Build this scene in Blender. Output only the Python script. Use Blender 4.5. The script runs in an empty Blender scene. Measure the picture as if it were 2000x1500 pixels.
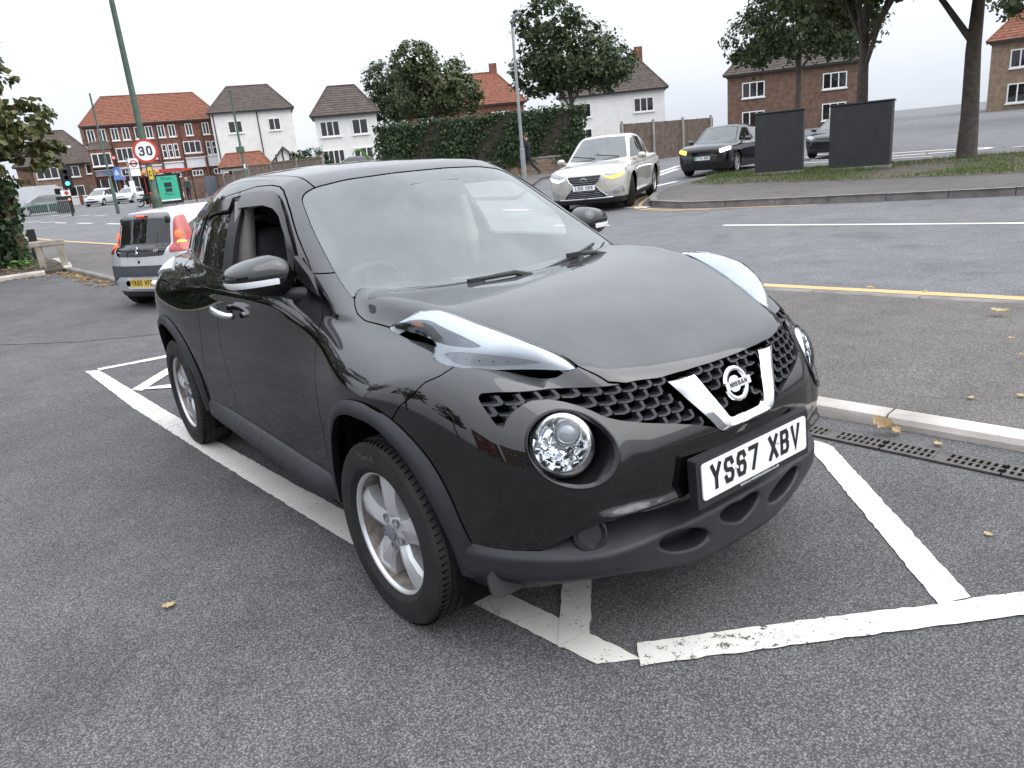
import bpy, bmesh, math, random
import numpy as np
from mathutils import Vector, Matrix
R_ = math.radians
rng = random.Random(11)
SC = bpy.context.scene; COL = SC.collection

# ---------------------------------------------------------------- camera
cam = bpy.data.cameras.new('camera'); cam_o = bpy.data.objects.new('camera', cam); COL.objects.link(cam_o)
CAM = np.array([2.07157, -1.79429, 1.48250]); _y, _p, _r = 2.509007, -.295350, -.094198
_d = Vector((math.cos(_y)*math.cos(_p), math.sin(_y)*math.cos(_p), math.sin(_p)))
_rt = Vector((math.sin(_y), -math.cos(_y), 0)); _up = _rt.cross(_d)
_x = _rt*math.cos(_r)+_up*math.sin(_r); _u = -_rt*math.sin(_r)+_up*math.cos(_r)
cam_o.matrix_world = Matrix(((_x.x, _u.x, -_d.x, CAM[0]), (_x.y, _u.y, -_d.y, CAM[1]), (_x.z, _u.z, -_d.z, CAM[2]), (0, 0, 0, 1)))
cam.sensor_width = 36; cam.lens = 25.922; cam.clip_start = .05; cam.clip_end = 3000
SC.camera = cam_o

# ---------------------------------------------------------------- overcast sky and weak sun
SUN_EL, SUN_AZ = 52, 35          # direction the light comes from, azimuth from +x towards +y
w = bpy.data.worlds.new('World'); SC.world = w; w.use_nodes = True
nt = w.node_tree; nt.nodes.clear(); N_ = nt.nodes.new; L_ = nt.links.new
sky = N_('ShaderNodeTexSky'); sky.sky_type = 'NISHITA'; sky.sun_disc = False
sky.sun_elevation = R_(SUN_EL); sky.sun_rotation = R_(90-SUN_AZ)
sky.air_density = 1.0; sky.dust_density = 5.0; sky.ozone_density = 1.0
hs = N_('ShaderNodeHueSaturation'); hs.inputs['Saturation'].default_value = .28
tc = N_('ShaderNodeTexCoord'); mp = N_('ShaderNodeMapping'); mp.inputs['Scale'].default_value = (1, 1, 2.6)
nz = N_('ShaderNodeTexNoise'); nz.inputs['Scale'].default_value = 1.7; nz.inputs['Detail'].default_value = 5; nz.inputs['Roughness'].default_value = .5
rp = N_('ShaderNodeValToRGB'); rp.color_ramp.elements[0].position = .25; rp.color_ramp.elements[0].color = (4.1, 4.4, 4.95, 1)
rp.color_ramp.elements[1].position = .75; rp.color_ramp.elements[1].color = (5.3, 5.5, 5.85, 1)
mx = N_('ShaderNodeMix'); mx.data_type = 'RGBA'; mx.inputs['Factor'].default_value = .85
bg = N_('ShaderNodeBackground'); bg.inputs['Strength'].default_value = .13
wo = N_('ShaderNodeOutputWorld')
L_(sky.outputs[0], hs.inputs['Color']); L_(hs.outputs[0], mx.inputs['A']); L_(tc.outputs['Generated'], mp.inputs[0]); L_(mp.outputs[0], nz.inputs['Vector'])
sep = N_('ShaderNodeSeparateXYZ'); L_(tc.outputs['Generated'], sep.inputs[0])       # an overcast sky is about three times brighter overhead than at the skyline
zr = N_('ShaderNodeMapRange'); zr.inputs['From Max'].default_value = 1; zr.inputs['To Min'].default_value = .72; zr.inputs['To Max'].default_value = 2.0; L_(sep.outputs['Z'], zr.inputs['Value'])
vm_ = N_('ShaderNodeVectorMath'); vm_.operation = 'SCALE'; L_(rp.outputs[0], vm_.inputs[0]); L_(zr.outputs[0], vm_.inputs['Scale'])
L_(nz.outputs['Fac'], rp.inputs[0]); L_(vm_.outputs[0], mx.inputs['B']); L_(mx.outputs['Result'], bg.inputs['Color']); L_(bg.outputs[0], wo.inputs[0])
sd = bpy.data.lights.new('sun', 'SUN'); sd.energy = .9; sd.angle = R_(75); sd.color = (1, .97, .92)
so = bpy.data.objects.new('sun', sd); COL.objects.link(so)
so.rotation_euler = Vector((-math.cos(R_(SUN_EL))*math.cos(R_(SUN_AZ)), -math.cos(R_(SUN_EL))*math.sin(R_(SUN_AZ)), -math.sin(R_(SUN_EL)))).to_track_quat('-Z', 'Y').to_euler()
vs = SC.view_settings; vs.view_transform = 'Standard'; vs.look = 'None'; vs.exposure = 1.0; vs.gamma = 1; vs.use_curve_mapping = False

# ---------------------------------------------------------------- objects
def raw(name, me, mat=None, parent=None, kind=None):
    o = bpy.data.objects.new(name, me); COL.objects.link(o)
    if mat is not None and me is not None:
        me.materials.clear()
        for m in (mat if isinstance(mat, (list, tuple)) else [mat]): me.materials.append(m)
    if parent is not None: o.parent = parent
    if kind: o['kind'] = kind
    return o
def tag(o, label=None, cat=None, group=None, kind=None):
    for k, v in (('label', label), ('category', cat), ('group', group), ('kind', kind)):
        if v: o[k] = v
    return o
def thing(name, label, cat, loc=(0, 0, 0), rz=0, group=None, scale=None):
    o = bpy.data.objects.new(name, None); COL.objects.link(o); o.empty_display_size = .2
    o.location = loc; o.rotation_euler = (0, 0, rz)
    if scale: o.scale = scale
    return tag(o, label, cat, group)
def copy_tree(o, parent=None):
    c = o.copy(); COL.objects.link(c)
    if parent is not None: c.parent = parent
    for ch in list(o.children): copy_tree(ch, c)
    return c
class MB:
    """collects boxes, bars, tubes, prisms, lathes and becomes ONE mesh"""
    def __init__(s): s.v, s.f, s.m, s.mi = [], [], [], 0
    def add(s, v, f):
        b = len(s.v); s.v += [tuple(p) for p in v]; s.f += [tuple(i+b for i in q) for q in f]; s.m += [s.mi]*len(f); return s
    def box(s, c, d, rz=0, M=None, bev=0):
        x, y, z = d[0]/2, d[1]/2, d[2]/2
        if bev:
            b = min(bev, x*.9, y*.9, z*.9); v = []; f = []
            prof = [(-x, -y), (x, -y), (x, y), (-x, y)]
            lay = []
            for zz, ins in ((-z, b), (-z+b, 0), (z-b, 0), (z, b)):
                r = []
                for (px, py) in ((-x+b, -y), (x-b, -y), (x, -y+b), (x, y-b), (x-b, y), (-x+b, y), (-x, y-b), (-x, -y+b)):
                    sx = (x-ins)/x; sy = (y-ins)/y; r.append((px*sx, py*sy, zz))
                lay.append(r)
            v = [p for r in lay for p in r]
            for k in range(3):
                for i in range(8): j = (i+1) % 8; f.append((k*8+i, k*8+j, (k+1)*8+j, (k+1)*8+i))
            f.append(tuple(range(7, -1, -1))); f.append(tuple(range(24, 32)))
        else:
            v = [(-x, -y, -z), (x, -y, -z), (x, y, -z), (-x, y, -z), (-x, -y, z), (x, -y, z), (x, y, z), (-x, y, z)]
            f = [(0, 3, 2, 1), (4, 5, 6, 7), (0, 1, 5, 4), (1, 2, 6, 5), (2, 3, 7, 6), (3, 0, 4, 7)]
        cr, sr = math.cos(rz), math.sin(rz)
        v = [(p[0]*cr-p[1]*sr+c[0], p[0]*sr+p[1]*cr+c[1], p[2]+c[2]) for p in v]
        if M is not None: v = [tuple(M @ Vector(p)) for p in v]
        return s.add(v, f)
    def tube(s, pts, r, n=8, cap=True):
        pts = [Vector(p) for p in pts]; m = len(pts); rs = r if isinstance(r, (list, tuple)) else [r]*m
        v, f = [], []; t0 = (pts[1]-pts[0]).normalized(); a = t0.orthogonal().normalized()
        for i, p in enumerate(pts):
            t = ((pts[min(i+1, m-1)]-pts[i]).normalized()+(pts[i]-pts[max(i-1, 0)]).normalized())
            t = t.normalized() if t.length > 1e-6 else t0
            a = (a-t*a.dot(t)).normalized(); b = t.cross(a)
            for k in range(n):
                q = 2*math.pi*k/n; v.append(p+(a*math.cos(q)+b*math.sin(q))*rs[i])
        for i in range(m-1):
            for k in range(n): j = (k+1) % n; f.append((i*n+k, i*n+j, (i+1)*n+j, (i+1)*n+k))
        if cap: f.append(tuple(range(n-1, -1, -1))); f.append(tuple((m-1)*n+k for k in range(n)))
        return s.add(v, f)
    def lathe(s, prof, n=24, M=None, a0=0, a1=2*math.pi):
        """prof: (radius, height) pairs about z"""
        full = abs(a1-a0-2*math.pi) < 1e-6; k = n if full else n+1; v, f = [], []
        for (r, h) in prof:
            for i in range(k):
                a = a0+(a1-a0)*i/n; v.append((r*math.cos(a), r*math.sin(a), h))
        for j in range(len(prof)-1):
            for i in range(n):
                q = (i+1) % k; f.append((j*k+i, j*k+q, (j+1)*k+q, (j+1)*k+i))
        if M is not None: v = [tuple(M @ Vector(p)) for p in v]
        return s.add(v, f)
    def prism(s, poly, h0, h1, M=None):
        """poly in xy, extruded along z from h0 to h1"""
        n = len(poly); v = [(p[0], p[1], h0) for p in poly]+[(p[0], p[1], h1) for p in poly]
        f = [tuple(range(n-1, -1, -1)), tuple(range(n, 2*n))]+[(i, (i+1) % n, n+(i+1) % n, n+i) for i in range(n)]
        if M is not None: v = [tuple(M @ Vector(p)) for p in v]
        return s.add(v, f)
    def quad(s, a, b, c, d): return s.add([a, b, c, d], [(0, 1, 2, 3)])
    def grid(s, rows, close=False):
        m, n = len(rows), len(rows[0]); v = [p for r in rows for p in r]; f = []
        for i in range(m-1):
            for j in range(n if close else n-1): k = (j+1) % n; f.append((i*n+j, i*n+k, (i+1)*n+k, (i+1)*n+j))
        return s.add(v, f)
    def mesh(s, name, smooth=None):
        me = bpy.data.meshes.new(name); me.from_pydata(s.v, [], s.f)
        if any(s.m): me.polygons.foreach_set('material_index', s.m)
        if smooth is not None:
            me.polygons.foreach_set('use_smooth', [True]*len(me.polygons))
            if smooth < 180:
                me.set_sharp_from_angle(angle=R_(smooth))
        me.update(); return me
    def build(s, name, mat, parent=None, smooth=None, kind=None): return raw(name, s.mesh(name, smooth), mat, parent, kind)
def tm_mesh(name, tm, uvf=None):
    me = bpy.data.meshes.new(name); n, t = len(tm.P), len(tm.T)
    me.vertices.add(n); me.vertices.foreach_set('co', tm.P.ravel())
    me.loops.add(3*t); me.loops.foreach_set('vertex_index', tm.T.ravel().astype(np.int32))
    me.polygons.add(t); me.polygons.foreach_set('loop_start', np.arange(0, 3*t, 3, dtype=np.int32))
    me.polygons.foreach_set('use_smooth', np.ones(t, bool)); me.update(); me.validate()
    if tm.N is not None and len(me.vertices) == n and len(me.polygons) == t: me.normals_split_custom_set_from_vertices(tm.N.tolist())
    return me
# ---------------------------------------------------------------- smooth body mesher (implicit surface -> surface nets)
def spl(k, clamp0=False):
    """cardinal cubic-spline basis on knots k: returns W(q) of shape (len(q), len(k))"""
    k = np.asarray(k, float); n = len(k); h = np.diff(k)
    A = np.zeros((n, n)); B = np.zeros((n, n))
    for i in range(1, n-1):
        A[i, i-1] = h[i-1]; A[i, i] = 2*(h[i-1]+h[i]); A[i, i+1] = h[i]
        B[i, i-1] += 6/h[i-1]; B[i, i] -= 6/h[i-1]+6/h[i]; B[i, i+1] += 6/h[i]
    if clamp0:
        A[0, 0] = 2*h[0]; A[0, 1] = h[0]; B[0, 0] = -6/h[0]; B[0, 1] = 6/h[0]
    else: A[0, 0] = 1
    A[-1, -1] = 1
    Mx = np.linalg.solve(A, B)
    def W(q):
        q = np.clip(np.asarray(q, float).ravel(), k[0], k[-1])
        i = np.clip(np.searchsorted(k, q)-1, 0, n-2)
        hh = h[i]; a = (k[i+1]-q)/hh; b = 1-a
        w = np.zeros((len(q), n)); r = np.arange(len(q))
        w[r, i] += a; w[r, i+1] += b
        w += ((a**3-a)*hh*hh/6)[:, None]*Mx[i] + ((b**3-b)*hh*hh/6)[:, None]*Mx[i+1]
        return w
    return W
class HF:
    """smooth height field over two axes, given as a table"""
    def __init__(s, ka, kb, T, ca=False, cb=False):
        s.A = spl(ka, ca); s.B = spl(kb, cb); s.T = np.asarray(T, float)
    def __call__(s, a, b):
        if a.shape == b.shape and a.ndim == 1:
            return np.einsum('ni,ij,nj->n', s.A(a), s.T, s.B(b), optimize=True)
        g = s.A(a) @ s.T @ s.B(b).T                      # open grids
        sh = np.broadcast(a, b).shape
        if [i for i in range(3) if a.shape[i] > 1] > [i for i in range(3) if b.shape[i] > 1]: g = g.T
        return g.reshape(sh)
class C1:
    def __init__(s, k, v, clamp0=False): s.W = spl(k, clamp0); s.v = np.asarray(v, float)
    def __call__(s, q): return (s.W(q) @ s.v).reshape(np.shape(q))
def smax(a, b, k):
    h = np.maximum(k-np.abs(a-b), 0)
    return np.maximum(a, b)+h*h/(4*k)
def smin(a, b, k): return -smax(-a, -b, k)
def sstep(a, b, x):
    t = np.clip((x-a)/(b-a), 0, 1); return t*t*(3-2*t)
def grad(F, P, e=1e-4):
    g = np.empty_like(P)
    for i in range(3):
        d = np.zeros(3); d[i] = e
        g[:, i] = (F(*(P+d).T)-F(*(P-d).T))/(2*e)
    return g
def project(F, P, n=4, cap=.02):
    for _ in range(n):
        g = grad(F, P); f = F(*P.T)
        st = (f/np.maximum((g*g).sum(1), .05))[:, None]*g
        l = np.linalg.norm(st, axis=1, keepdims=True)
        P = P-st*np.minimum(1, cap/np.maximum(l, 1e-9))
    return P
def surface_nets(F, lo, hi, h):
    """quads of F=0 inside the box; F takes open grids"""
    ax = [np.arange(lo[i], hi[i]+h*.5, h) for i in range(3)]
    X, Y, Z = np.ix_(*ax)
    V = F(X, Y, Z); s = V < 0
    nx, ny, nz = V.shape
    c = [s[i:nx-1+i, j:ny-1+j, k:nz-1+k] for i in (0, 1) for j in (0, 1) for k in (0, 1)]
    cnt = sum(q.astype(np.int8) for q in c)
    act = (cnt > 0) & (cnt < 8)
    idx = -np.ones(act.shape, int); ii = np.argwhere(act); idx[act] = np.arange(len(ii))
    P = np.zeros((len(ii), 3)); N = np.zeros(len(ii))
    cor = [(i, j, k) for i in (0, 1) for j in (0, 1) for k in (0, 1)]
    for a in cor:
        for d in range(3):
            if a[d]: continue
            b = list(a); b[d] = 1
            va = V[ii[:, 0]+a[0], ii[:, 1]+a[1], ii[:, 2]+a[2]]; vb = V[ii[:, 0]+b[0], ii[:, 1]+b[1], ii[:, 2]+b[2]]
            m = (va < 0) != (vb < 0)
            t = np.where(m, va/np.where(m, va-vb, 1), 0)
            q = np.tile(np.array(a, float), (len(ii), 1)); q[:, d] += t
            P[m] += q[m]; N[m] += 1
    P = (P/N[:, None]+ii)*h+np.array(lo)
    Q = []
    for d in range(3):
        u, v = (d+1) % 3, (d+2) % 3
        sl0 = [slice(1, -1)]*3; sl0[d] = slice(0, -1); sl1 = list(sl0); sl1[d] = slice(1, None)
        a, b = s[tuple(sl0)], s[tuple(sl1)]
        e = np.argwhere(a != b); fl = a[tuple(e.T)]
        e = e+1; e[:, d] -= 1
        def cell(du, dv):
            g = e.copy(); g[:, u] += du; g[:, v] += dv; return idx[tuple(g.T)]
        q = np.stack([cell(-1, -1), cell(0, -1), cell(0, 0), cell(-1, 0)], 1)
        q[~fl] = q[~fl][:, ::-1]
        Q.append(q)
    Q = np.concatenate(Q); Q = Q[(Q >= 0).all(1)]
    return P, Q
class TM:
    """triangle soup with normals that can be cut by implicit curves"""
    def __init__(s, P, T, N=None): s.P, s.T, s.N = P, T, N
    def cut(s, g, keep=1):
        """keep the side where keep*g(P) > 0; g may be an array or a function"""
        G = g(s.P) if callable(g) else g
        G = G*keep; G = np.where(np.abs(G) < 1e-6, 1e-6, G)
        ins = G > 0; c = ins[s.T].sum(1)
        T3 = s.T[c == 3]; out = [T3]; P, N = [s.P], [s.N]; base = len(s.P)
        mix = s.T[(c == 1) | (c == 2)]
        if len(mix):
            e = np.concatenate([mix[:, [0, 1]], mix[:, [1, 2]], mix[:, [2, 0]]]); e.sort(1)
            e = np.unique(e[ins[e[:, 0]] != ins[e[:, 1]]], axis=0)
            t = (G[e[:, 0]]/(G[e[:, 0]]-G[e[:, 1]]))[:, None]
            P.append(s.P[e[:, 0]]*(1-t)+s.P[e[:, 1]]*t); N.append(s.N[e[:, 0]]*(1-t)+s.N[e[:, 1]]*t)
            key = {(a, b): base+i for i, (a, b) in enumerate(e.tolist())}
            k = lambda a, b: key[(a, b) if a < b else (b, a)]
            o = []
            for tri in mix.tolist():
                f = [ins[i] for i in tri]
                if sum(f) == 1:
                    r = f.index(True); a, b, c_ = tri[r], tri[(r+1) % 3], tri[(r+2) % 3]
                    o.append((a, k(a, b), k(a, c_)))
                else:
                    r = f.index(False); a, b, c_ = tri[r], tri[(r+1) % 3], tri[(r+2) % 3]
                    x, y = k(a, b), k(a, c_)
                    o += [(x, b, c_), (x, c_, y)]
            out.append(np.array(o))
        m = TM(np.concatenate(P), np.concatenate(out), np.concatenate(N)); return m.pack()
    def pack(s):
        u, inv = np.unique(s.T, return_inverse=True)
        return TM(s.P[u], inv.reshape(s.T.shape), s.N[u])
    def mirror(s):
        m = np.array([1, -1, 1.]); return TM(s.P*m, s.T[:, ::-1], s.N*m)
    def join(s, o): return TM(np.concatenate([s.P, o.P]), np.concatenate([s.T, o.T+len(s.P)]), np.concatenate([s.N, o.N]))
    def offset(s, d): return TM(s.P+s.N*d, s.T, s.N)
    def lips(s, d):
        """fold the free boundary inwards by d so that a panel edge shows thickness"""
        e = np.concatenate([s.T[:, [0, 1]], s.T[:, [1, 2]], s.T[:, [2, 0]]]); k = np.sort(e, 1)
        _, inv, cn = np.unique(k, axis=0, return_inverse=True, return_counts=True)
        b = e[cn[inv.ravel()] == 1]
        if not len(b): return s
        n = len(s.P); a0, a1 = b[:, 0], b[:, 1]
        Pn = np.concatenate([s.P[a0], s.P[a1], s.P[a0]-s.N[a0]*d, s.P[a1]-s.N[a1]*d])
        fn = np.cross(s.P[a0]-s.P[a1], s.N[a0]); fn /= np.maximum(np.linalg.norm(fn, axis=1, keepdims=True), 1e-9)
        m = len(b); r = np.arange(m)+n
        T = np.concatenate([np.stack([r+m, r, r+2*m], 1), np.stack([r+m, r+2*m, r+3*m], 1)])
        return TM(np.concatenate([s.P, Pn]), np.concatenate([s.T, T]), np.concatenate([s.N]+[-fn]*4))
def poly_sd(Q, poly):
    """signed distance (>0 inside) of 2-D points Q to a closed polygon"""
    poly = np.asarray(poly, float); d = np.full(len(Q), 1e9); ins = np.zeros(len(Q), bool)
    for a, b in zip(poly, np.roll(poly, -1, 0)):
        ab = b-a; t = np.clip(((Q-a)@ab)/max(ab@ab, 1e-12), 0, 1)
        d = np.minimum(d, np.linalg.norm(Q-a-t[:, None]*ab, axis=1))
        c = ((a[1] > Q[:, 1]) != (b[1] > Q[:, 1]))
        with np.errstate(divide='ignore', invalid='ignore'):
            ins ^= c & (Q[:, 0] < (b[0]-a[0])*(Q[:, 1]-a[1])/(b[1]-a[1])+a[0])
    return np.where(ins, d, -d)
def rnd(poly, r=.02, n=4):
    """round the corners of a polygon"""
    poly = np.asarray(poly, float); o = []; m = len(poly)
    for i in range(m):
        p, a, b = poly[i], poly[i-1], poly[(i+1) % m]
        la, lb = np.linalg.norm(a-p), np.linalg.norm(b-p); q = min(r, la*.45, lb*.45)
        s, e = p+(a-p)/la*q, p+(b-p)/lb*q
        for k in range(n+1):
            t = k/n; o.append((1-t)**2*s+2*t*(1-t)*p+t*t*e)
    return np.array(o)
def crv(pts, n=6):
    """Catmull-Rom through points"""
    p = np.asarray(pts, float); p = np.concatenate([[2*p[0]-p[1]], p, [2*p[-1]-p[-2]]]); o = []
    for i in range(1, len(p)-2):
        for k in range(n):
            t = k/n
            o.append(.5*((2*p[i])+(-p[i-1]+p[i+1])*t+(2*p[i-1]-5*p[i]+4*p[i+1]-p[i+2])*t*t+(-p[i-1]+3*p[i]-3*p[i+1]+p[i+2])*t**3))
    o.append(p[-2]); return np.array(o)
# ---------------------------------------------------------------- lie of the land: level car park, the streets climb gently away from it
def gz(x, y):
    x = np.asarray(x, float); y = np.asarray(y, float)
    dx, dy = x-2.07, y+1.79
    d = np.hypot(dx, dy); az = np.degrees(np.arctan2(dy, dx)) % 360
    s = .028+(.0105-.028)*sstep(148, 167, az)
    s = s*sstep(60, 100, az)*(1-sstep(185, 230, az))
    t = np.maximum(d-9, 0)
    z = s*(t*t/(t+5))
    z = np.minimum(z, s*110)-.10*np.exp(-(((x+9.3)/3.0)**2+((y-.9)/2.6)**2))
    return z
# ---------------------------------------------------------------- procedural materials
class NB:
    def __init__(s, name):
        s.m = bpy.data.materials.new(name); s.m.use_nodes = True; s.t = s.m.node_tree; s.t.nodes.clear()
        s.out = s.n('ShaderNodeOutputMaterial'); s.p = s.n('ShaderNodeBsdfPrincipled'); s.l(s.p.outputs[0], s.out.inputs[0]); s.co = None
    def n(s, t, **k):
        o = s.t.nodes.new(t)
        for a, b in k.items(): setattr(o, a, b)
        return o
    def l(s, a, b): s.t.links.new(a, b)
    def coord(s):
        if s.co is None: s.co = s.n('ShaderNodeTexCoord').outputs['Object']
        return s.co
    def noise(s, sc, det=4, ro=.55, dist=0, vec=None):
        o = s.n('ShaderNodeTexNoise'); o.inputs['Scale'].default_value = sc; o.inputs['Detail'].default_value = det
        o.inputs['Roughness'].default_value = ro; o.inputs['Distortion'].default_value = dist
        s.l(vec or s.coord(), o.inputs['Vector']); return o.outputs['Fac']
    def vor(s, sc, out='Distance', vec=None, rnd=1):
        o = s.n('ShaderNodeTexVoronoi'); o.inputs['Scale'].default_value = sc; o.inputs['Randomness'].default_value = rnd
        s.l(vec or s.coord(), o.inputs['Vector']); return o.outputs[out]
    def map(s, sc=(1, 1, 1), rot=(0, 0, 0)):
        o = s.n('ShaderNodeMapping'); o.inputs['Scale'].default_value = sc; o.inputs['Rotation'].default_value = rot
        s.l(s.coord(), o.inputs['Vector']); return o.outputs[0]
    def ramp(s, f, stops, ease=False):
        o = s.n('ShaderNodeValToRGB'); r = o.color_ramp
        if ease: r.interpolation = 'EASE'
        while len(r.elements) > len(stops): r.elements.remove(r.elements[-1])
        while len(r.elements) < len(stops): r.elements.new(1)
        for e, (p, c) in zip(r.elements, stops): e.position = p; e.color = (c, c, c, 1) if not isinstance(c, (tuple, list)) else (*c, 1)
        s.l(f, o.inputs[0]); return o.outputs[0]
    def mix(s, f, a, b, mode='MIX'):
        o = s.n('ShaderNodeMix', data_type='RGBA', blend_type=mode)
        for v, i in ((f, 'Factor'), (a, 'A'), (b, 'B')):
            if isinstance(v, (int, float)): o.inputs[i].default_value = v if i == 'Factor' else (v, v, v, 1)
            elif isinstance(v, tuple): o.inputs[i].default_value = (*v, 1)
            else: s.l(v, o.inputs[i])
        return o.outputs['Result']
    def mth(s, op, a, b=0):
        o = s.n('ShaderNodeMath', operation=op)
        for v, i in ((a, 0), (b, 1)):
            if isinstance(v, (int, float)): o.inputs[i].default_value = v
            else: s.l(v, o.inputs[i])
        return o.outputs[0]
    def set(s, **k):
        for a, v in k.items():
            i = s.p.inputs[a.replace('_', ' ')]
            if isinstance(v, (int, float)): i.default_value = v
            elif isinstance(v, tuple): i.default_value = (*v, 1) if len(v) == 3 else v
            else: s.l(v, i)
        return s
    def bump(s, h, st=.2, d=.01):
        o = s.n('ShaderNodeBump'); o.inputs['Strength'].default_value = st; o.inputs['Distance'].default_value = d
        s.l(h, o.inputs['Height']); s.l(o.outputs[0], s.p.inputs['Normal']); return s
def plain(name, c, rough=.5, metal=0, var=.12, sc=6, bump=0, bsc=60, spec=.5, coat=0):
    b = NB(name); n = b.noise(sc, 5)
    f = b.ramp(n, [(.3, 1-var), (.7, 1+var)])
    b.set(Base_Color=b.mix(1.0, c, f, 'MULTIPLY'), Roughness=b.mth('MULTIPLY', b.ramp(b.noise(sc*3, 3), [(.3, .85), (.7, 1.15)]), rough), Metallic=metal)
    b.p.inputs['Specular IOR Level'].default_value = spec
    if coat: b.p.inputs['Coat Weight'].default_value = coat; b.p.inputs['Coat Roughness'].default_value = .04
    if bump: b.bump(b.noise(bsc, 3), bump, .005)
    return b.m
def glow(name, c, st, base=None):
    b = NB(name); b.set(Base_Color=base or c, Roughness=.25, Emission_Color=c, Emission_Strength=st); return b.m
def paint(name, c, dust_sheen=0, metal=0, flake=0):
    """clear-coated car paint with dried water spots and a dusty film, paler on upward faces to paint in sky sheen"""
    b = NB(name); co = b.mix(b.ramp(b.noise(2.5, 4), [(.35, 0), (.75, .5)]), c, tuple(min(1, q*1.15+.002) for q in c))
    sp = b.ramp(b.vor(95), [(.10, 1), (.17, 0)])
    pm = b.ramp(b.noise(9, 4), [(.45, 0), (.62, 1)])
    spots = b.mth('MULTIPLY', sp, pm)
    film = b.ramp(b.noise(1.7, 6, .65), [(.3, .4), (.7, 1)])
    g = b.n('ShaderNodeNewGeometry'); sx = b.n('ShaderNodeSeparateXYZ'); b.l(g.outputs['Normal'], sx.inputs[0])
    up = b.ramp(sx.outputs['Z'], [(.35, .015), (.95, 1)])                       # upward faces get more dusty film, so bright sky is painted into the colour
    co = b.mix(b.mth('MULTIPLY', b.mth('MULTIPLY', film, up), dust_sheen), co, (.30, .31, .335))
    co = b.mix(b.mth('MULTIPLY', spots, .35 if dust_sheen else .12), co, (.02, .02, .02))
    b.set(Base_Color=co, Roughness=.42, Metallic=metal, Coat_Weight=1.0, Coat_IOR=1.72); b.p.inputs['Specular IOR Level'].default_value = 0
    r = b.mth('ADD', b.mth('MULTIPLY', film, .022), .012)
    r = b.mth('ADD', r, b.mth('MULTIPLY', spots, .28))
    b.l(r, b.p.inputs['Coat Roughness']); return b.m
def glass(name, tint=(.55, .6, .58), dust_sheen=.05, ior=1.5, film=(.6, .62, .6)):
    b = NB(name); t = b.t
    tr = b.n('ShaderNodeBsdfTransparent'); tr.inputs[0].default_value = (*tint, 1)
    gl = b.n('ShaderNodeBsdfGlossy'); gl.inputs['Roughness'].default_value = .012; gl.inputs[0].default_value = (.95, .97, 1, 1)
    fr = b.n('ShaderNodeFresnel'); fr.inputs['IOR'].default_value = ior
    m1 = b.n('ShaderNodeMixShader'); b.l(fr.outputs[0], m1.inputs[0]); b.l(tr.outputs[0], m1.inputs[1]); b.l(gl.outputs[0], m1.inputs[2])
    df = b.n('ShaderNodeBsdfDiffuse'); df.inputs[0].default_value = (*film, 1)
    m2 = b.n('ShaderNodeMixShader'); b.l(b.ramp(b.noise(4, 5, .6), [(.3, dust_sheen*.7), (.75, dust_sheen*1.3)]), m2.inputs[0]); b.l(m1.outputs[0], m2.inputs[1]); b.l(df.outputs[0], m2.inputs[2])
    b.l(m2.outputs[0], b.out.inputs[0]); t.nodes.remove(b.p); return b.m
def asphalt(name, c, stone=.05, sc=1.0, warm=0, patch=.18):
    b = NB(name)
    big = b.mix(1, b.ramp(b.noise(.35, 5, .6), [(.3, 1-patch), (.7, 1+patch)]), b.ramp(b.noise(1.1, 5, .65, .6), [(.30, .78), (.46, 1.0), (.75, 1.06)]), 'MULTIPLY')
    mid = b.ramp(b.noise(3.2, 4, .6), [(.3, .88), (.7, 1.12)])
    v = b.n('ShaderNodeTexVoronoi'); v.inputs['Scale'].default_value = 150*sc; b.l(b.coord(), v.inputs['Vector'])
    bw = b.n('ShaderNodeRGBToBW'); b.l(v.outputs['Color'], bw.inputs[0])
    ch = b.ramp(bw.outputs[0], [(.0, .55), (.5, .88), (.8, 1.18), (.97, 1.5), (1, 2.2)])
    gap = b.ramp(v.outputs['Distance'], [(.25, 1.12), (.62, .45)])
    col = b.mix(1, b.mix(1, b.mix(1, b.mix(1, c, big, 'MULTIPLY'), mid, 'MULTIPLY'), ch, 'MULTIPLY'), gap, 'MULTIPLY')
    st = b.ramp(b.noise(.85, 3, .5, 1.2), [(.66, 0), (.74, 1)]); col = b.mix(b.mth('MULTIPLY', st, .30), col, b.mix(1, col, .55, 'MULTIPLY'))
    wh = b.ramp(b.vor(23*sc), [(.045, 1), (.075, 0)])
    wm = b.ramp(b.noise(11, 2), [(.5, 0), (.6, .75)])
    col = b.mix(b.mth('MULTIPLY', wh, wm), col, (.34, .33, .30))
    ck = b.ramp(b.vor(.55, 'Distance'), [(.0, 0), (1, 0)])
    b.set(Base_Color=col, Roughness=b.ramp(b.noise(40, 2), [(.3, .72), (.7, .95)]))
    b.p.inputs['Specular IOR Level'].default_value = .35
    b.bump(b.mth('ADD', b.mth('MULTIPLY', v.outputs['Distance'], -.8), b.noise(230*sc, 2)), .42, .005)
    return b.m
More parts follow.
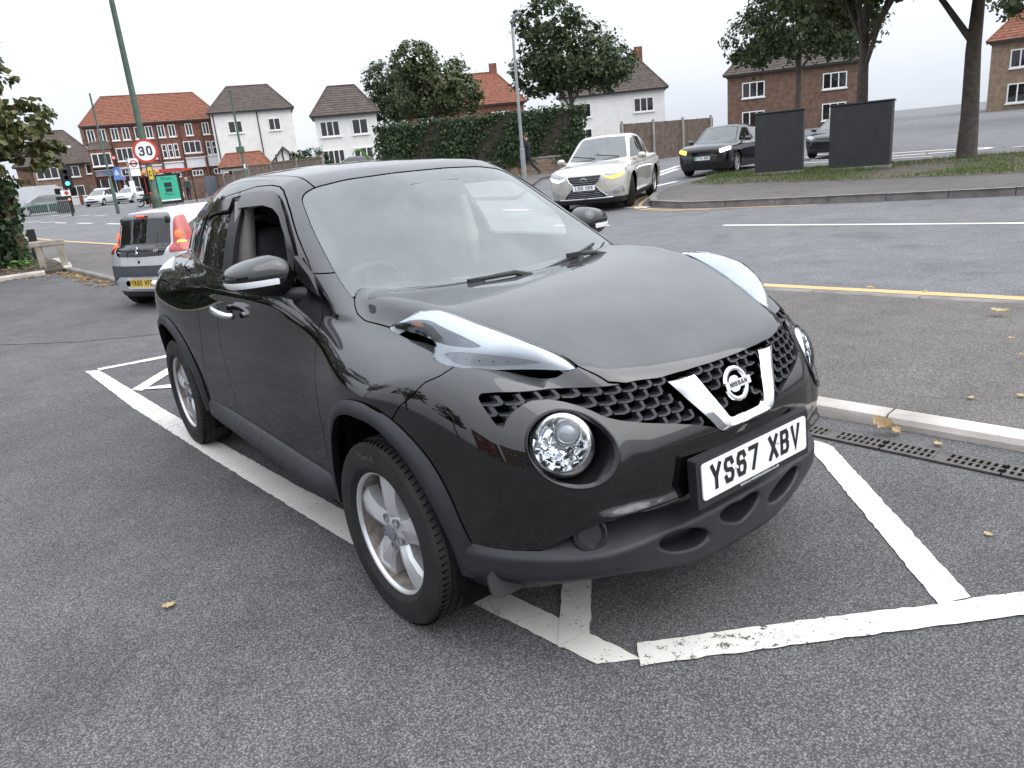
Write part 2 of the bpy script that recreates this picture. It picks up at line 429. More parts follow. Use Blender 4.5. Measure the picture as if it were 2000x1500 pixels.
def road_paint(name, c, wear=.5, under=(.075, .075, .077)):
    b = NB(name)
    n1 = b.noise(30, 5, .72, .4); n2 = b.noise(1.6, 3)
    th = b.mth('ADD', n1, b.mth('MULTIPLY', b.mth('SUBTRACT', n2, .5), .45))
    pit = b.ramp(b.noise(118, 2, .5), [(.56, 0), (.74, 1)])
    th = b.mth('ADD', th, b.mth('MULTIPLY', pit, .30*wear))
    k = b.ramp(th, [(.60+.12*(1-wear), 0), (.67+.12*(1-wear), 1)])
    vd = b.n('ShaderNodeTexVoronoi', feature='DISTANCE_TO_EDGE'); vd.inputs['Scale'].default_value = 5.5; wv = b.n('ShaderNodeMapping'); b.l(b.coord(), wv.inputs[0])
    nn = b.n('ShaderNodeTexNoise'); nn.inputs['Scale'].default_value = 9; b.l(b.coord(), nn.inputs['Vector'])
    ad = b.n('ShaderNodeVectorMath', operation='ADD'); b.l(wv.outputs[0], ad.inputs[0]); sc_ = b.n('ShaderNodeVectorMath', operation='SCALE'); sc_.inputs['Scale'].default_value = .12
    b.l(nn.outputs['Color'], sc_.inputs[0]); b.l(sc_.outputs[0], ad.inputs[1]); b.l(ad.outputs[0], vd.inputs['Vector'])
    crk = b.mth('MULTIPLY', b.ramp(vd.outputs['Distance'], [(.012, 1), (.03, 0)]), b.ramp(b.noise(1.1, 2), [(.56, 0), (.66, .6*wear)]))
    k = b.mth('MAXIMUM', k, crk)
    cc = b.mix(b.ramp(b.noise(5, 5, .6), [(.35, 0), (.7, .55)]), c, tuple(q*.72 for q in c))
    b.set(Base_Color=b.mix(k, cc, under), Roughness=.75); b.bump(b.noise(150, 3), .35, .004); return b.m
def leafm(name, c1, c2, c3=None):
    b = NB(name); oi = b.n('ShaderNodeObjectInfo'); g = b.n('ShaderNodeNewGeometry')
    r = b.ramp(g.outputs['Random Per Island'], [(0, c1), (.55, c2), (1, c3 or c2)])
    b.set(Base_Color=r, Roughness=.5); b.p.inputs['Specular IOR Level'].default_value = .4
    tl = b.n('ShaderNodeBsdfTranslucent'); b.l(r, tl.inputs[0]); m = b.n('ShaderNodeMixShader'); m.inputs[0].default_value = .25
    b.l(b.p.outputs[0], m.inputs[1]); b.l(tl.outputs[0], m.inputs[2]); b.l(m.outputs[0], b.out.inputs[0]); return b.m
def grime(name, c, dirt, amt, lo=.45, hi=.7, sc=5, rough=.4, metal=0, coat=0):
    b = NB(name); k = b.mth('MULTIPLY', b.ramp(b.noise(sc, 5, .6), [(lo, 0), (hi, 1)]), amt)
    b.set(Base_Color=b.mix(k, c, dirt), Roughness=b.mth('ADD', b.mth('MULTIPLY', k, .4), rough), Metallic=metal)
    if coat: b.p.inputs['Coat Weight'].default_value = coat
    return b.m
K = {}
K['black_paint'] = paint('black_paint', (.0015, .0015, .002), dust_sheen=.26)
K['trim'] = plain('charcoal_plastic', (.019, .021, .026), .45, var=.2, sc=9, bump=.25, bsc=420, spec=.45)
K['trim_dark'] = plain('dark_plastic', (.012, .013, .015), .45, var=.2, bump=.1, bsc=300)
K['gloss_black'] = plain('gloss_black', (.006, .006, .007), .12, var=.1)
K['under'] = plain('underbody_black', (.006, .006, .006), .9, spec=.1)
K['gap'] = plain('panel_gap_black', (.003, .003, .003), .9, spec=0)
K['chrome'] = plain('chrome', (.82, .83, .85), .06, metal=1, var=.03)
K['silver'] = plain('satin_silver', (.62, .63, .65), .22, metal=1, var=.05)
K['alloy'] = grime('alloy_wheel_silver', (.66, .67, .68), (.14, .10, .075), .7, .52, .8, 7, .28, .55, .3)
K['alloy_dirty'] = grime('brake_dusted_rim', (.30, .27, .25), (.07, .045, .032), .85, .40, .62, 9, .4, .35)
K['tyre'] = plain('tyre_rubber', (.020, .0195, .019), .72, var=.3, sc=8, bump=.2, bsc=160, spec=.3)
K['disc'] = plain('brake_disc', (.16, .13, .115), .4, metal=.8, var=.3, sc=20)
K['screen'] = glass('windscreen_glass', (.72, .78, .76), .15, 1.9, (.64, .70, .68))
K['glass'] = glass('side_glass', (.28, .30, .29), .03, 1.65)
K['tint'] = glass('privacy_glass', (.06, .065, .065), .02, 1.65)
K['lens'] = glass('clear_lens', (.93, .95, .96), .015, 1.45)
K['frit'] = plain('windscreen_border', (.035, .035, .035), .35, var=.15)
K['seat'] = plain('seat_cloth', (.035, .036, .040), .9, var=.25, sc=30)
K['interior'] = plain('interior_grey', (.13, .13, .13), .7)
K['headlining'] = plain('headlining', (.32, .31, .29), .9)
K['plate_white'] = plain('plate_white', (.80, .81, .82), .35, var=.03)
K['plate_yellow'] = plain('plate_yellow', (.62, .42, .045), .4, var=.05)
K['ink'] = plain('black_ink', (.008, .008, .009), .45, var=.05)
K['white'] = plain('white_print', (.75, .76, .77), .45, var=.04)
K['reflector'] = plain('lamp_reflector', (.88, .89, .9), .08, metal=1, var=.06)
K['lamp_white'] = plain('lamp_white', (.74, .77, .80), .32, var=.05)
K['lamp_grey'] = plain('lamp_grey', (.20, .21, .235), .25, metal=.3, var=.1)
K['lamp_pale'] = plain('lamp_pale_grey', (.46, .48, .51), .3, var=.05)
K['amber_bulb'] = plain('amber_bulb', (.45, .13, .03), .3, coat=.5)
K['carpark'] = asphalt('car_park_asphalt', (.158, .156, .160))
K['road'] = asphalt('road_asphalt', (.225, .227, .238), sc=1.0, patch=.10)
K['pave'] = asphalt('pavement_asphalt', (.190, .175, .165), patch=.16)
K['kerbstone'] = plain('kerb_concrete', (.46, .42, .385), .85, var=.28, sc=4, bump=.5, bsc=90, spec=.3)
K['kerbgrey'] = plain('kerb_granite', (.20, .185, .175), .85, var=.28, sc=4, bump=.5, bsc=70, spec=.3)
K['line_white'] = road_paint('white_road_paint', (.68, .66, .61), .6)
K['line_road'] = road_paint('white_line_paint', (.74, .74, .70), .15)
K['line_yellow'] = road_paint('yellow_road_paint', (.60, .39, .18), .35)
K['iron'] = plain('rusty_iron', (.105, .095, .090), .7, metal=.2, var=.3, sc=14, bump=.4, bsc=120)
K['pit'] = plain('drain_pit_black', (.004, .004, .004), .95, spec=.05)
K['lens_grey'] = plain('projector_lens', (.30, .33, .36), .03, metal=.3, var=.05, coat=1)
K['tyre_mark'] = plain('tyre_lettering', (.075, .062, .05), .8)
K['dryleaf'] = leafm('dry_leaf', (.42, .29, .15), (.55, .42, .24), (.28, .17, .08))
# ---------------------------------------------------------------- ground, car park, pavements, kerbs, markings
def sheet(name, poly, mat, lift=.004, step=1.0, zf=None, parent=None, kind='structure', skirt=0, jit=0):
    """a polygon laid on the land; finer than step; optional skirt downwards"""
    bm = bmesh.new(); vs_ = []
    pts = []
    for a, b in zip(poly, poly[1:]+poly[:1]):
        n = max(1, int(math.hypot(b[0]-a[0], b[1]-a[1])/step))
        for k in range(n): pts.append((a[0]+(b[0]-a[0])*k/n, a[1]+(b[1]-a[1])*k/n))
    if jit: pts = [(p[0]+rng.uniform(-jit, jit), p[1]+rng.uniform(-jit, jit)) for p in pts]
    f = bm.faces.new([bm.verts.new((p[0], p[1], 0)) for p in pts])
    xs = [p[0] for p in pts]; ys = [p[1] for p in pts]
    for ax, lo, hi in ((0, min(xs), max(xs)), (1, min(ys), max(ys))):
        q = lo+step
        while q < hi-step*.3:
            co = [0, 0, 0]; co[ax] = q; no = [0, 0, 0]; no[ax] = 1
            bmesh.ops.bisect_plane(bm, geom=bm.verts[:]+bm.edges[:]+bm.faces[:], plane_co=co, plane_no=no, dist=1e-5); q += step
    v = np.array([(q.co.x, q.co.y) for q in bm.verts]); z = gz(v[:, 0], v[:, 1])+(zf(v[:, 0], v[:, 1]) if zf else lift)
    for q, h in zip(bm.verts, z): q.co.z = float(h)
    if skirt:
        e = [q for q in bm.edges if q.is_boundary]; r = bmesh.ops.extrude_edge_only(bm, edges=e)
        for q in r['geom']:
            if isinstance(q, bmesh.types.BMVert): q.co.z -= skirt
    bmesh.ops.recalc_face_normals(bm, faces=bm.faces[:])
    if sum(q.normal.z for q in bm.faces) < 0: bmesh.ops.reverse_faces(bm, faces=bm.faces[:])
    me = bpy.data.meshes.new(name); bm.to_mesh(me); bm.free()
    for q in me.polygons: q.use_smooth = not skirt
    return raw(name, me, K[mat], parent, kind)
def strip(pts, w):
    """closed outline of a line of width w through pts"""
    p = [Vector(q).to_2d() for q in pts]; L, R2 = [], []
    for i, q in enumerate(p):
        d = (p[min(i+1, len(p)-1)]-p[max(i-1, 0)]).normalized(); n = Vector((-d.y, d.x))*w/2
        L.append((q.x+n.x, q.y+n.y)); R2.append((q.x-n.x, q.y-n.y))
    return L+R2[::-1]
# land
rad = [0]+[.6*1.115**k for k in range(70)]; rows = []
for r in rad:
    a = np.linspace(0, 2*np.pi, 181)[:-1]; x = 2.07+r*np.cos(a); y = -1.79+r*np.sin(a); rows.append(list(zip(x.tolist(), y.tolist(), gz(x, y).tolist())))
t = MB(); t.grid([q[::1] for q in rows[1:]], True); t.add(rows[1], [tuple(range(180))]); g_ = t.build('ground', K['road'], None, 180, 'structure')
K1 = [(-15.95, .18), (-13.3, .42), (.05, 1.74), (1.0, 1.855), (16, 3.6)]
def k1(x): return np.interp(x, [p[0] for p in K1], [p[1] for p in K1])
ED = [(-60, -2.2), (-26.8, 1.55), (-22.7, 2.15), (-2.34, 4.66), (-.12, 4.98), (16, 6.9)]
def ed(x): return np.interp(x, [p[0] for p in ED], [p[1] for p in ED])
sheet('car_park', [(-15.95, -24), (16, -24)]+K1[::-1], 'carpark', .004, 1.2)
ph = lambda x, y: (.070-.052*(sstep(-13.0, -11.8, x)*(1-sstep(-6.2, -4.6, x))))*(1-.80*sstep(.15, 1, (y-k1(x))/(ed(x)-k1(x))))
xs_ = [-30, -22, -15.9, -13.3, -11.5, -9, -6.5, -4.5, -2.4, 0, 1.0, 4, 8, 16]
PV = sheet('pavement', [(x, float(k1(x))+.125) for x in xs_ if x >= -15.95]+[(x, float(ed(x))-.11) for x in xs_[::-1]]+[(-30, -1.2), (-19.6, .12), (-15.95, .30)], 'pave', 0, .8, ph, skirt=.09)
def stone(a, b, h0, h1, depth, mat, par, z_top=None):
    """one kerb stone from a to b (front edge), depth measured to the left of a->b"""
    a, b = Vector(a), Vector(b); d = (b-a); L = d.length; d.normalize(); n = Vector((-d.y, d.x)); g = .006
    t = MB(); j = lambda q: rng.uniform(-q, q)
    ra = Vector((a.x, a.y))+d*g; rb = Vector((b.x, b.y))-d*g; oz = j(.004); r = []
    for e in (ra, rb):
        z = gz1(e.x, e.y)+oz
        prof = [(0+.004, -.06), (0, h1-.035), (.012, h1-.010), (.034, h1), (depth-.004, h1+.001), (depth, -.06)]
        r.append([(e.x+n.x*q, e.y+n.y*q, z+hh) for q, hh in prof])
    m = [tuple((r[0][k][i]+r[1][k][i])/2+(j(.003) if i != 2 else j(.002)) for i in range(3)) for k in range(6)]
    t.grid([r[0], m, r[1]]); t.add(r[0], [tuple(range(5, -1, -1))]); t.add(r[1], [tuple(range(6))])
    return t.build('kerb_stone', mat, par, 25)
gz1 = lambda x, y: float(gz(np.array([x]), np.array([y]))[0])
def kerb_run(f, x0, x1, L, h1, depth, mat, par, hf=None):
    x = x0
    while x < x1:
        hh = hf(x) if hf else h1
        stone((x, float(f(x))), (x+L, float(f(x+L))), 0, hh, depth, mat, par); x += L*1.0
kerb_run(k1, -4.13, 8, .90, .072, .125, K['kerbstone'], PV)
kerb_run(k1, -15.95, -12.6, .83, .085, .125, K['kerbgrey'], PV)
kerb_run(lambda x: ed(x)-.11, -22, 10, .92, .073, .10, K['kerbgrey'], PV, lambda x: float(ph(np.array([x]), np.array([float(ed(x))]))[0])+.004)
# bay markings
WL = lambda n, poly, m='line_white', l=.008, j=.0032, st=.028: sheet(n, poly, m, l, st, jit=j)
WL('bay_line', [(-5.475, -1.03), (-3.75, -.975), (-2.14, -.865), (-.61, -.745), (.30, -.60), (.66, -.545), (.74, -.43), (.09, -.51), (-.94, -.625), (-1.34, -.665), (-2.4, -.75), (-3.73, -.835), (-5.37, -.93)])
WL('bay_line', [(-5.47, -.93), (-5.372, -.928), (-5.31, -.40), (-5.2, .6), (-5.33, .6), (-5.43, -.36)])
WL('hatch_line', [(-4.30, -.868), (-4.17, -.818), (-4.61, -.485), (-5.2, .02), (-5.3, -.04), (-4.84, -.456)], l=.0095)
WL('hatch_line', [(-4.30, -.85), (-4.18, -.78), (-4.03, -.62), (-3.4, .2), (-3.54, .28), (-4.16, -.60)], l=.011)
WL('bay_line', [(.60, -.525), (.52, -.575), (.41, -.472), (.25, -.32), (-.2, .11), (-.12, .19), (.305, -.225), (.485, -.40)], l=.0095)
WL('bay_line', [(.20, 1.30), (.235, 1.385), (.265, 1.40), (.318, 1.382), (1.265, .54), (1.215, .43), (.29, 1.262)])
WL('bay_line', [(.20, 1.30), (.235, 1.385), (.262, 1.405), (-.5, 1.33), (-5.1, .78), (-5.1, .66), (-.5, 1.2), (.285, 1.262)], l=.0095)
WL('bay_line', [(1.02, .145), (1.215, .43), (1.275, .535), (1.37, .68), (2.1, 1.75), (2.18, 1.70), (1.45, .60), (1.12, .10), (.76, -.46), (.68, -.39)], l=.0105)
# gully grating
DR = thing('drain_channel', 'long rusty slotted drain grating in the tarmac along the near kerb', 'drain', (0, 0, 0))
d0 = Vector((.13, 1.447)); dd = Vector((1.078-.13, 1.53-1.447)).normalized(); dn = Vector((-dd.y, dd.x)); pit = MB()
def dp(u, v, z): q = d0+dd*u+dn*v; return (q.x, q.y, z)
pit.quad(dp(-3, 0, .0105), dp(4, 0, .0105), dp(4, .135, .0105), dp(-3, .135, .0105)); pit.build('drain_pit', K['pit'], DR)
for k in range(-6, 8):
    u0 = .36+.5*k; t = MB()
    def bar(u1, u2, v1, v2, z=.016):
        t.add([dp(u1, v1, .008), dp(u2, v1, .008), dp(u2, v2, .008), dp(u1, v2, .008), dp(u1, v1, z), dp(u2, v1, z), dp(u2, v2, z), dp(u1, v2, z)], [(0, 3, 2, 1), (4, 5, 6, 7), (0, 1, 5, 4), (1, 2, 6, 5), (2, 3, 7, 6), (3, 0, 4, 7)])
    bar(u0+.004, u0+.496, 0, .022); bar(u0+.004, u0+.496, .113, .135); bar(u0+.004, u0+.496, .060, .072, .0155)
    for q in range(17):
        if q in (8,): bar(u0+.02+q*.0285-.02, u0+.02+q*.0285+.02, .020, .115, .0158)
        else: bar(u0+.012+q*.0285, u0+.012+q*.0285+.0125, .020, .115, .0157)
    t.build('grate', K['iron'], DR)
# street markings
WL('yellow_line', strip([(x, float(ed(x))+.155) for x in (-34, -26.8, -22.7, -16, -10, -6, -2.4, -.1, 6, 14)], .135), 'line_yellow', .0085, .008, .4)
sheet('gutter', strip([(x, float(ed(x))+.03) for x in (-34, -26.8, -22.7, -2.4, -.1, 6, 14)], .09), 'kerbgrey', .0075, .8)
cl = lambda x: 9.76+.195*(x+1.75) if x > -12 else 7.76+.095*(x+12)
WL('centre_line', strip([(x, cl(x)) for x in (-6.0, -4, -1.8, 2, 8, 16)], .11), 'line_road', .006, .004, .4)
WL('centre_line', strip([(x, cl(x)) for x in (-9.6, -8.3)], .11), 'line_road', .006, .004, .4)
for x0, x1 in ((-31, -28), (-37.5, -34.5), (-42.3, -39.8), (-46.5, -44.3)): WL('centre_line', strip([(x, .118*x+9.1) for x in (x0, x1)], .18), 'line_road', .008, .004, .6)
for k in range(4): WL('zigzag_mark', strip([(-49-3.6*k, 3.2-.42*k), (-48.2-3.6*k, 3.9-.42*k)], .3), 'line_road', .008, .004, .6)
for k in range(5): WL('zigzag_mark', strip([(-51-3.6*k, 6.2-.42*k), (-50.2-3.6*k, 6.9-.42*k)], .3), 'line_road', .008, .004, .6)
# traffic island wedge with verge
nose = crv([(-8.54, 11.0), (-9.3, 11.03), (-9.95, 11.4), (-10.6, 12.2), (-11.3, 13.3), (-11.9, 14.6), (-12.4, 16.0), (-12.65, 17.3), (-12.4, 18.3), (-11.4, 18.75), (-10.2, 19.0), (-9, 19.4), (-7.8, 19.95), (-6.9, 20.65), (-5.4, 21.2), (0, 23), (14, 28)], 3).tolist()
fr = [(14, 18.9), (4, 15.4), (-2.88, 12.98), (-5.96, 11.86), (-7.9, 11.2)]
def inset(p, d):
    o = []; n = len(p)
    for i in range(n):
        a, b, c = Vector(p[i-1]), Vector(p[i]), Vector(p[(i+1) % n]); u = ((b-a).normalized()+(c-b).normalized()).normalized(); m = Vector((-u.y, u.x)); o.append((b.x+m.x*d, b.y+m.y*d))
    return o
isl = [tuple(q) for q in nose]+fr
area2 = sum(a[0]*b[1]-b[0]*a[1] for a, b in zip(isl, isl[1:]+isl[:1]))
IS = sheet('traffic_island', inset(isl, -.13 if area2 < 0 else .13), 'pave', .135, 1.2, skirt=.14)
rim = [(14, 18.9), (12.2, 18.27)]
walk = fr+[tuple(q) for q in nose[:44]]
acc = 0; px_ = Vector(walk[0]); seg = []; L = 1.0
path = [Vector(walk[0])]
for q in walk[1:]:
    q = Vector(q)
    while (q-px_).length >= L: px_ = px_+(q-px_).normalized()*L; path.append(px_.copy())
for a, b in zip(path[:-1], path[1:]): stone((a.x, a.y), (b.x, b.y), 0, .14, -.125, K['kerbgrey'], IS)
off = lambda d: inset(isl, d if area2 < 0 else -d)
oi = inset(isl, .18 if area2 < 0 else -.18); o2 = inset(isl, .36 if area2 < 0 else -.36); nn_ = 38
def open_strip(p, w): return strip(p, w)
WL('yellow_line', open_strip([oi[i] for i in range(-2, nn_)], .075), 'line_yellow', .006, .004, .4); WL('yellow_line', open_strip([o2[i] for i in range(-1, nn_)], .075), 'line_yellow', .0085, .004, .4)
K['verge_soil'] = plain('verge_soil', (.115, .095, .075), .95, var=.35, sc=3, bump=.6, bsc=40)
verge = [(-11.55, 14.75), (-12.1, 16.2), (-12.35, 17.3), (-12.15, 18.1), (-11.3, 18.5), (-10.1, 18.75), (-8.9, 19.15), (-7.7, 19.65), (-6.8, 20.3), (-5.4, 20.9), (0, 22.6), (14, 27.5), (14, 21.5), (4, 18.0), (-2, 16.1), (-3.75, 15.5), (-5.6, 15.2), (-7.4, 14.85), (-9.2, 14.9), (-10.4, 14.55)]
VG = sheet('verge', verge, 'verge_soil', .142, .8)
# side road markings: hatching, letters, give-way
for a, b, w_ in (((-15.1, 17.7), (-13.6, 17.1), .0), ((-16.2, 18.6), (-18.0, 22.0), .22), ((-13.4, 15.2), (-13.8, 17.0), .2), ((-17.3, 19.8), (-19.2, 23.5), .2)):
    if w_: WL('side_road_mark', strip([a, b], w_), 'line_road', .007, .004, .5)
for a, b in (((-10.35, 11.05), (-9.7, 11.12)), ((-12.2, 10.45), (-11.4, 10.62)), ((-13.9, 10.2), (-13.0, 10.3))): WL('give_way_mark', strip([a, b], .22), 'line_road', .006, .004, .4)
for cx_, cy_, rx_, ry_ in ((-10.6, 24.4, 2.6, .75),):
    o = [(cx_+rx_*math.cos(q), cy_+ry_*math.sin(q)+.25*rx_*math.cos(q)) for q in np.linspace(0, 2*math.pi, 33)]; WL('road_letter', strip(o, .22), 'line_road', .007, .003, .5)
for a, b, w_ in (((-13.0, 22.4), (-8.7, 22.75), .16), ((-14.5, 25.2), (-12.0, 23.6), .16), ((-14.8, 26.4), (-12.3, 25.0), .16), ((-7.3, 24.9), (2, 28.8), .14)): WL('side_road_mark', strip([a, b], w_), 'line_road', .0095, .004, .5)
# patch joints and cracks in the tarmac
K['crack'] = plain('tar_joint', (.016, .016, .017), .9)
def crack(pts, w, n=10, j=.03):
    p = crv([(q[0], q[1]) for q in pts], n); p = [(a+rng.uniform(-j, j), b+rng.uniform(-j, j)) for a, b in p]
    sheet('tar_joint', strip(p, w), 'crack', .0075, 2.0)
crack([(-9.0, -2.2), (-8.0, -1.4), (-7.2, -.6), (-6.6, .4)], .018); crack([(-2.2, 4.1), (-1.2, 4.35), (.2, 4.62), (2, 4.9)], .014, j=.012)
# far pavement beyond the side road, and the planting bed at the left end of the car park
sheet('far_pavement', [(-15.9, 12.2), (-22.3, 18.55), (-26.0, 27.0), (-25.5, 40), (-29, 40), (-45, 30.3), (-28.0, 22.2), (-25.6, 19.4), (-50, 14.0), (-52, 12.0), (-24, 11.2)], 'pave', .11, 1.6, skirt=.12)
K['soil'] = plain('bed_soil', (.060, .046, .036), .95, var=.4, sc=5, bump=.7, bsc=40)
BED = sheet('planting_bed', [(-16.07, -14), (-16.07, -.9), (-16.1, .30), (-19.6, .25), (-24, .0), (-24, -14)], 'soil', .07, .8, skirt=.09)
y_ = -13
while y_ < -.2:
    stone((-16.0, y_), (-16.0, min(y_+.915, .19)), 0, .09, .11, K['kerbstone'], BED); y_ += .915
stone((-16.02, .19), (-17.0, .30), 0, .085, -.12, K['kerbstone'], BED); stone((-17.0, .30), (-18.0, .33), 0, .085, -.12, K['kerbstone'], BED); stone((-18.0, .33), (-19.2, .33), 0, .085, -.12, K['kerbstone'], BED)
# fallen leaves
def leaf_mesh(name, L, curl, seed):
    r = random.Random(seed); t = MB(); rows = []
    out = [(0, .0), (.12, .30), (.28, .22), (.38, .46), (.55, .26), (.72, .30), (.88, .12), (1, .0)]
    for u, w_ in out:
        rows.append([((u-.5)*L, s*w_*L*r.uniform(.85, 1.1), curl*L*(abs(s)**2*.35+(u-.5)**2*1.1)+r.uniform(0, .02)*L) for s in (-1, -.5, 0, .5, 1)])
    t.grid(rows); return t.mesh(name, 180)
LM = [leaf_mesh('fallen_leaf', .10, c, i) for i, c in enumerate((.1, .35, .6, 1.1))]
def leaf(x, y, z, sc, label, m, rx=0, group=None):
    o = raw('fallen_leaf', m, K['dryleaf']); o.location = (x, y, z); o.rotation_euler = (rx, 0, rng.uniform(0, 6.28)); o.scale = (sc,)*3
    return tag(o, label, 'leaf', group)
for m in LM: m.materials.append(K['dryleaf'])
leaf(.41, 1.70, .035, .95, 'big curled dry leaf lying against the near kerb beside the drain grating', LM[3], .5)
leaf(.45, 1.71, .02, .6, 'torn dry leaf under the big curled leaf beside the drain', LM[2], -.4)
leaf(-.06, 4.36, .055, 1.3, 'largest pale dry leaf lying flat on the pavement at the right', LM[1])
for x, y, z, s, l in ((.75, 2.42, .076, .55, 'thin pale leaf on the pavement near the kerb at the right edge'), (.58, 2.25, .076, .45, 'small tan leaf just behind the jointed near kerb'), (-1.24, 4.72, .078, .9, 'pale leaf close to the yellow line beside the black car'), (-.78, 4.75, .078, .6, 'small leaf by the kerb near the yellow line'), (-.68, -1.45, .010, .5, 'small tan leaf alone on the open tarmac at lower left'), (.66, 1.70, .012, .5, 'small orange leaf between grating and kerb at the right'), (1.15, .98, .008, .35, 'dry stalk-like leaf on tarmac right of the slanting white line'), (.30, 3.55, .076, .5, 'little pale leaf in the middle of the right pavement')):
    leaf(x, y, z, s, l, LM[1])
lt = MB()
def litter(n, f, zoff, s0=.5, s1=1.0):
    src = [(v.co.x, v.co.y, v.co.z) for v in LM[2].vertices]; fc = [tuple(p.vertices) for p in LM[2].polygons]
    for _ in range(n):
        x, y = f(); s = rng.uniform(s0, s1); a = rng.uniform(0, 6.28); c, d = math.cos(a)*s, math.sin(a)*s; z = gz1(x, y)+zoff
        lt.add([(x+p[0]*c-p[1]*d, y+p[0]*d+p[1]*c, z+p[2]*s) for p in src], fc)
litter(90, lambda: (-15.85+abs(rng.gauss(0, .25)), rng.uniform(-6, .1)), .008)
litter(110, lambda: (lambda x: (x, float(k1(x))-abs(rng.gauss(0, .16))-.02))(rng.uniform(-15.8, -12.2)), .008)
litter(170, lambda: (rng.uniform(-19, -16.2), rng.uniform(-4, .2)), .085)
litter(60, lambda: (rng.uniform(-10, -4), rng.uniform(17, 23)), .15, .4, .9)
litter(30, lambda: (rng.uniform(.2, 3), rng.uniform(2.3, 4.6)), .074, .15, .35)
tag(lt.build('leaf_litter', K['dryleaf'], None, 180), 'scattered dry brown leaves along the kerbs and bed', 'leaves', None, 'stuff')
# ---------------------------------------------------------------- shape of the black crossover: x forward from the front axle, y left, z up
_sx = [-3.35, -3.05, -2.8, -2.53, -2.2, -1.8, -1.4, -1.0, -.65, -.4, -.2, 0, .25, .45, .65, .9]
_sz = [.18, .35, .5, .65, .78, .88, .98, 1.08, 1.2]
juke_side = HF(_sx, _sz, [
 [.55, .60, .62, .63, .63, .62, .60, .57, .53],
 [.70, .745, .765, .775, .775, .765, .74, .70, .65],
 [.77, .81, .825, .838, .842, .835, .805, .755, .70],
 [.79, .825, .84, .856, .864, .856, .825, .775, .72],
 [.80, .83, .84, .856, .864, .854, .826, .785, .735],
 [.80, .82, .828, .836, .838, .832, .815, .79, .745],
 [.80, .818, .823, .826, .822, .814, .803, .785, .75],
 [.80, .818, .823, .824, .815, .805, .794, .778, .75],
 [.80, .818, .823, .824, .815, .800, .788, .772, .75],
 [.80, .82, .828, .835, .835, .815, .790, .768, .75],
 [.80, .83, .843, .856, .862, .845, .805, .77, .75],
 [.80, .84, .855, .868, .876, .862, .82, .775, .75],
 [.80, .84, .855, .866, .868, .854, .815, .765, .73],
 [.79, .83, .845, .85, .835, .805, .775, .745, .71],
 [.73, .785, .81, .81, .785, .75, .72, .685, .66],
 [.58, .64, .66, .66, .63, .60, .57, .54, .51]])
juke_wing = HF([-3.4, -3.1, -2.8, -2.4, -2.0, -1.4, -.8, -.45, -.2, 0, .2, .4, .55, .7, .85], [0, .4, .55, .65, .75, .88], [
 [1.05]*6, [1.09, 1.09, 1.09, 1.08, 1.06, 1.02], [1.10, 1.10, 1.10, 1.09, 1.07, 1.03], [1.10, 1.10, 1.10, 1.10, 1.08, 1.04],
 [1.10, 1.10, 1.10, 1.10, 1.095, 1.07], [1.09, 1.09, 1.09, 1.09, 1.085, 1.07], [1.07, 1.07, 1.07, 1.07, 1.065, 1.05],
 [1.02, 1.02, 1.02, 1.02, 1.01, .995], [.98, .98, .98, .99, .975, .94], [.965, .965, .97, .985, .96, .91],
 [.94, .94, .945, .965, .94, .885], [.90, .90, .905, .92, .90, .85], [.86, .86, .865, .87, .85, .81], [.81, .81, .81, .81, .79, .75], [.76]*6], cb=True)
juke_front = HF([0, .2, .4, .55, .7, .8, .9], [.18, .28, .4, .52, .62, .7, .78, .86, .95], [
 [.70, .745, .765, .785, .80, .795, .765, .73, .68],
 [.69, .735, .76, .78, .79, .783, .75, .715, .665],
 [.65, .70, .73, .755, .76, .745, .707, .665, .61],
 [.57, .63, .67, .705, .71, .69, .65, .605, .545],
 [.43, .49, .535, .57, .58, .565, .53, .49, .44],
 [.26, .31, .35, .385, .40, .40, .38, .345, .30],
 [-.10, -.05, -.02, .0, .02, .03, .02, .0, -.03]], ca=True)
juke_crest = C1([-.9, -.36, -.05, .09, .185, .31, .433, .525, .58, .64, .85], [.56, .632, .632, .605, .577, .536, .489, .458, .437, .40, .2])
juke_bonnet = C1([-.9, -.5, -.2, 0, .2, .4, .55, .68, .75, .85], [1.02, 1.04, 1.053, 1.048, 1.026, .98, .93, .879, .845, .775])
juke_roof = C1([-3.35, -3.1, -2.8, -2.4, -2.0, -1.6, -1.3, -1.1, -.95, -.84, -.6], [1.26, 1.365, 1.44, 1.505, 1.537, 1.542, 1.533, 1.518, 1.492, 1.458, 1.36])
juke_green = C1([.9, 1.05, 1.15, 1.25, 1.35, 1.45, 1.6], [.79, .755, .722, .682, .632, .573, .46])
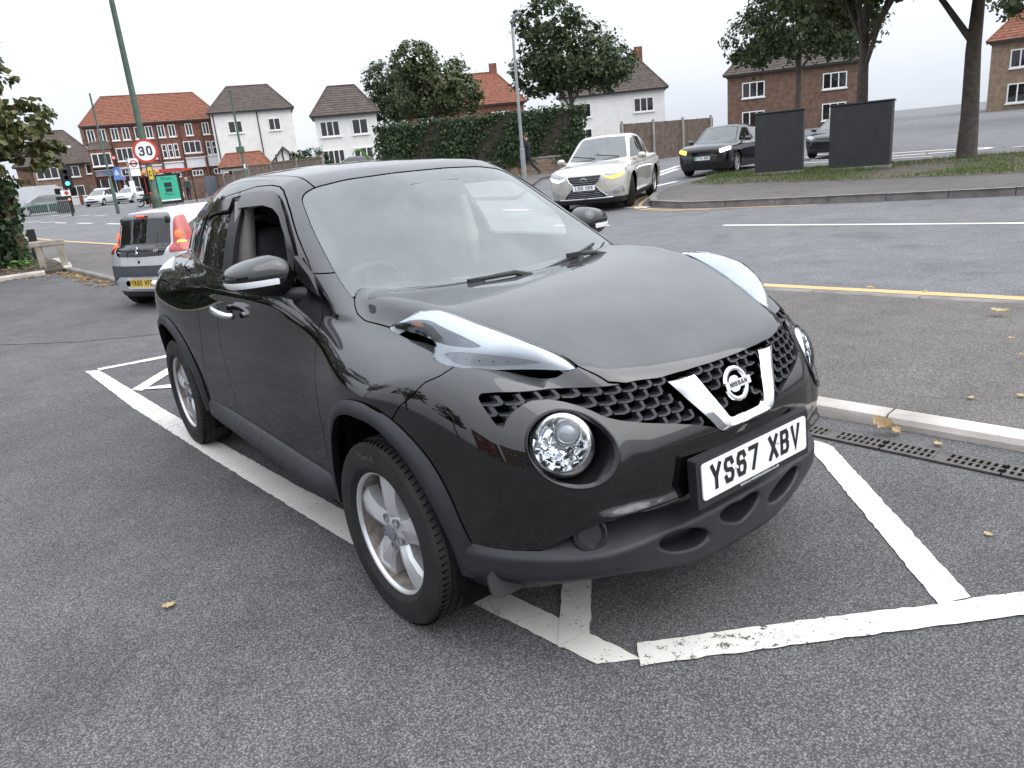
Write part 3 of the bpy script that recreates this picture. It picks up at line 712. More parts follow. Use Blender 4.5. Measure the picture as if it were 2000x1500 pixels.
def juke_F(x, y, z):
    Y = np.sqrt(y*y+1e-8)
    # lower body with wings and haunches
    kS = .10+.06*sstep(-.5, 0, x)+.05*sstep(-2.2, -2.6, x)
    low = smax(Y-juke_side(x, z), z-juke_wing(x, Y), kS)
    chin = .022*np.exp(-((z-.512)/.020)**2)*sstep(.2, .3, Y)*(1-sstep(.50, .60, Y))
    low = smax(low, (x-juke_front(Y, z)-chin)*.85, .12)
    low = smax(low, (-3.29+.33*Y*Y-x)*.9, .16)
    low = smax(low, .20-z, .05)
    # bonnet: crown between two crests
    c = juke_crest(x)
    bt = z-(juke_bonnet(x)+.022*sstep(.35, -.3, x)*(Y/.6)**4-.012*sstep(.1, .6, x)*(Y/.4)**2)
    bs = (Y-c-.01)*.82+(z-juke_bonnet(x)-.0)*.57
    bs = smax(bs, (Y-c-.11), .02)
    bon = smax(bt, bs, .035)
    bon = smax(bon, (x-juke_front(Y, z)-.0)*.9, .035)
    bon = smax(bon, -1.0-x, .05)
    low = smin(low, bon, .03)
    # cabin
    g = Y-juke_green(z)-.02*sstep(-.4, -1.2, x)+.25*sstep(-1.7, -3.3, x)+.028*sstep(-1.0, -.45, x)
    ws = (x-(-.215-(z-1.05)*1.58-(.36+.75*(z-1.07))*Y*Y))*.53
    rf = z-(juke_roof(x)-.085*Y*Y-.20*Y**4)
    cab = smax(g*.93, rf, .075)
    cab = smax(cab, ws, .045)
    cab = smax(cab, (-3.19-(1.3-z)*.33-x+.30*Y*Y)*.9, .1)
    cab = smax(cab, 1.0-z, .02)
    return smin(low, cab, .03)
# ---------------------------------------------------------------- lettering
GLY = {'Y': [[(0, 1), (.5, .45), (1, 1)], [(.5, .45), (.5, 0)]], 'S': [[(.95, .8), (.8, 1), (.2, 1), (.03, .85), (.03, .66), (.2, .53), (.8, .47), (.97, .34), (.97, .15), (.8, 0), (.2, 0), (.05, .2)]],
 '6': [[(.95, .82), (.8, 1), (.2, 1), (.04, .8), (.04, .2), (.2, 0), (.8, 0), (.96, .2), (.96, .38), (.8, .55), (.2, .55), (.04, .4)]], '7': [[(0, 1), (1, 1), (.42, 0)]],
 'X': [[(0, 1), (1, 0)], [(0, 0), (1, 1)]], 'B': [[(.06, 0), (.06, 1), (.75, 1), (.93, .86), (.93, .66), (.78, .53), (.06, .53)], [(.78, .53), (.97, .38), (.97, .16), (.8, 0), (.06, 0)]],
 'V': [[(0, 1), (.5, 0), (1, 1)]], 'K': [[(.06, 0), (.06, 1)], [(.98, 1), (.06, .42)], [(.38, .6), (1, 0)]], '0': [[(.2, 0), (.04, .2), (.04, .8), (.2, 1), (.8, 1), (.96, .8), (.96, .2), (.8, 0), (.2, 0)]],
 'W': [[(0, 1), (.22, 0), (.5, .75), (.78, 0), (1, 1)]], 'F': [[(.06, 0), (.06, 1), (1, 1)], [(.06, .53), (.85, .53)]], 'D': [[(.06, 0), (.06, 1), (.7, 1), (.95, .78), (.95, .22), (.7, 0), (.06, 0)]],
 'L': [[(.06, 1), (.06, 0), (.95, 0)]], '1': [[(.3, .8), (.55, 1), (.55, 0)]], '5': [[(.93, 1), (.12, 1), (.08, .55), (.75, .58), (.96, .4), (.96, .18), (.78, 0), (.2, 0), (.04, .18)]],
 'N': [[(.05, 0), (.05, 1), (.95, 0), (.95, 1)]], 'U': [[(.05, 1), (.05, .2), (.22, 0), (.78, 0), (.95, .2), (.95, 1)]], '3': [[(.05, .85), (.2, 1), (.78, 1), (.94, .85), (.94, .66), (.76, .53), (.4, .53)], [(.76, .53), (.97, .36), (.97, .15), (.8, 0), (.2, 0), (.03, .16)]],
 'C': [[(.95, .78), (.8, 1), (.2, 1), (.04, .8), (.04, .2), (.2, 0), (.8, 0), (.95, .22)]], 'I': [[(.5, 0), (.5, 1)]], 'A': [[(0, 0), (.5, 1), (1, 0)], [(.2, .33), (.8, .33)]]}
GLY['O'] = GLY['0']
def stroke_text(mb, txt, h, wd, st, gap, space, M, thick=.0012):
    """plate lettering: strokes as thin solid bars in the xy plane of M, centred"""
    ws = [space if c == ' ' else (st if c in '1I' else wd) for c in txt]
    tot = sum(ws)+gap*(len(txt)-1); x = -tot/2; k = 0
    for c, wch in zip(txt, ws):
        if c != ' ':
            for pl in GLY[c]:
                pts = [(x+st/2+p[0]*(wch-st) if c not in '1I' else x+st/2+(p[0]-.55)*.5*wd*(c == '1'), -h/2+st/2+p[1]*(h-st)) for p in pl]
                n = len(pts); L, Rr = [], []
                for i, p in enumerate(pts):
                    q0, q1 = pts[max(i-1, 0)], pts[min(i+1, n-1)]
                    d0 = Vector((p[0]-q0[0], p[1]-q0[1])); d1 = Vector((q1[0]-p[0], q1[1]-p[1]))
                    if d0.length < 1e-9: d0 = d1
                    if d1.length < 1e-9: d1 = d0
                    d0.normalize(); d1.normalize(); n0 = Vector((-d0.y, d0.x)); n1 = Vector((-d1.y, d1.x)); m = n0+n1
                    m = n0 if m.length < .3 else m.normalized(); s = st/2/max(m.dot(n0), .45)
                    e0 = d0*(-st/2) if i == 0 else (d1*(st/2) if i == n-1 else Vector((0, 0)))
                    if pts[0] == pts[-1]: e0 = Vector((0, 0))
                    L.append((p[0]+m.x*s+e0.x, p[1]+m.y*s+e0.y)); Rr.append((p[0]-m.x*s+e0.x, p[1]-m.y*s+e0.y))
                for i in range(n-1):
                    k += 1; t = thick+(k % 5)*.00012
                    mb.prism([Rr[i], Rr[i+1], L[i+1], L[i]], -.0004, t, M)
        x += wch+gap
def font_mesh(name, txt, size, M, ext=.0006, mat=None, parent=None, sx=1, align='CENTER', space=1):
    cu = bpy.data.curves.new(name, 'FONT'); cu.body = txt; cu.size = size; cu.align_x = align; cu.align_y = 'CENTER'; cu.extrude = ext; cu.space_character = space; cu.resolution_u = 2
    o = bpy.data.objects.new(name, cu); me = bpy.data.meshes.new_from_object(o); bpy.data.objects.remove(o); bpy.data.curves.remove(cu)
    me.transform(M @ Matrix.Diagonal((sx, 1, 1, 1))); me.name = name
    return raw(name, me, mat, parent)
def face_M(p, nrm, up=(0, 0, 1)):
    """frame whose z looks along nrm, y upwards"""
    z = Vector(nrm).normalized(); x = Vector(up).cross(z).normalized(); y = z.cross(x)
    return Matrix(((x.x, y.x, z.x, p[0]), (x.y, y.y, z.y, p[1]), (x.z, y.z, z.z, p[2]), (0, 0, 0, 1)))
def rrect(w, h, r, n=4):
    o = []
    for cx, cy, a0 in ((w/2-r, h/2-r, 0), (-w/2+r, h/2-r, 90), (-w/2+r, -h/2+r, 180), (w/2-r, -h/2+r, 270)):
        for k in range(n+1): a = R_(a0+90*k/n); o.append((cx+r*math.cos(a), cy+r*math.sin(a)))
    return o
def number_plate(txt, M, parent, mat='plate_white', holder=True, h=.079, wd=.048, st=.0135, green=False):
    t = MB(); t.prism(rrect(.52, .111, .012), 0, .004, M); pl = t.build('number_plate', K[mat], parent)
    l = MB(); stroke_text(l, txt, h, wd, st, .0115, .03, M @ Matrix.Translation((.012 if green else 0, .004, .0042))); l.build('plate_lettering', K['ink'], pl)
    if holder:
        b = MB(); b.prism(rrect(.556, .150, .008), -.032, -.0015, M @ Matrix.Translation((0, -.004, 0))); b.build('plate_surround', K['trim_dark'], pl)
        sc = MB()
        for sx, sy in ((-.105, .0), (.105, .012)): sc.lathe([(.0001, .0105), (.004, .0095), (.0062, .006), (.0062, .003)], 10, M @ Matrix.Translation((sx, sy, .0)))
        sc.build('plate_screw', K['white'], pl, 60)
    return pl
# ---------------------------------------------------------------- the black crossover in the bay
def arc_poly(cx, cz, rx0, rx1, rz, zb, n=28, k=1.0):
    """arch outline: rx0 towards the rear, rx1 towards the front, down to zb"""
    o = []
    for i in range(n+1):
        a = math.pi*i/n; c, s = math.cos(a), math.sin(a)
        o.append((cx+(rx1 if c > 0 else rx0)*c, cz+rz*s))
    return [(cx+rx1*.985, zb)]+o+[(cx-rx0*.985, zb)]
J = thing('black_car', 'glossy black compact crossover parked nose-out in the white-lined bay, its front passenger-side window open', 'car')
J['label'] = 'large glossy black crossover car parked in the white lined bay in the foreground'
P_, Q_ = surface_nets(juke_F, (-3.42, -.03, .16), (.93, .97, 1.6), .0135)
P_ = project(juke_F, P_); N_j = grad(juke_F, P_); N_j /= np.linalg.norm(N_j, axis=1, keepdims=True)
H = TM(P_, np.concatenate([Q_[:, [0, 1, 2]], Q_[:, [0, 2, 3]]]), N_j).cut(lambda P: P[:, 1]-1e-5)
S_ = lambda P: P[:, [0, 2]]; T_ = lambda P: P[:, [0, 1]]; F_ = lambda P: P[:, [1, 2]]
archF_o = [(-.49, .30), (-.485, .40), (-.455, .53), (-.385, .632), (-.265, .72), (-.125, .778), (0, .798), (.085, .79), (.175, .764), (.264, .709), (.325, .645), (.366, .562), (.392, .468), (.41, .406), (.43, .366), (.44, .30)]
archF_i = [(-.405, .18), (-.40, .33), (-.38, .46), (-.315, .60), (-.20, .70), (-.09, .74), (0, .75), (.08, .743), (.15, .712), (.225, .655), (.29, .56), (.33, .46), (.352, .36), (.355, .18)]
archR_o = [(-3.03, .26), (-3.02, .38), (-2.985, .52), (-2.91, .64), (-2.80, .73), (-2.67, .785), (-2.53, .80), (-2.40, .79), (-2.28, .755), (-2.18, .684), (-2.125, .582), (-2.09, .481), (-2.075, .373), (-2.07, .26)]
archR_i = [(-2.935, .18), (-2.93, .37), (-2.90, .48), (-2.84, .60), (-2.75, .69), (-2.64, .735), (-2.53, .75), (-2.42, .735), (-2.31, .69), (-2.22, .60), (-2.16, .48), (-2.13, .37), (-2.125, .18)]
aF, aR, aFo, aRo = [crv(q, 4) for q in (archF_i, archR_i, archF_o, archR_o)]
lamp_in = [(-.081, .694), (-.047, .671), (-.009, .650), (.04, .630), (.105, .598), (.145, .586), (.185, .575), (.249, .556), (.309, .536), (.371, .512), (.433, .489), (.485, .468), (.525, .455), (.565, .452)]
lamp_poly = lamp_in+[(.53, .507), (.49, .548), (.44, .597), (.395, .652), (.345, .698), (.29, .721), (.238, .724), (.240, .708), (.258, .684), (.25, .672), (.163, .687), (.068, .701), (-.044, .699)]
bon_edge = [(-.403, .622), (-.395, .645), (-.37, .667), (-.34, .683), (-.305, .695), (-.25, .699), (-.164, .697)]+lamp_in+[(.60, .438), (.645, .415), (.672, .374), (.704, .268), (.718, .171), (.726, .07), (.728, -.05)]
bon_poly = [(-.195, -.05), (-.195, 0), (-.215, .163), (-.262, .354), (-.33, .522), (-.385, .60)]+bon_edge
door_f = [(-1.265, 1.466), (-1.155, 1.457), (-1.094, 1.441), (-1.022, 1.406), (-.938, 1.356), (-.806, 1.267), (-.672, 1.18), (-.589, 1.115), (-.51, 1.041), (-.462, .985), (-.448, .92), (-.460, .863), (-.462, .76), (-.474, .573), (-.486, .454), (-.487, .36)]
B_ln = [(-1.62, 1.449), (-1.575, 1.30), (-1.52, 1.145), (-1.54, 1.058), (-1.588, .943), (-1.612, .802), (-1.607, .687), (-1.582, .542), (-1.585, .36)]
dtop = [(-1.62, 1.449), (-1.445, 1.466)]
rd_poly = B_ln+[(-2.04, .36), (-2.02, .46), (-1.96, .60), (-1.90, .72), (-1.868, .847), (-1.889, .923), (-1.957, 1.0), (-2.094, 1.06), (-2.42, 1.075), (-2.54, 1.10), (-2.60, 1.20), (-2.58, 1.30), (-2.378, 1.378), (-2.015, 1.412), (-1.78, 1.434)]
fd_poly = door_f+B_ln[::-1]+dtop[1:]
win_f = rnd([(-1.53, 1.423), (-1.315, 1.432), (-1.16, 1.427), (-1.07, 1.405), (-.962, 1.345), (-.824, 1.25), (-.765, 1.20), (-.742, 1.10), (-1.455, 1.094)], .05)
win_r = rnd([(-1.655, 1.412), (-1.843, 1.402), (-2.12, 1.378), (-2.30, 1.352), (-2.385, 1.25), (-2.395, 1.115), (-1.592, 1.094)], .04)
dlo = rnd([(-1.315, 1.442), (-1.15, 1.436), (-1.055, 1.412), (-.95, 1.356), (-.81, 1.258), (-.745, 1.20), (-.725, 1.085), (-1.5, 1.078), (-2.40, 1.098), (-2.53, 1.13), (-2.55, 1.24), (-2.45, 1.345), (-2.30, 1.366), (-1.843, 1.414), (-1.5, 1.438)], .05)
ws_poly = rnd([(-.1, 1.470), (.134, 1.470), (.351, 1.461), (.481, 1.442), (.53, 1.424), (.560, 1.40), (.588, 1.333), (.607, 1.286), (.629, 1.217), (.65, 1.15), (.665, 1.09), (.665, .95), (-.1, .95)], .03)
ws_in = rnd([(-.1, 1.441), (.167, 1.441), (.414, 1.430), (.505, 1.408), (.530, 1.385), (.576, 1.271), (.606, 1.156), (.606, 1.10), (.585, 1.086), (.451, 1.077), (.27, 1.071), (-.1, 1.066)], .03)
gr_poly = [(-.05, .852), (.171, .850), (.269, .847), (.374, .854), (.428, .854), (.515, .856), (.591, .861), (.674, .868), (.705, .867), (.717, .858), (.718, .84), (.714, .803), (.711, .788), (.700, .781), (.690, .797), (.669, .818), (.637, .835), (.61, .841), (.571, .838), (.538, .828), (.508, .814), (.482, .796), (.466, .781), (.433, .767), (.37, .749), (.279, .727), (.213, .709), (.15, .686), (.12, .662), (-.05, .655)]
V_out = [(-.05, .664), (.10, .664), (.128, .672), (.145, .69), (.252, .8345), (.156, .8365), (.093, .718), (.082, .704), (.06, .699), (-.05, .699)]
zb_ = C1([0, .24, .41, .506, .535, .579, .63, .677, .71, .764, .9], [.482, .486, .506, .508, .496, .473, .436, .392, .371, .366, .362], True)
HL = (.572, .712)                                                     # round lamp, seen from the front
GP = .0022
def reg(m, *gs):
    for g in gs: m = m.cut(g)
    return m
front_g = lambda P: np.maximum(np.minimum(poly_sd(S_(P), [(.36, .975), (.322, .925), (.305, .906), (.27, .888), (.233, .842), (.199, .817), (.167, .775), (.10, .69), (.1, .1), (1.2, .1), (1.2, .99), (.6, .99)]), 1), -1)
H = reg(H, lambda P: np.maximum(-np.maximum(poly_sd(S_(P), aF), poly_sd(S_(P), aR)), (.62-P[:, 1])*.5))
up_ = lambda P: P[:, 2]-.80
bon_g = lambda P: np.minimum(np.minimum(poly_sd(T_(P), bon_poly), (P[:, 2]-.837)*1.0), 1)
lamp_g = lambda P: np.minimum(poly_sd(T_(P), lamp_poly), (P[:, 2]-.80))
ws_g = lambda P: np.minimum(np.minimum(poly_sd(F_(P), ws_poly), -.12-P[:, 0]), P[:, 0]+1.2)
cowl_x = C1([0, .163, .354, .522, .60, .66], [-.195, -.215, -.262, -.33, -.385, -.45], True)
def put(name, tm, mat, d=0, lip=.012, par=None, both=True, one=None):
    """a pair of mirrored panels, or one panel across the centre line"""
    if not len(tm.T): return []
    tm = tm.offset(d) if d else tm
    par = par or J; res = []
    if both == 'join':
        tm2 = tm.join(tm.mirror())
        # weld the centre seam
        key = np.round(tm2.P, 5); u, idx, inv = np.unique(key, axis=0, return_index=True, return_inverse=True)
        tm2 = TM(tm2.P[idx], inv.ravel()[tm2.T], tm2.N[idx])
        c = np.abs(tm2.P[:, 1]) < 1e-4; tm2.N[c, 1] = 0
        return [raw(name, tm_mesh(name, tm2.lips(lip) if lip else tm2), K[mat], par)]
    tm = tm.lips(lip) if lip else tm
    for i, t in enumerate((tm, tm.mirror())): res.append(raw(name, tm_mesh(name, t), K[mat], par[i] if isinstance(par, list) else par))
    return res
# glass, roof and panels
wsm = reg(H, ws_g, lambda P: -bon_g(P)-.004, lambda P: cowl_x(np.clip(P[:, 1], 0, .66))-P[:, 0]+.06)
put('windscreen', wsm.offset(-.003), 'screen', 0, 0, both='join')
put('sensor_shade', reg(wsm, lambda P: poly_sd(F_(P), [(-.05, 1.447), (.135, 1.445), (.098, 1.36), (-.05, 1.358)])), 'frit', -.0085, 0, both='join')
put('windscreen_border', reg(wsm, lambda P: -poly_sd(F_(P), ws_in)), 'frit', -.007, 0, both='join')
cab = reg(H, lambda P: -ws_g(P)-GP*1.2)
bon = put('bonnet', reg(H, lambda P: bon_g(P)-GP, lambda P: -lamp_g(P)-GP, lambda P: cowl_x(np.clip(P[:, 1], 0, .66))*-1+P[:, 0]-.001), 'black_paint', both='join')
body = reg(cab, lambda P: -bon_g(P)-GP, lambda P: -lamp_g(P)-GP)
bum = reg(body, lambda P: front_g(P)-GP)
rest = reg(body, lambda P: -front_g(P)-GP)
ring_g = lambda P: np.hypot((P[:, 1]-HL[0]), (P[:, 2]-HL[1])*1.02)-.101
hole = lambda P: np.maximum(ring_g(P), .4-P[:, 0])
bump_paint = reg(bum, lambda P: P[:, 2]-zb_(P[:, 1]), lambda P: -np.minimum(poly_sd(F_(P), gr_poly), P[:, 0]-.3), hole, lambda P: -np.minimum(poly_sd(S_(P), aFo), P[:, 1]-.6)-.001)
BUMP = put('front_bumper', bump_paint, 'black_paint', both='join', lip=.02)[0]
sill_g = lambda P: np.minimum(np.minimum(.376-P[:, 2], P[:, 0]+2.13), -.40-P[:, 0])
rest = reg(rest, lambda P: -sill_g(P)-GP)
roof_y = C1([-3.2, -2.9, -2.4, -1.9, -1.4, -.98, -.8], [.36, .41, .455, .48, .487, .484, .48])
roof_g = lambda P: np.minimum(np.minimum(roof_y(P[:, 0])-P[:, 1], P[:, 2]-1.36), -.8-P[:, 0])
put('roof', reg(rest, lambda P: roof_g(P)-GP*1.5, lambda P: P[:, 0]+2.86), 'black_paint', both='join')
side = reg(rest, lambda P: -np.minimum(roof_g(P), P[:, 0]+2.86)-GP*1.5)
fdg = lambda P: np.minimum(poly_sd(S_(P), fd_poly), (P[:, 1]-.45)); rdg = lambda P: np.minimum(poly_sd(S_(P), rd_poly), (P[:, 1]-.40))
dlog = lambda P: np.minimum(poly_sd(S_(P), dlo), P[:, 1]-.40)
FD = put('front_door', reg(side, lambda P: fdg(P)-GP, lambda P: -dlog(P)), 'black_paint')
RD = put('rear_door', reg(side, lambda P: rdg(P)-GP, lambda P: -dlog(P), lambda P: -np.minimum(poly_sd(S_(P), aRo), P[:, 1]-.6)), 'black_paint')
others = reg(side, lambda P: -np.maximum(fdg(P), rdg(P))-GP, lambda P: -dlog(P), lambda P: -np.minimum(np.maximum(poly_sd(S_(P), aFo), poly_sd(S_(P), aRo)), P[:, 1]-.6))
wing_g = lambda P: np.minimum(P[:, 0]+.66, 1.137-P[:, 2])
put('front_wing', reg(others, lambda P: wing_g(P)-GP), 'black_paint')
tail_g = lambda P: np.minimum(-2.86-P[:, 0], P[:, 2]-.62)
rb_g = lambda P: np.maximum(np.minimum(np.minimum(-2.42-(P[:, 2]-.95)*.4-P[:, 0], .985-P[:, 2]), 1), -1)
oth2 = reg(others, lambda P: -wing_g(P)-GP)
put('rear_bumper', reg(oth2, lambda P: rb_g(P)-GP), 'black_paint', both='join')
tg = lambda P: np.minimum(.70-P[:, 1]-.25*np.maximum(P[:, 2]-1.05, 0), -2.93-P[:, 0])
oth3 = reg(oth2, lambda P: -rb_g(P)-GP)
rwin_g = lambda P: np.minimum(poly_sd(F_(P), rnd([(-.1, 1.34), (.40, 1.32), (.50, 1.08), (-.1, 1.06)], .04)), -2.9-P[:, 0])
put('tailgate', reg(oth3, lambda P: tg(P)-GP, lambda P: -rwin_g(P)), 'black_paint', both='join')
put('rear_window', reg(oth3, rwin_g), 'tint', -.004, 0, both='join')
tl_g = lambda P: poly_sd(S_(P), [(-2.60, 1.045), (-2.80, 1.075), (-3.4, 1.10), (-3.4, .92), (-3.05, .97), (-2.85, 1.02)])
oth4 = reg(oth3, lambda P: -tg(P)-GP)
put('tail_light', reg(oth4, tl_g), 'lamp_white', .012, .02)
put('body_side', reg(oth4, lambda P: -tl_g(P)), 'black_paint')
# dark shell behind the panel gaps
shell = reg(H, lambda P: -lamp_g(P), lambda P: -ws_g(P), lambda P: -dlog(P), lambda P: -rwin_g(P), lambda P: -np.minimum(poly_sd(F_(P), gr_poly), P[:, 0]-.3), hole, lambda P: np.maximum(P[:, 2]-zb_(P[:, 1]), .35-P[:, 0]))
put('inner_shell', shell, 'gap', -.013, 0, both='join')
# side windows
drip = reg(H, lambda P: dlog(P)+.002, lambda P: -np.minimum(np.maximum(poly_sd(S_(P), win_f), poly_sd(S_(P), win_r)), P[:, 1]-.4))
put('window_frame', drip, 'trim_dark', -.006, .02)
put('side_window', reg(H, lambda P: np.minimum(poly_sd(S_(P), win_r), P[:, 1]-.4)+.003), 'tint', -.012, 0, par=RD)
def visor(poly_o, d, name, par):
    v = reg(H, lambda P: np.minimum(poly_sd(S_(P), poly_o), P[:, 1]-.4)); return put(name, v, 'gloss_black', d, .014, par=par)
visor(rnd([(-1.535, 1.432), (-1.30, 1.440), (-1.13, 1.433), (-1.045, 1.402), (-.94, 1.34), (-.81, 1.245), (-.752, 1.19), (-.735, 1.115), (-.785, 1.115), (-.80, 1.18), (-.87, 1.265), (-.98, 1.34), (-1.06, 1.368), (-1.2, 1.382), (-1.535, 1.372)], .02), .012, 'wind_deflector', FD)
visor(rnd([(-1.65, 1.420), (-1.85, 1.408), (-2.13, 1.384), (-2.31, 1.358), (-2.35, 1.30), (-2.28, 1.315), (-2.0, 1.348), (-1.65, 1.366)], .015), .012, 'wind_deflector', RD)
put('belt_seal', reg(H, lambda P: np.minimum(poly_sd(S_(P), [(-.74, 1.098), (-1.5, 1.092), (-2.42, 1.112), (-2.42, 1.094), (-1.5, 1.074), (-.74, 1.082)]), P[:, 1]-.5)), 'gloss_black', .004, .01)
# black plastic: sills, arches, lower bumper
for s in (1, -1):
    t = MB(); rows = []
    for q in np.linspace(0, 1, 15):
        x = -2.115+1.70*q; f = min(1, .25+q*9, .25+(1-q)*9)
        rows.append([(x, s*(.815+(yy-.815)*f), z) for yy, z in ((.80, .392), (.822, .387), (.838, .374), (.853, .352), (.860, .328), (.858, .306), (.845, .286), (.815, .268), (.74, .255), (.70, .30))])
    t.grid(rows if s > 0 else [r[::-1] for r in rows]); t.build('sill', K['trim'], J, 180)
for nm, o_, i_ in (('wheel_arch_trim', aFo, aF), ('wheel_arch_trim', aRo, aR)):
    fl = reg(H, lambda P: np.minimum(poly_sd(S_(P), o_), P[:, 1]-.6), lambda P: P[:, 2]-.30)
    q = np.clip(poly_sd(S_(fl.P), i_)*-1/.05, 0, 1)                     # bulges out from the panel towards the wheel
    Pn = fl.P.copy(); Pn += fl.N*(.004+.016*np.sqrt(1-(1-np.clip((1-q)*1.6, 0, 1))**2))[:, None]
    nn = fl.N.copy(); c = np.array([-.02 if i_ is aF else -2.53, 0, .36]); rd = fl.P-c; rd[:, 1] = 0; rd /= np.linalg.norm(rd, axis=1, keepdims=True)
    nn = nn+rd*(np.clip(q*1.6-.5, -.5, 1)*.9)[:, None]; nn /= np.linalg.norm(nn, axis=1, keepdims=True)
    put(nm, TM(Pn, fl.T, nn), 'trim', 0, .045)
lin = MB()
for cx, pl in ((0, aF), (-2.53, aR)):
    for s in (1, -1): lin = MB(); lin.grid([[(p[0], s*yy, p[1]) for p in pl] for yy in (.55, .80 if cx == 0 else .815)]); lin.build('wheel_well_liner', K['under'], J)
def lip_F(x, y, z):
    Y = np.sqrt(y*y+1e-8)
    fx = juke_front(Y, np.full_like(Y, .5) if Y.ndim == 1 else np.full((1, 1, 1), .5))+.004
    zr = .402-.012*sstep(.3, .6, Y)
    zbm = .250+.075*sstep(.12, .55, Y)
    a = smax((x-fx)*.9, (z-zr-(fx-x)*.62)*.85, .010)
    a = smax(a, (zbm-z+(x-fx)*.55)*.87, .02)
    a = smax(a, Y-.815, .05)
    a = np.maximum(a, .36-x)
    for c in (0., .255):
        o = (np.sqrt(((Y-c-.0)/.098)**2+((z-.352-.02*(Y-c)/.1)/.034)**2+1e-6)-1)*.034
        o = smax(o, fx-.095-x, .03)
        a = smax(a, -o, .012)
    return a
Pl, Ql = surface_nets(lip_F, (.34, -.02, .2), (.86, .86, .5), .007); Pl = project(lip_F, Pl)
Nl = grad(lip_F, Pl); Nl /= np.maximum(np.linalg.norm(Nl, axis=1, keepdims=True), 1e-6)
lipm = TM(Pl, np.concatenate([Ql[:, [0, 1, 2]], Ql[:, [0, 2, 3]]]), Nl).cut(lambda P: P[:, 1]-1e-5).cut(lambda P: -np.minimum(poly_sd(S_(P), aF), P[:, 1]-.6))
put('bumper_cladding', lipm, 'trim', 0, 0, both='join')
for s in (1, -1):
    t = MB(); t.prism(rrect(.19, .085, .03), -.005, .005, Matrix.Translation((.490, s*.69, .305)) @ Matrix.Rotation(R_(90), 4, 'Z') @ Matrix.Rotation(R_(70), 4, 'X')); t.build('air_deflector', K['trim_dark'], J, 40)
    t = MB(); t.lathe([(.0001, -.006), (.034, -.006), (.044, .004), (.050, .002), (.050, -.03)], 26, face_M((.668, s*.54, .446), (.82, s*.45, .30))); t.build('fog_lamp_cover', K['trim_dark'], J, 40)
# grille
def surf_x(Y, z, off=0):
    Y = np.atleast_1d(np.asarray(Y, float)); z = np.atleast_1d(np.asarray(z, float)); a = np.full_like(Y, .2); b = np.full_like(Y, .95)
    for _ in range(28):
        m = (a+b)/2; f = juke_F(m, Y, z); a = np.where(f < 0, m, a); b = np.where(f < 0, b, m)
    return a+off
gi = reg(H, lambda P: np.minimum(poly_sd(F_(P), gr_poly), P[:, 0]-.3)+.012)
gi = TM(gi.P-np.array([.03, .012, 0])*np.clip(gi.P[:, 1:2]*20, 0, 1)*[1, 1, 1]-np.array([.02, 0, 0]), gi.T, gi.N)
GR = put('grille', gi, 'gap', 0, 0, both='join')[0]
sc_shapes = 0
for s in (1, -1):
    for r in range(8):
        z0 = .674+r*.0262
        for c in range(16):
            y0 = .035+c*.047+(r % 2)*.0235
            zz = z0+.012*max(0, (y0-.3))
            if poly_sd(np.array([[y0, zz+.010]]), gr_poly)[0] < -.003: continue
            if poly_sd(np.array([[y0, zz+.008]]), V_out)[0] > -.012: continue
            if y0 < .07 and zz < .80: continue
            w2 = .0235; path = [(w2, .0), (.0, -.003), (-w2*.72, .0), (-w2*.98, .007), (-w2*.86, .0225)]
            inn = [(w2, .0035), (.0, .0025), (-w2*.52, .0055), (-w2*.52, .011), (-w2*.42, .0225)]
            ys = np.array([abs(y0+p[0]) for p in path+inn]); zs = np.array([zz+p[1] for p in path+inn])
            xs = surf_x(ys, zs)
            v = []
            for k, q in enumerate(path+inn): v.append((xs[k]-.007, s*(y0+q[0]), zs[k]))
            for k, q in enumerate(path+inn): v.append((xs[k]-.034, s*(y0+q[0]), zs[k]))
            f = []
            for k in range(4): f += [(k, k+1, 6+k, 5+k), (k, k+1, 11+k, 10+k), (5+k, 6+k, 16+k, 15+k)]
            t = MB(); t.add(v, f); t.build('grille_scale', K['trim'], GR)
def resample(p, n):
    p = np.array(p, float); d = np.concatenate([[0], np.cumsum(np.linalg.norm(np.diff(p, axis=0), axis=1))]); q = np.linspace(0, d[-1], n)
    return np.stack([np.interp(q, d, p[:, 0]), np.interp(q, d, p[:, 1])], 1)
vo = np.concatenate([resample([(.252, .836), (.150, .697)], 22), resample(crv([(.148, .694), (.138, .679), (.118, .667), (.09, .663)], 4), 14), resample([(.085, .663), (0, .663)], 12)])
vi = np.concatenate([resample([(.156, .8375), (.096, .722)], 22), resample(crv([(.094, .718), (.087, .706), (.075, .700), (.06, .698)], 4), 14), resample([(.057, .698), (0, .698)], 12)])
rows = []
for q, off in ((0, -.012), (0.0, .003), (.36, .0145), (.42, .0148), (.97, .009), (1, .006), (1, -.012)):
    m_ = vo*(1-q)+vi*q; x = surf_x(m_[:, 0], m_[:, 1])+off; r = [(float(a), -float(y), float(z)) for a, y, z in zip(x, m_[:, 0], m_[:, 1])]
    rows.append(r+[(p[0], -p[1], p[2]) for p in r[-2::-1]])
t = MB(); t.grid(rows); t.add([rows[k][0] for k in range(7)], [(0, 1, 2, 3, 4, 5, 6)]); t.add([rows[k][-1] for k in range(7)], [(6, 5, 4, 3, 2, 1, 0)]); t.build('grille_surround', K['chrome'], J, 22)
BD = MB(); bM = face_M((.764, 0, .775), (.93, 0, .34)); ringp = []
for k in range(41):
    a = 2*math.pi*k/40; ringp.append([((.047+.0085*math.cos(t))*math.cos(a), (.047+.0085*math.cos(t))*math.sin(a), .0055*math.sin(t)) for t in np.linspace(0, 2*math.pi, 11)[:-1]])
BD.grid([[tuple(bM @ Vector(p)) for p in r] for r in ringp], True)
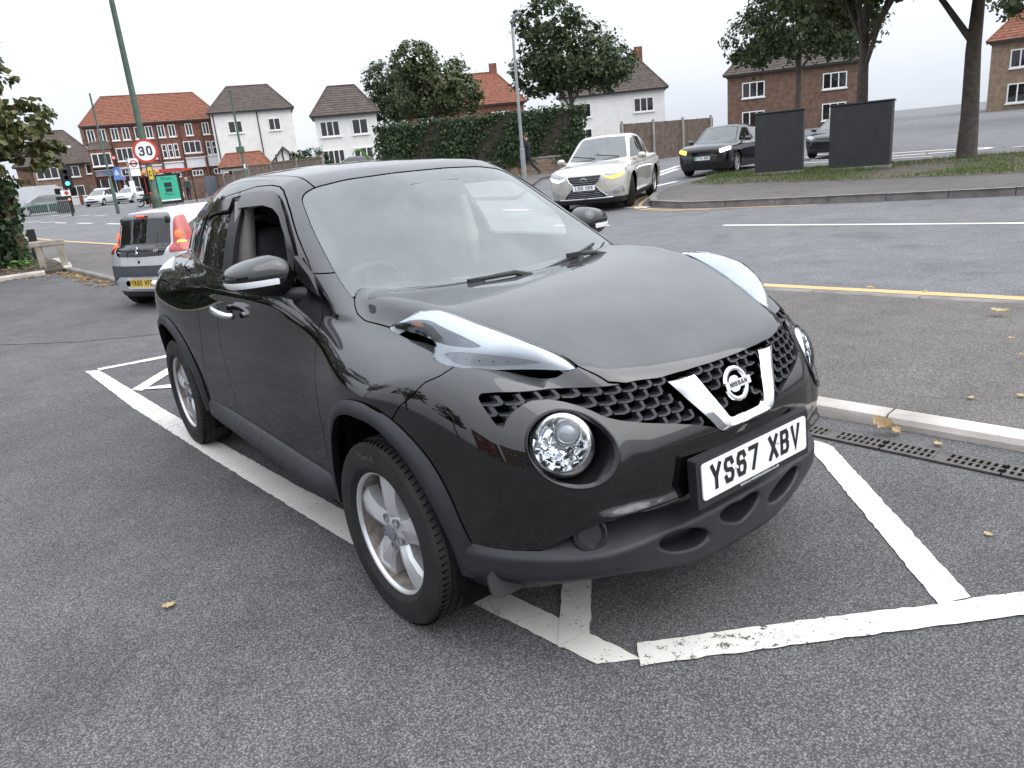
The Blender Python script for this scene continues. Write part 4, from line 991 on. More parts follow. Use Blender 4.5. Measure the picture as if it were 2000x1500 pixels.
BD.prism(rrect(.118, .0245, .003), .000, .0105, bM); BD.prism(rrect(.05, .05, .02), -.06, -.004, bM)
badge = BD.build('badge', K['chrome'], J, 35)
t = MB(); stroke_text(t, 'NISSAN', .0145, .0125, .0034, .0030, .01, bM @ Matrix.Translation((0, 0, .0107)), .0004); t.build('badge_lettering', K['ink'], badge)
# number plate
pM = face_M((.838, 0, .5575), (1, 0, .062)); pl = number_plate('YS67 XBV', pM, J)
font_mesh('plate_imprint', 'www.cs-vehiclesolutions.co.uk', .0145, pM @ Matrix.Translation((.015, -.0665, -.0012)), .0004, K['white'], pl, 1.1)
# fender lamps
st_I = [(-.078, .692, .994), (-.02, .655, 1.024), (.04, .630, 1.043), (.105, .598, 1.047), (.185, .575, 1.030), (.249, .556, 1.013), (.309, .536, .996), (.371, .512, .977), (.433, .489, .957), (.485, .468, .939), (.525, .455, .920), (.563, .452, .898)]
st_K = [(-.078, .693, .994), (-.012, .668, 1.025), (.045, .650, 1.046), (.125, .632, 1.053), (.20, .635, 1.051), (.265, .630, 1.041), (.325, .618, 1.029), (.39, .589, 1.008), (.442, .563, .989), (.487, .532, .969), (.527, .496, .937), (.564, .455, .898)]
st_O = [(-.079, .694, .993), (-.035, .699, .993), (.07, .708, .990), (.165, .715, .973), (.238, .726, .942), (.29, .722, .930), (.345, .699, .922), (.395, .653, .915), (.442, .600, .911), (.492, .551, .908), (.533, .510, .903), (.566, .458, .896)]
def dense(p, n): return crv(p, n)
nt_ = 10; cI, cK, cO = [dense(q, nt_) for q in (st_I, st_K, st_O)]; ns_ = 26; rows = []
for i in range(len(cI)):
    a_, k_, o_ = cI[i], cK[i], cO[i]; w_ = np.linalg.norm(o_-a_); f = min(1, w_/.15)
    m1 = (a_+k_)/2+np.array([0, 0, .006*f]); m2 = k_*.52+o_*.48+np.array([0, .017*f, .013*f]); c_ = crv([a_, m1, k_, m2, o_], 8)
    d_ = np.concatenate([[0], np.cumsum(np.linalg.norm(np.diff(c_, axis=0), axis=1))]); q = np.linspace(0, d_[-1], ns_); rows.append(np.stack([np.interp(q, d_, c_[:, j]) for j in range(3)], 1))
G_ = np.array(rows); du = np.gradient(G_, axis=0); dv = np.gradient(G_, axis=1); nn = np.cross(du, dv); ln = np.linalg.norm(nn, axis=2, keepdims=True); nn = nn/np.maximum(ln, 1e-9)
nn[ln[..., 0] < 1e-8] = (0, .5, .86)
if nn[60, 13, 2] < 0: nn = -nn
tt, ss = np.meshgrid(np.arange(len(rows))/nt_, np.linspace(0, 1, ns_), indexing='ij')
LPt = np.concatenate([G_, tt[..., None], ss[..., None]], 2).reshape(-1, 5); nr_ = len(rows)
qd = np.array([(i*ns_+j, (i+1)*ns_+j, (i+1)*ns_+j+1, i*ns_+j+1) for i in range(nr_-1) for j in range(ns_-1)])
tri = np.concatenate([qd[:, [0, 1, 2]], qd[:, [0, 2, 3]]])
fnm = np.cross(LPt[tri[:, 1], :3]-LPt[tri[:, 0], :3], LPt[tri[:, 2], :3]-LPt[tri[:, 0], :3])
if (fnm*nn.reshape(-1, 3)[tri[:, 0]]).sum() < 0: tri = tri[:, ::-1]
TSp = lambda P: P[:, 3:5]*np.array([.1, 1])
sc1 = lambda pl: [(p[0]*.1, p[1]) for p in pl]
notch = sc1([(.5, 1.03), (1, .965), (2, .93), (3, .85), (3.75, .77), (4.0, .775), (4.12, .82), (3.95, .90), (3.80, 1.03)])
lamp0 = TM(LPt, tri, nn.reshape(-1, 3)).cut(lambda P: -poly_sd(TSp(P), notch))
pocket = sc1(crv([(1.6, .56), (2.4, .50), (3.4, .50), (4.6, .54), (5.8, .60), (6.75, .69), (6.0, .735), (5.0, .755), (4.2, .765), (3.3, .80), (2.2, .78), (1.6, .56)], 3).tolist())
corner = sc1([(.45, .80), (1.0, .62), (1.7, .60), (2.3, .80), (3.3, .82), (4.0, .79), (3.75, .80), (3.0, .90), (2, .97), (1, 1.0)])
ledp = sc1(crv([(4.7, .87), (5.6, .815), (6.8, .79), (8.2, .80), (9.4, .86), (8.4, .93), (7.0, .955), (5.6, .955), (4.7, .87)], 3).tolist())
indp = sc1(crv([(1.9, .66), (2.3, .58), (3.1, .57), (4.0, .63), (4.7, .70), (4.5, .745), (3.8, .755), (2.8, .755), (2.1, .74), (1.9, .66)], 3).tolist()); bulb = sc1(crv([(2.05, .66), (2.35, .61), (2.75, .62), (2.7, .69), (2.3, .71), (2.05, .66)], 3).tolist())
TSg = lambda pl: (lambda P: poly_sd(TSp(P), pl))
def lput(name, m, mat, d, lip, par):
    m = TM(m.P[:, :3], m.T, m.N).offset(d); m = m.lips(lip) if lip else m; r = []
    for i, t in enumerate((m, m.mirror())): r.append(raw(name, tm_mesh(name, t), K[mat], par[i] if isinstance(par, list) else par))
    return r
LP = lput('fender_lamp', lamp0.cut(lambda P: -np.maximum(np.maximum(TSg(pocket)(P), TSg(corner)(P)), TSg(ledp)(P))), 'lamp_white', -.006, .034, J)
lput('lens', lamp0, 'lens', .0, .030, LP)
lput('lamp_pocket', lamp0.cut(TSg(pocket)).cut(lambda P: -TSg(corner)(P)), 'lamp_grey', -.0095, 0, LP)
lput('lamp_corner', lamp0.cut(TSg(corner)), 'gloss_black', -.0055, .03, LP)
lput('indicator', lamp0.cut(TSg(indp)), 'reflector', -.003, .006, LP); lput('indicator_bulb', lamp0.cut(TSg(bulb)), 'amber_bulb', -.0018, .002, LP)
lput('led_strip', lamp0.cut(TSg(ledp)), 'lamp_pale', -.009, 0, LP)
for k in range(6):
    a_ = 5.4+k*.62; lput('led', lamp0.cut(TSg(sc1([(a_, .86), (a_+.10, .86), (a_+.10, .915), (a_, .915)]))), 'lamp_grey', -.0055, .003, LP)
# round headlamps in their tubes
for s in (1, -1):
    T_x = Matrix(((0, 0, 1, 0), (s, 0, 0, s*HL[0]), (0, 1, 0, HL[1]), (0, 0, 0, 1)))      # local z -> +x
    ang = np.linspace(0, 2*np.pi, 57)[:-1]
    ry = HL[0]+.101*np.cos(ang); rz = HL[1]+.099*np.sin(ang); rx = surf_x(ry, rz)
    def ring(r, dx, flat=None):
        yy = HL[0]+r*np.cos(ang); zz = HL[1]+r*.98*np.sin(ang)
        xx = (rx+dx) if flat is None else np.minimum(np.full_like(rx, flat), rx+dx)
        return [(float(a), float(s*b), float(c)) for a, b, c in zip(xx, yy, zz)]
    t = MB(); rows = [ring(.106, -.004), ring(.107, .004), ring(.104, .0075), ring(.1, .004), ring(.094, -.006)]
    t.grid(rows if s < 0 else [r[::-1] for r in rows], True); bz = t.build('headlight', K['gloss_black'], J, 180)
    t = MB(); rows = [ring(.095, -.005)]+[[(p[0]*(1-q)+.565*q, p[1], p[2]) for p in ring(.094-.005*q, -.006)] for q in (.3, .65, 1)]
    t.grid(rows if s < 0 else [r[::-1] for r in rows], True); t.build('lamp_tube', K['gloss_black'], bz, 180)
    tilt = T_x @ Matrix.Translation((.004, .004, .612)) @ Matrix.Rotation(R_(36), 4, 'Y') @ Matrix.Rotation(R_(-12), 4, 'X') @ Matrix.Scale(1.12, 4)
    t = MB(); t.lathe([(.0001, -.058), (.03, -.052), (.055, -.036), (.072, -.012), (.079, .008)], 36, tilt); t.build('reflector', K['reflector'], bz, 60)
    t = MB()
    rg = random.Random(4)
    for k in range(40):
        a = rg.uniform(0, 6.28); r0 = rg.uniform(.022, .066); zz = -.054+.046*(r0/.075)**2+.007
        M2 = tilt @ Matrix.Translation((r0*math.cos(a), r0*math.sin(a), zz)) @ Matrix.Rotation(a, 4, 'Z') @ Matrix.Rotation(R_(rg.uniform(-70, 30)), 4, 'Y') @ Matrix.Rotation(R_(rg.uniform(-40, 40)), 4, 'X')
        t.box((0, 0, 0), (.018*rg.uniform(.6, 1.3), .024*rg.uniform(.6, 1.4), .004), M=M2)
    t.build('reflector_facets', K['reflector'], bz)
    t = MB(); pj = tilt @ Matrix.Translation((-.018, .028, -.012))
    t.lathe([(.030, -.03), (.034, .006), (.036, .011), (.033, .013), (.031, .008)], 28, pj); t.build('projector_ring', K['chrome'], bz, 50)
    t = MB(); t.lathe([(.031, .004), (.028, .013), (.02, .020), (.01, .024), (.0001, .025)], 28, pj); t.build('projector', K['lens_grey'] if 'lens_grey' in K else K['lamp_grey'], bz, 180)
    t = MB(); t.lathe([(.083, -.012), (.083, .010), (.080, .017), (.074, .022)], 40, tilt); t.build('lamp_rim', K['silver'], bz, 60)
    t = MB(); t.lathe([(.079, .016), (.07, .030), (.05, .041), (.025, .047), (.0001, .049)], 40, tilt); t.build('lens', K['lens'], bz, 180)
# door handles, mirrors, wipers
for s, D in ((1, FD[0]), (-1, FD[1])):
    t = MB(); pts = [(-1.52, .834, .935), (-1.50, .862, .940), (-1.44, .872, .938), (-1.37, .868, .931), (-1.325, .850, .922), (-1.318, .822, .918)]
    t.tube([(p[0], s*p[1], p[2]) for p in crv(pts, 4)], [.012]+[.0155]*19+[.011], 10); t.build('door_handle', K['silver'], D, 60)
    t = MB(); t.lathe([(.0001, -.006), (.022, -.003), (.03, .002)], 18, face_M((-1.415, s*.8125, .905), (0, s, -.1))); t.build('handle_recess', K['gloss_black'], D, 60)
    # mirror
    def mir_F(x, y, z):
        u = (x+.765+.25*(y-.865))/.092; v = (y-.865)/.120; w_ = (z-1.138+.02*(y-.865))/(.074-.22*np.maximum(y-.865, -.05))
        e = (np.abs(u)**2.6+np.abs(v)**2.9+np.abs(w_-.10*v)**2.6+1e-9)**(1/2.7)-1
        return smax(e*.075, (-.815-x-.25*(y-.865)), .012)
    a, b = surface_nets(mir_F, (-.92, .72, 1.02), (-.62, 1.03, 1.24), .008); a = project(mir_F, a, 4, .01)
    n = grad(mir_F, a); n /= np.linalg.norm(n, axis=1, keepdims=True)
    mt = TM(a, np.concatenate([b[:, [0, 1, 2]], b[:, [0, 2, 3]]]), n)
    if s < 0: mt = mt.mirror()
    zc = lambda P: P[:, 2]-(1.128-.02*(np.abs(P[:, 1])-.865))
    top = mt.cut(lambda P: zc(P)-.0015); bot = mt.cut(lambda P: -zc(P)-.0015)
    mm = raw('wing_mirror', tm_mesh('wing_mirror', top.lips(.004)), K['black_paint'], J); raw('mirror_base', tm_mesh('mirror_base', bot.lips(.004)), K['gloss_black'], mm)
    ind = mt.cut(lambda P: np.minimum(np.minimum(.011-np.abs(zc(P)+.004), P[:, 0]+.80), np.abs(P[:, 1])-.82))
    raw('mirror_indicator', tm_mesh('mirror_indicator', ind.offset(.003).lips(.006)), K['lamp_white'], mm)
    t = MB(); t.tube([(-.645, s*.70, 1.055), (-.69, s*.76, 1.062), (-.755, s*.82, 1.092)], [.034, .026, .028], 10); t.prism([(-.74, 1.075), (-.53, 1.05), (-.60, 1.13), (-.72, 1.20)], .705, .728, Matrix(((1, 0, 0, 0), (0, 0, s, 0), (0, 1, 0, 0), (0, 0, 0, 1)))); t.build('mirror_stalk', K['trim_dark'], mm, 50)
    t = MB(); t.lathe([(.0001, 0), (.06, 0)], 20, face_M((-.832, s*.865, 1.14), (-1, -s*.25, 0)) @ Matrix.Diagonal((1.6, 1.05, 1, 1))); t.build('mirror_glass', K['chrome'], mm)
def scr(Y, z): 
    x = -.215-(z-1.05)*1.58-(.36+.75*(z-1.07))*Y*Y; return x
for (pa, pb, piv) in (((.02, 1.045), (-.50, 1.052), (-.02)), ((.50, 1.085), (.08, 1.045), (.48))):
    t = MB(); n = 10; pts = []
    for k in range(n+1):
        q = k/n; Y = pa[0]+(pb[0]-pa[0])*q; z = pa[1]+(pb[1]-pa[1])*q; pts.append((scr(abs(Y), z)+.012, Y, z+.004))
    t.tube(pts, .007, 6); wp = t.build('wiper', K['trim_dark'], J)
    t = MB(); m = pts[n//2]; t.tube([(scr(abs(piv), 1.03)+.03, piv, 1.045), (scr(abs(piv), 1.05)+.035, piv-.06, 1.066), (m[0]+.012, m[1], m[2]+.012)], [.014, .010, .006], 6); t.box((m[0]+.008, m[1], m[2]+.008), (.02, .07, .018)); t.build('wiper_arm', K['trim_dark'], wp)
t = MB(); rr = [[(float(x), float(y), 1.035-.02*(1-q)) for y in np.linspace(-.64, .64, 15) for x in [float(cowl_x(np.array([min(abs(y), .66)]))[0])-.02-.13*q]] for q in (0, .5, 1)]
t.grid(rr); t.build('cowl', K['trim_dark'], J, 60)
t = MB(); t.add([(-.50, -.12, 1.022), (-.43, .22, 1.018), (-.455, .235, 1.018), (-.53, -.10, 1.020)], [(0, 1, 2, 3)]); t.add([(-.60, -.10, 1.014), (-.55, -.04, 1.016), (-.57, -.02, 1.016), (-.62, -.08, 1.014)], [(0, 1, 2, 3)]); t.build('dashboard_slip', K['white'], J)
# wheels
def make_wheel(name, R, W, rr, par, loc, s, steer=0, spokes=5, mat='alloy', style='twist', label=None, hubr=.03):
    """s = +1 left / -1 right side; outer face looks along s*y"""
    wl = bpy.data.objects.new(name, None); COL.objects.link(wl); wl.parent = par; wl.location = loc; wl.rotation_euler = (0, 0, steer)
    B = Matrix(((1, 0, 0, 0), (0, 0, s, 0), (0, 1, 0, 0), (0, 0, 0, 1)))                      # local z -> s*y
    h = W/2; t = MB()
    pr_ = [(rr*.985, -h*.80), (rr+.012, -h*.9), (rr+(R-rr)*.45, -h*.995), (R*.955, -h*.90), (R*.985, -h*.78), (R, -h*.6)]
    for q in (-.5, -.17, .17, .5): pr_ += [(R, h*(q-.055)), (R-.007, h*(q-.04)), (R-.007, h*(q+.04)), (R, h*(q+.055))]
    pr_ += [(R, h*.6), (R*.985, h*.78), (R*.955, h*.90), (R*.945, h*.925), (R*.94, h*.92), (rr+(R-rr)*.5, h*.995), (rr+(R-rr)*.2, h*.97), (rr+.012, h*.90), (rr*.985, h*.80)]
    t.lathe(pr_, 64, B); ty = t.build('tyre', K['tyre'], wl, 28)
    t = MB()
    for k in range(84):
        for e in (1, -1):
            a = 2*math.pi*(k+.5*(e > 0))/84
            M2 = B @ Matrix.Rotation(a, 4, 'Z') @ Matrix.Translation((R*.988, 0, e*h*.70)) @ Matrix.Rotation(R_(14*e), 4, 'X')
            t.box((0, 0, 0), (R*.020, .0022, h*.26), M=M2)
    t.build('tread_sipes', K['gap'], ty, kind='stuff')
    t = MB(); t.lathe([(rr*.93, -h*.7), (rr*.90, 0), (rr*.93, h*.45), (rr*.957, h*.70)], 64, B); rim = t.build('rim', K['alloy_dirty'], wl, 40); t = MB(); t.lathe([(rr*.955, h*.70), (rr*.975, h*.80), (rr*1.025, h*.845), (rr*1.04, h*.81), (rr*1.035, h*.74)], 64, B); t.build('rim_lip', K[mat], wl, 40)
    t = MB(); t.lathe([(.0001, -.02), (rr*.66, -.02), (rr*.68, -.03)], 32, B); t.lathe([(rr*.9, -h*.6), (.0001, -h*.62)], 24, B); t.build('brake_disc', K['disc'], wl, 40)
    t = MB(); zf = h*.72
    if style == 'twist':
        for k in range(spokes):
            a = 2*math.pi*k/spokes+.31; M2 = B @ Matrix.Rotation(a, 4, 'Z')
            # radius, half widths (left, right), crest offset, depth: a bent blade with a sharp crest
            st = [(rr*.10, .040, .040, .0, zf-.018), (rr*.30, .036, .040, .004, zf-.004), (rr*.50, .040, .038, .006, zf+.003), (rr*.74, .056, .044, .004, zf+.001), (rr*.97, .080, .060, -.010, zf-.008)]
            rows = []
            for (r, wl_, wr_, c, z) in st:
                rows.append([(r, -wr_, z-.055), (r, -wr_, z-.014), (r, -wr_*.25+c, z-.003), (r, c+.004, z), (r, wl_*.75, z-.010), (r, wl_, z-.022), (r, wl_, z-.06)])
            t.grid([[tuple(M2 @ Vector(p)) for p in r] for r in rows])
        t.lathe([(rr*.36, zf-.05), (rr*.33, zf-.018), (rr*.24, zf-.008), (rr*.17, zf-.004), (.0001, zf-.002)], 30, B)
        sp = t.build('spokes', K[mat], wl, 24)
        t = MB()
        for k in range(spokes):
            a = 2*math.pi*(k+.5)/spokes+.31; t.lathe([(.0145, -.004), (.0165, .0035), (.0135, .0045), (.0125, -.008), (.0001, -.008)], 14, B @ Matrix.Translation((.052*math.cos(a), .052*math.sin(a), zf-.006)))
        t.build('wheel_nut', K['lamp_grey'], sp, 40)
    else:
        for k in range(spokes):
            a = 2*math.pi*k/spokes; M2 = B @ Matrix.Rotation(a, 4, 'Z')
            for sg in ((1, -1) if style == 'twin' else (0,)):
                o = .03*sg
                rows = [[(r, -w_+o*f, z-.04), (r, -w_+o*f, z), (r, w_+o*f, z), (r, w_+o*f, z-.04)] for r, w_, z, f in ((rr*.12, .022, zf-.01, .6), (rr*.5, .020, zf, 1), (rr*.97, .030, zf-.008, 1.6))]
                t.grid([[tuple(M2 @ Vector(p)) for p in r] for r in rows])
        t.lathe([(rr*.3, zf-.05), (rr*.28, zf-.006), (.0001, zf-.002)], 20, B); t.build('spokes', K[mat], wl, 30)
    t = MB(); t.lathe([(hubr, zf-.01), (hubr*.97, zf+.004), (hubr*.6, zf+.007), (.0001, zf+.008)], 18, B); t.build('hub_cap', K['lamp_grey'], wl, 50)
    return wl
for (x, s, stg) in ((0, -1, .025), (0, 1, .025), (-2.53, -1, 0), (-2.53, 1, 0)):
    wl = make_wheel('wheel', .326, .205, .2145, J, (x, s*.7625, .323), s, stg)
    if x == 0: font_mesh('tyre_lettering', 'Maxrich', .034, Matrix.Translation((-.045, s*.1015, .268)) @ Matrix.Rotation(R_(90), 4, 'X') @ Matrix.Rotation(R_(8), 4, 'Z') if s < 0 else Matrix.Translation((0, .1015, .268)) @ Matrix.Rotation(math.pi, 4, 'Z') @ Matrix.Rotation(R_(90), 4, 'X'), .0012, K['tyre_mark'] if 'tyre_mark' in K else K['disc'], wl)
# underbody and cabin
t = MB(); t.box((-1.36, 0, .255), (3.5, 1.25, .09)); t.build('underbody', K['under'], J); t = MB(); t.box((.30, 0, .345), (.56, 1.0, .13)); t.build('engine_tray', K['under'], J)
t = MB(); t.box((-1.6, 0, .42), (2.5, 1.4, .1)); t.build('cabin_floor', K['under'], J)
def seat(x, y, w_, par):
    t = MB(); t.box((x, y, .62), (.50, w_, .16), bev=.05)
    M2 = Matrix.Translation((x-.24, y, .70)) @ Matrix.Rotation(R_(-14), 4, 'Y'); t.box((0, 0, .28), (.13, w_*.96, .60), M=M2, bev=.05); st = t.build('seat', K['seat'], par, 40)
    t = MB(); t.box((-.02, 0, .69), (.09, w_*.52 if w_ < .8 else .26, .18), M=M2, bev=.04); t.build('headrest', K['seat'], st, 40)
    t = MB()
    for q in (-.06, .06): t.tube([M2 @ Vector((-.01, q, .54)), M2 @ Vector((-.02, q, .64))], .006, 6)
    t.build('headrest_rod', K['chrome'], st)
for y in (-.37, .37): seat(-1.22, y, .50, J)
seat(-2.12, 0, 1.24, J)
t = MB(); rows = []
for (x, z) in ((-.36, .99), (-.44, 1.012), (-.56, 1.006), (-.68, .975), (-.74, .93), (-.76, .80), (-.72, .6)): rows.append([(x-.10*(y/.62)**2*(x > -.6)+(.0), y, z+(.045*math.exp(-((y+.37)/.16)**2) if -.75 < x < -.5 else 0)) for y in np.linspace(-.64, .64, 17)])
t.grid(rows); t.build('dashboard', K['interior'], J, 60)
swM = Matrix.Translation((-.86, -.37, .95)) @ Matrix.Rotation(R_(-66), 4, 'Y'); t = MB()
rows = []
for k in range(37):
    a = 2*math.pi*k/36; rows.append([tuple(swM @ Vector(((.175+.015*math.cos(q))*math.cos(a), (.175+.015*math.cos(q))*math.sin(a), .015*math.sin(q)))) for q in np.linspace(0, 2*math.pi, 9)[:-1]])
t.grid(rows, True); t.lathe([(.06, 0), (.05, .03), (.0001, .035)], 18, swM)
for a in (0, 180, 270): t.box((.11, 0, .005), (.13, .03, .012), M=swM @ Matrix.Rotation(R_(a), 4, 'Z'))
t.build('steering_wheel', K['interior'], J, 50)
t = MB(); t.prism([(-.12, .03), (.12, .03), (.07, -.06), (-.07, -.06)], -.01, .01, Matrix.Translation((-.83, 0, 1.395)) @ Matrix.Rotation(R_(-32), 4, 'Y') @ Matrix(((0, 1, 0, 0), (1, 0, 0, 0), (0, 0, 1, 0), (0, 0, 0, 1)))); t.box((-.90, 0, 1.33), (.04, .22, .065), bev=.015); t.build('rear_view_mirror', K['interior'], J, 40)
for s, D in ((1, FD[0]), (-1, FD[1])):
    t = MB(); t.tube([(-1.56, s*.60, 1.40), (-1.55, s*.655, 1.1), (-1.55, s*.68, .6)], [.045, .055, .06], 8); t.build('pillar_trim', K['headlining'], J, 60)
hl = reg(H, lambda P: roof_g(P)+.06, lambda P: P[:, 0]+2.8, lambda P: -.95-P[:, 0]); put('headlining', hl, 'headlining', -.03, 0, both='join')
t = MB(); 
for s in (1, -1): t.grid([[(x, s*(.70-.0*z), z) for x in (-.72, -1.5, -2.4)] for z in (1.085, .55)])
t.build('door_card', K['interior'], J)
# ---------------------------------------------------------------- other vehicles: the same mesher with fewer knobs
def car_shape(p):
    L0, L1, W = p['rear'], p['front'], p['w']/2
    deck = C1(*zip(*p['deck'])); roof = C1(*zip(*p['roof'])); sec = C1([.15, .35, .55, .75, .95, 1.15], [W*q for q in p.get('sec', (.90, .965, .985, .995, .97, .90))])
    zb, gb, gt, zt = p['belt'], p['gb']/2, p['gt']/2, p['h']
    (ax, az), (bx, bz) = p['ws']; (cx, cz), (dx, dz) = p['rs']
    nf, nr = p.get('nose', (.55, .18)), p.get('tail', (.35, .15))
    fl = p.get('flare', .02)
    def F(x, y, z):
        Y = np.sqrt(y*y+1e-8)
        w = sec(z)+fl*(np.exp(-((x-p['wb']/2)/.42)**2)+np.exp(-((x+p['wb']/2)/.42)**2))*np.exp(-((z-.62)/.22)**2)
        low = smax(Y-w, z-deck(x)+p.get('crown', .06)*(Y/W)**2, p.get('ks', .12))
        q = (z-.55)
        low = smax(low, (x-(L1-nf[0]*(Y/W)**3*.42-nf[1]*np.maximum(q, 0)**1.5*.9-.35*np.maximum(-q-.12, 0)))*.9, p.get('kf', .12))
        low = smax(low, ((L0+nr[0]*(Y/W)**3*.4+nr[1]*np.maximum(q, 0)+.3*np.maximum(-q-.12, 0))-x)*.9, .1)
        low = smax(low, .18-z, .04)
        g = Y-(gb+(gt-gb)*np.clip((z-zb)/(zt-zb), -.3, 1.3)-.03*np.clip((z-zb)/(zt-zb), 0, 1)**2)+p.get('rtaper', .12)*sstep(p['roofc'], L0, x)+.05*sstep(p['roofc'], ax, x)
        sl = (ax-bx)/(bz-az); n = 1/math.hypot(1, sl)
        ws = (x-(ax-(z-az)*sl-.22*Y*Y))*n
        sr = (cx-dx)/(dz-cz); m = 1/math.hypot(1, sr)
        rs = ((cx-(z-cz)*sr+p.get('rbow', .25)*Y*Y)-x)*m
        rf = z-roof(x)+.06*(Y/gt)**2*.6
        c = smax(g*.95, rf, .11); c = smax(c, ws, .05); c = smax(c, rs, .08); c = smax(c, zb-.15-z, .02)
        return smin(low, c, .035)
    return F
def build_car(name, label, p, loc, heading, mats, h=.03, group=None):
    root = thing(name, label, p.get('cat', 'car'), loc, heading, group)
    if 'tilt' in p: root.rotation_euler = (p['tilt'][0], p['tilt'][1], heading)
    F = car_shape(p); hw = p['w']/2
    P, Q = surface_nets(F, (p['rear']-.1, -.06, .1), (p['front']+.1, hw+.14, p['h']+.1), h); P = project(F, P)
    N = grad(F, P); N /= np.maximum(np.linalg.norm(N, axis=1, keepdims=True), 1e-6)
    B = TM(P, np.concatenate([Q[:, [0, 1, 2]], Q[:, [0, 2, 3]]]), N).cut(lambda P: P[:, 1]-1e-5)
    wr = p['wr']; ar = wr+p.get('gapw', .06)
    arch = lambda P: np.maximum(np.minimum(np.hypot(P[:, 0]-p['wb']/2, P[:, 2]-wr), np.hypot(P[:, 0]+p['wb']/2, P[:, 2]-wr))-ar, hw*.62-P[:, 1])
    B = B.cut(arch)
    regs = []
    def area(kind, poly):
        if kind == 's': return lambda P: np.minimum(poly_sd(S_(P), poly), P[:, 1]-hw*.45)
        if kind == 'f': return lambda P: np.minimum(poly_sd(F_(P), poly), P[:, 0]-p['roofc']-.1)
        if kind == 'r': return lambda P: np.minimum(poly_sd(F_(P), poly), p['roofc']-.1-P[:, 0])
    done = []; res = {}
    for (nm, kind, poly, mat, off, joined, lights) in p['parts']:
        poly = rnd(poly, p.get('rnd', .03)); g0 = area(kind, poly); xl = p.get('xlim', {}).get(nm); g = g0 if xl is None else (lambda P, g0=g0, xl=xl: np.minimum(g0(P), (xl[1]+(xl[3]-xl[1])*(P[:, 2]-xl[0])/(xl[2]-xl[0]))-P[:, 0])); m = B.cut(g)
        for q in done: m = m.cut(lambda P, q=q: -q(P)-.002)
        done.append(g)
        if not len(m.T): continue
        m = m.offset(off).lips(.012)
        ms = [m, m.mirror()] if not joined else [m.join(m.mirror())]
        res[nm] = [raw(nm, tm_mesh(nm, t), mats.get(mat, K.get(mat)), root) for t in ms]
        if lights:                                                    # (side, material)
            o = res[nm][0 if lights[0] > 0 else 1]; o.data.materials.clear(); o.data.materials.append(K[lights[1]])
    body = B
    for q in done: body = body.cut(lambda P, q=q: -q(P)-.004)
    lowz = p.get('trimz', .34)
    tr = body.cut(lambda P: lowz-P[:, 2]); bd = body.cut(lambda P: P[:, 2]-lowz-.003)
    j = lambda t: t.join(t.mirror())
    raw('body', tm_mesh('body', j(bd).lips(.01)), mats['paint'], root); raw('lower_trim', tm_mesh('lower_trim', j(tr)), K['trim_dark'], root)
    sh = B
    for (nm, kind, poly, mat, off, joined, lights) in p['parts']:
        if 'win' in nm or 'screen' in nm: sh = sh.cut(lambda P, g=area(kind, rnd(poly, .03)): -g(P))
    raw('inner_shell', tm_mesh('inner_shell', j(sh.offset(-.015))), K['gap'], root)
    for dx in p.get('gaps', []):                                        # door shut lines as thin recessed strips
        for s in (1, -1):
            zz = np.linspace(dx[1], dx[2], 9); xx = np.linspace(dx[0], dx[3], 9); yy = np.full(9, .3)
            a, b = np.full(9, .2), np.full(9, hw+.1)
            for _ in range(24):
                mm = (a+b)/2; f = F(xx, mm, zz); a = np.where(f < 0, mm, a); b = np.where(f < 0, b, mm)
            t = MB(); t.grid([[(x+d, s*(y+.002), z) for x, y, z in zip(xx, a, zz)] for d in (-.004, .004)]); t.build('door_gap', K['gap'], root)
    t = MB(); t.box((0, 0, .30), (p['front']-p['rear']-.5, hw*1.25, .22)); t.build('underbody', K['under'], root)
    t = MB()
    for sx in (.45, -.55): t.box((sx, 0, zb_seat := p['belt']-.22), (.16, p['gb']*.8, .55), bev=.05)
    t.box((p['ws'][0][0]-.35, 0, p['belt']-.1), (.5, p['gb']*.86, .14), bev=.04); t.build('cabin_seats', K['seat'], root, 50)
    for x in (p['wb']/2, -p['wb']/2):
        for s in (1, -1):
            make_wheel('wheel', wr, p.get('tw', .2), p.get('rimr', wr*.66), root, (x, s*(hw-p.get('tw', .2)/2-.02), wr), s, (p.get('steer', 0) if x > 0 else 0)+(0), p.get('spokes', 5), p.get('wmat', 'alloy'), p.get('wstyle', 'twin'))
    for s in (1, -1):
        mx_, mz = p['mirror']; t = MB(); t.box((mx_, s*(p['gb']/2+.17), mz), (.13, .20, .14), bev=.05); t.box((mx_+.02, s*(p['gb']/2+.04), mz-.05), (.07, .12, .05), bev=.01); t.build('wing_mirror', mats['paint'], root, 60)
    return root, F, B
def nose_x(F, y, z, x0, x1):
    a, b = x0, x1
    for _ in range(26):
        m = (a+b)/2
        if F(np.array([m]), np.array([y]), np.array([z]))[0] < 0: a = m
        else: b = m
    return a
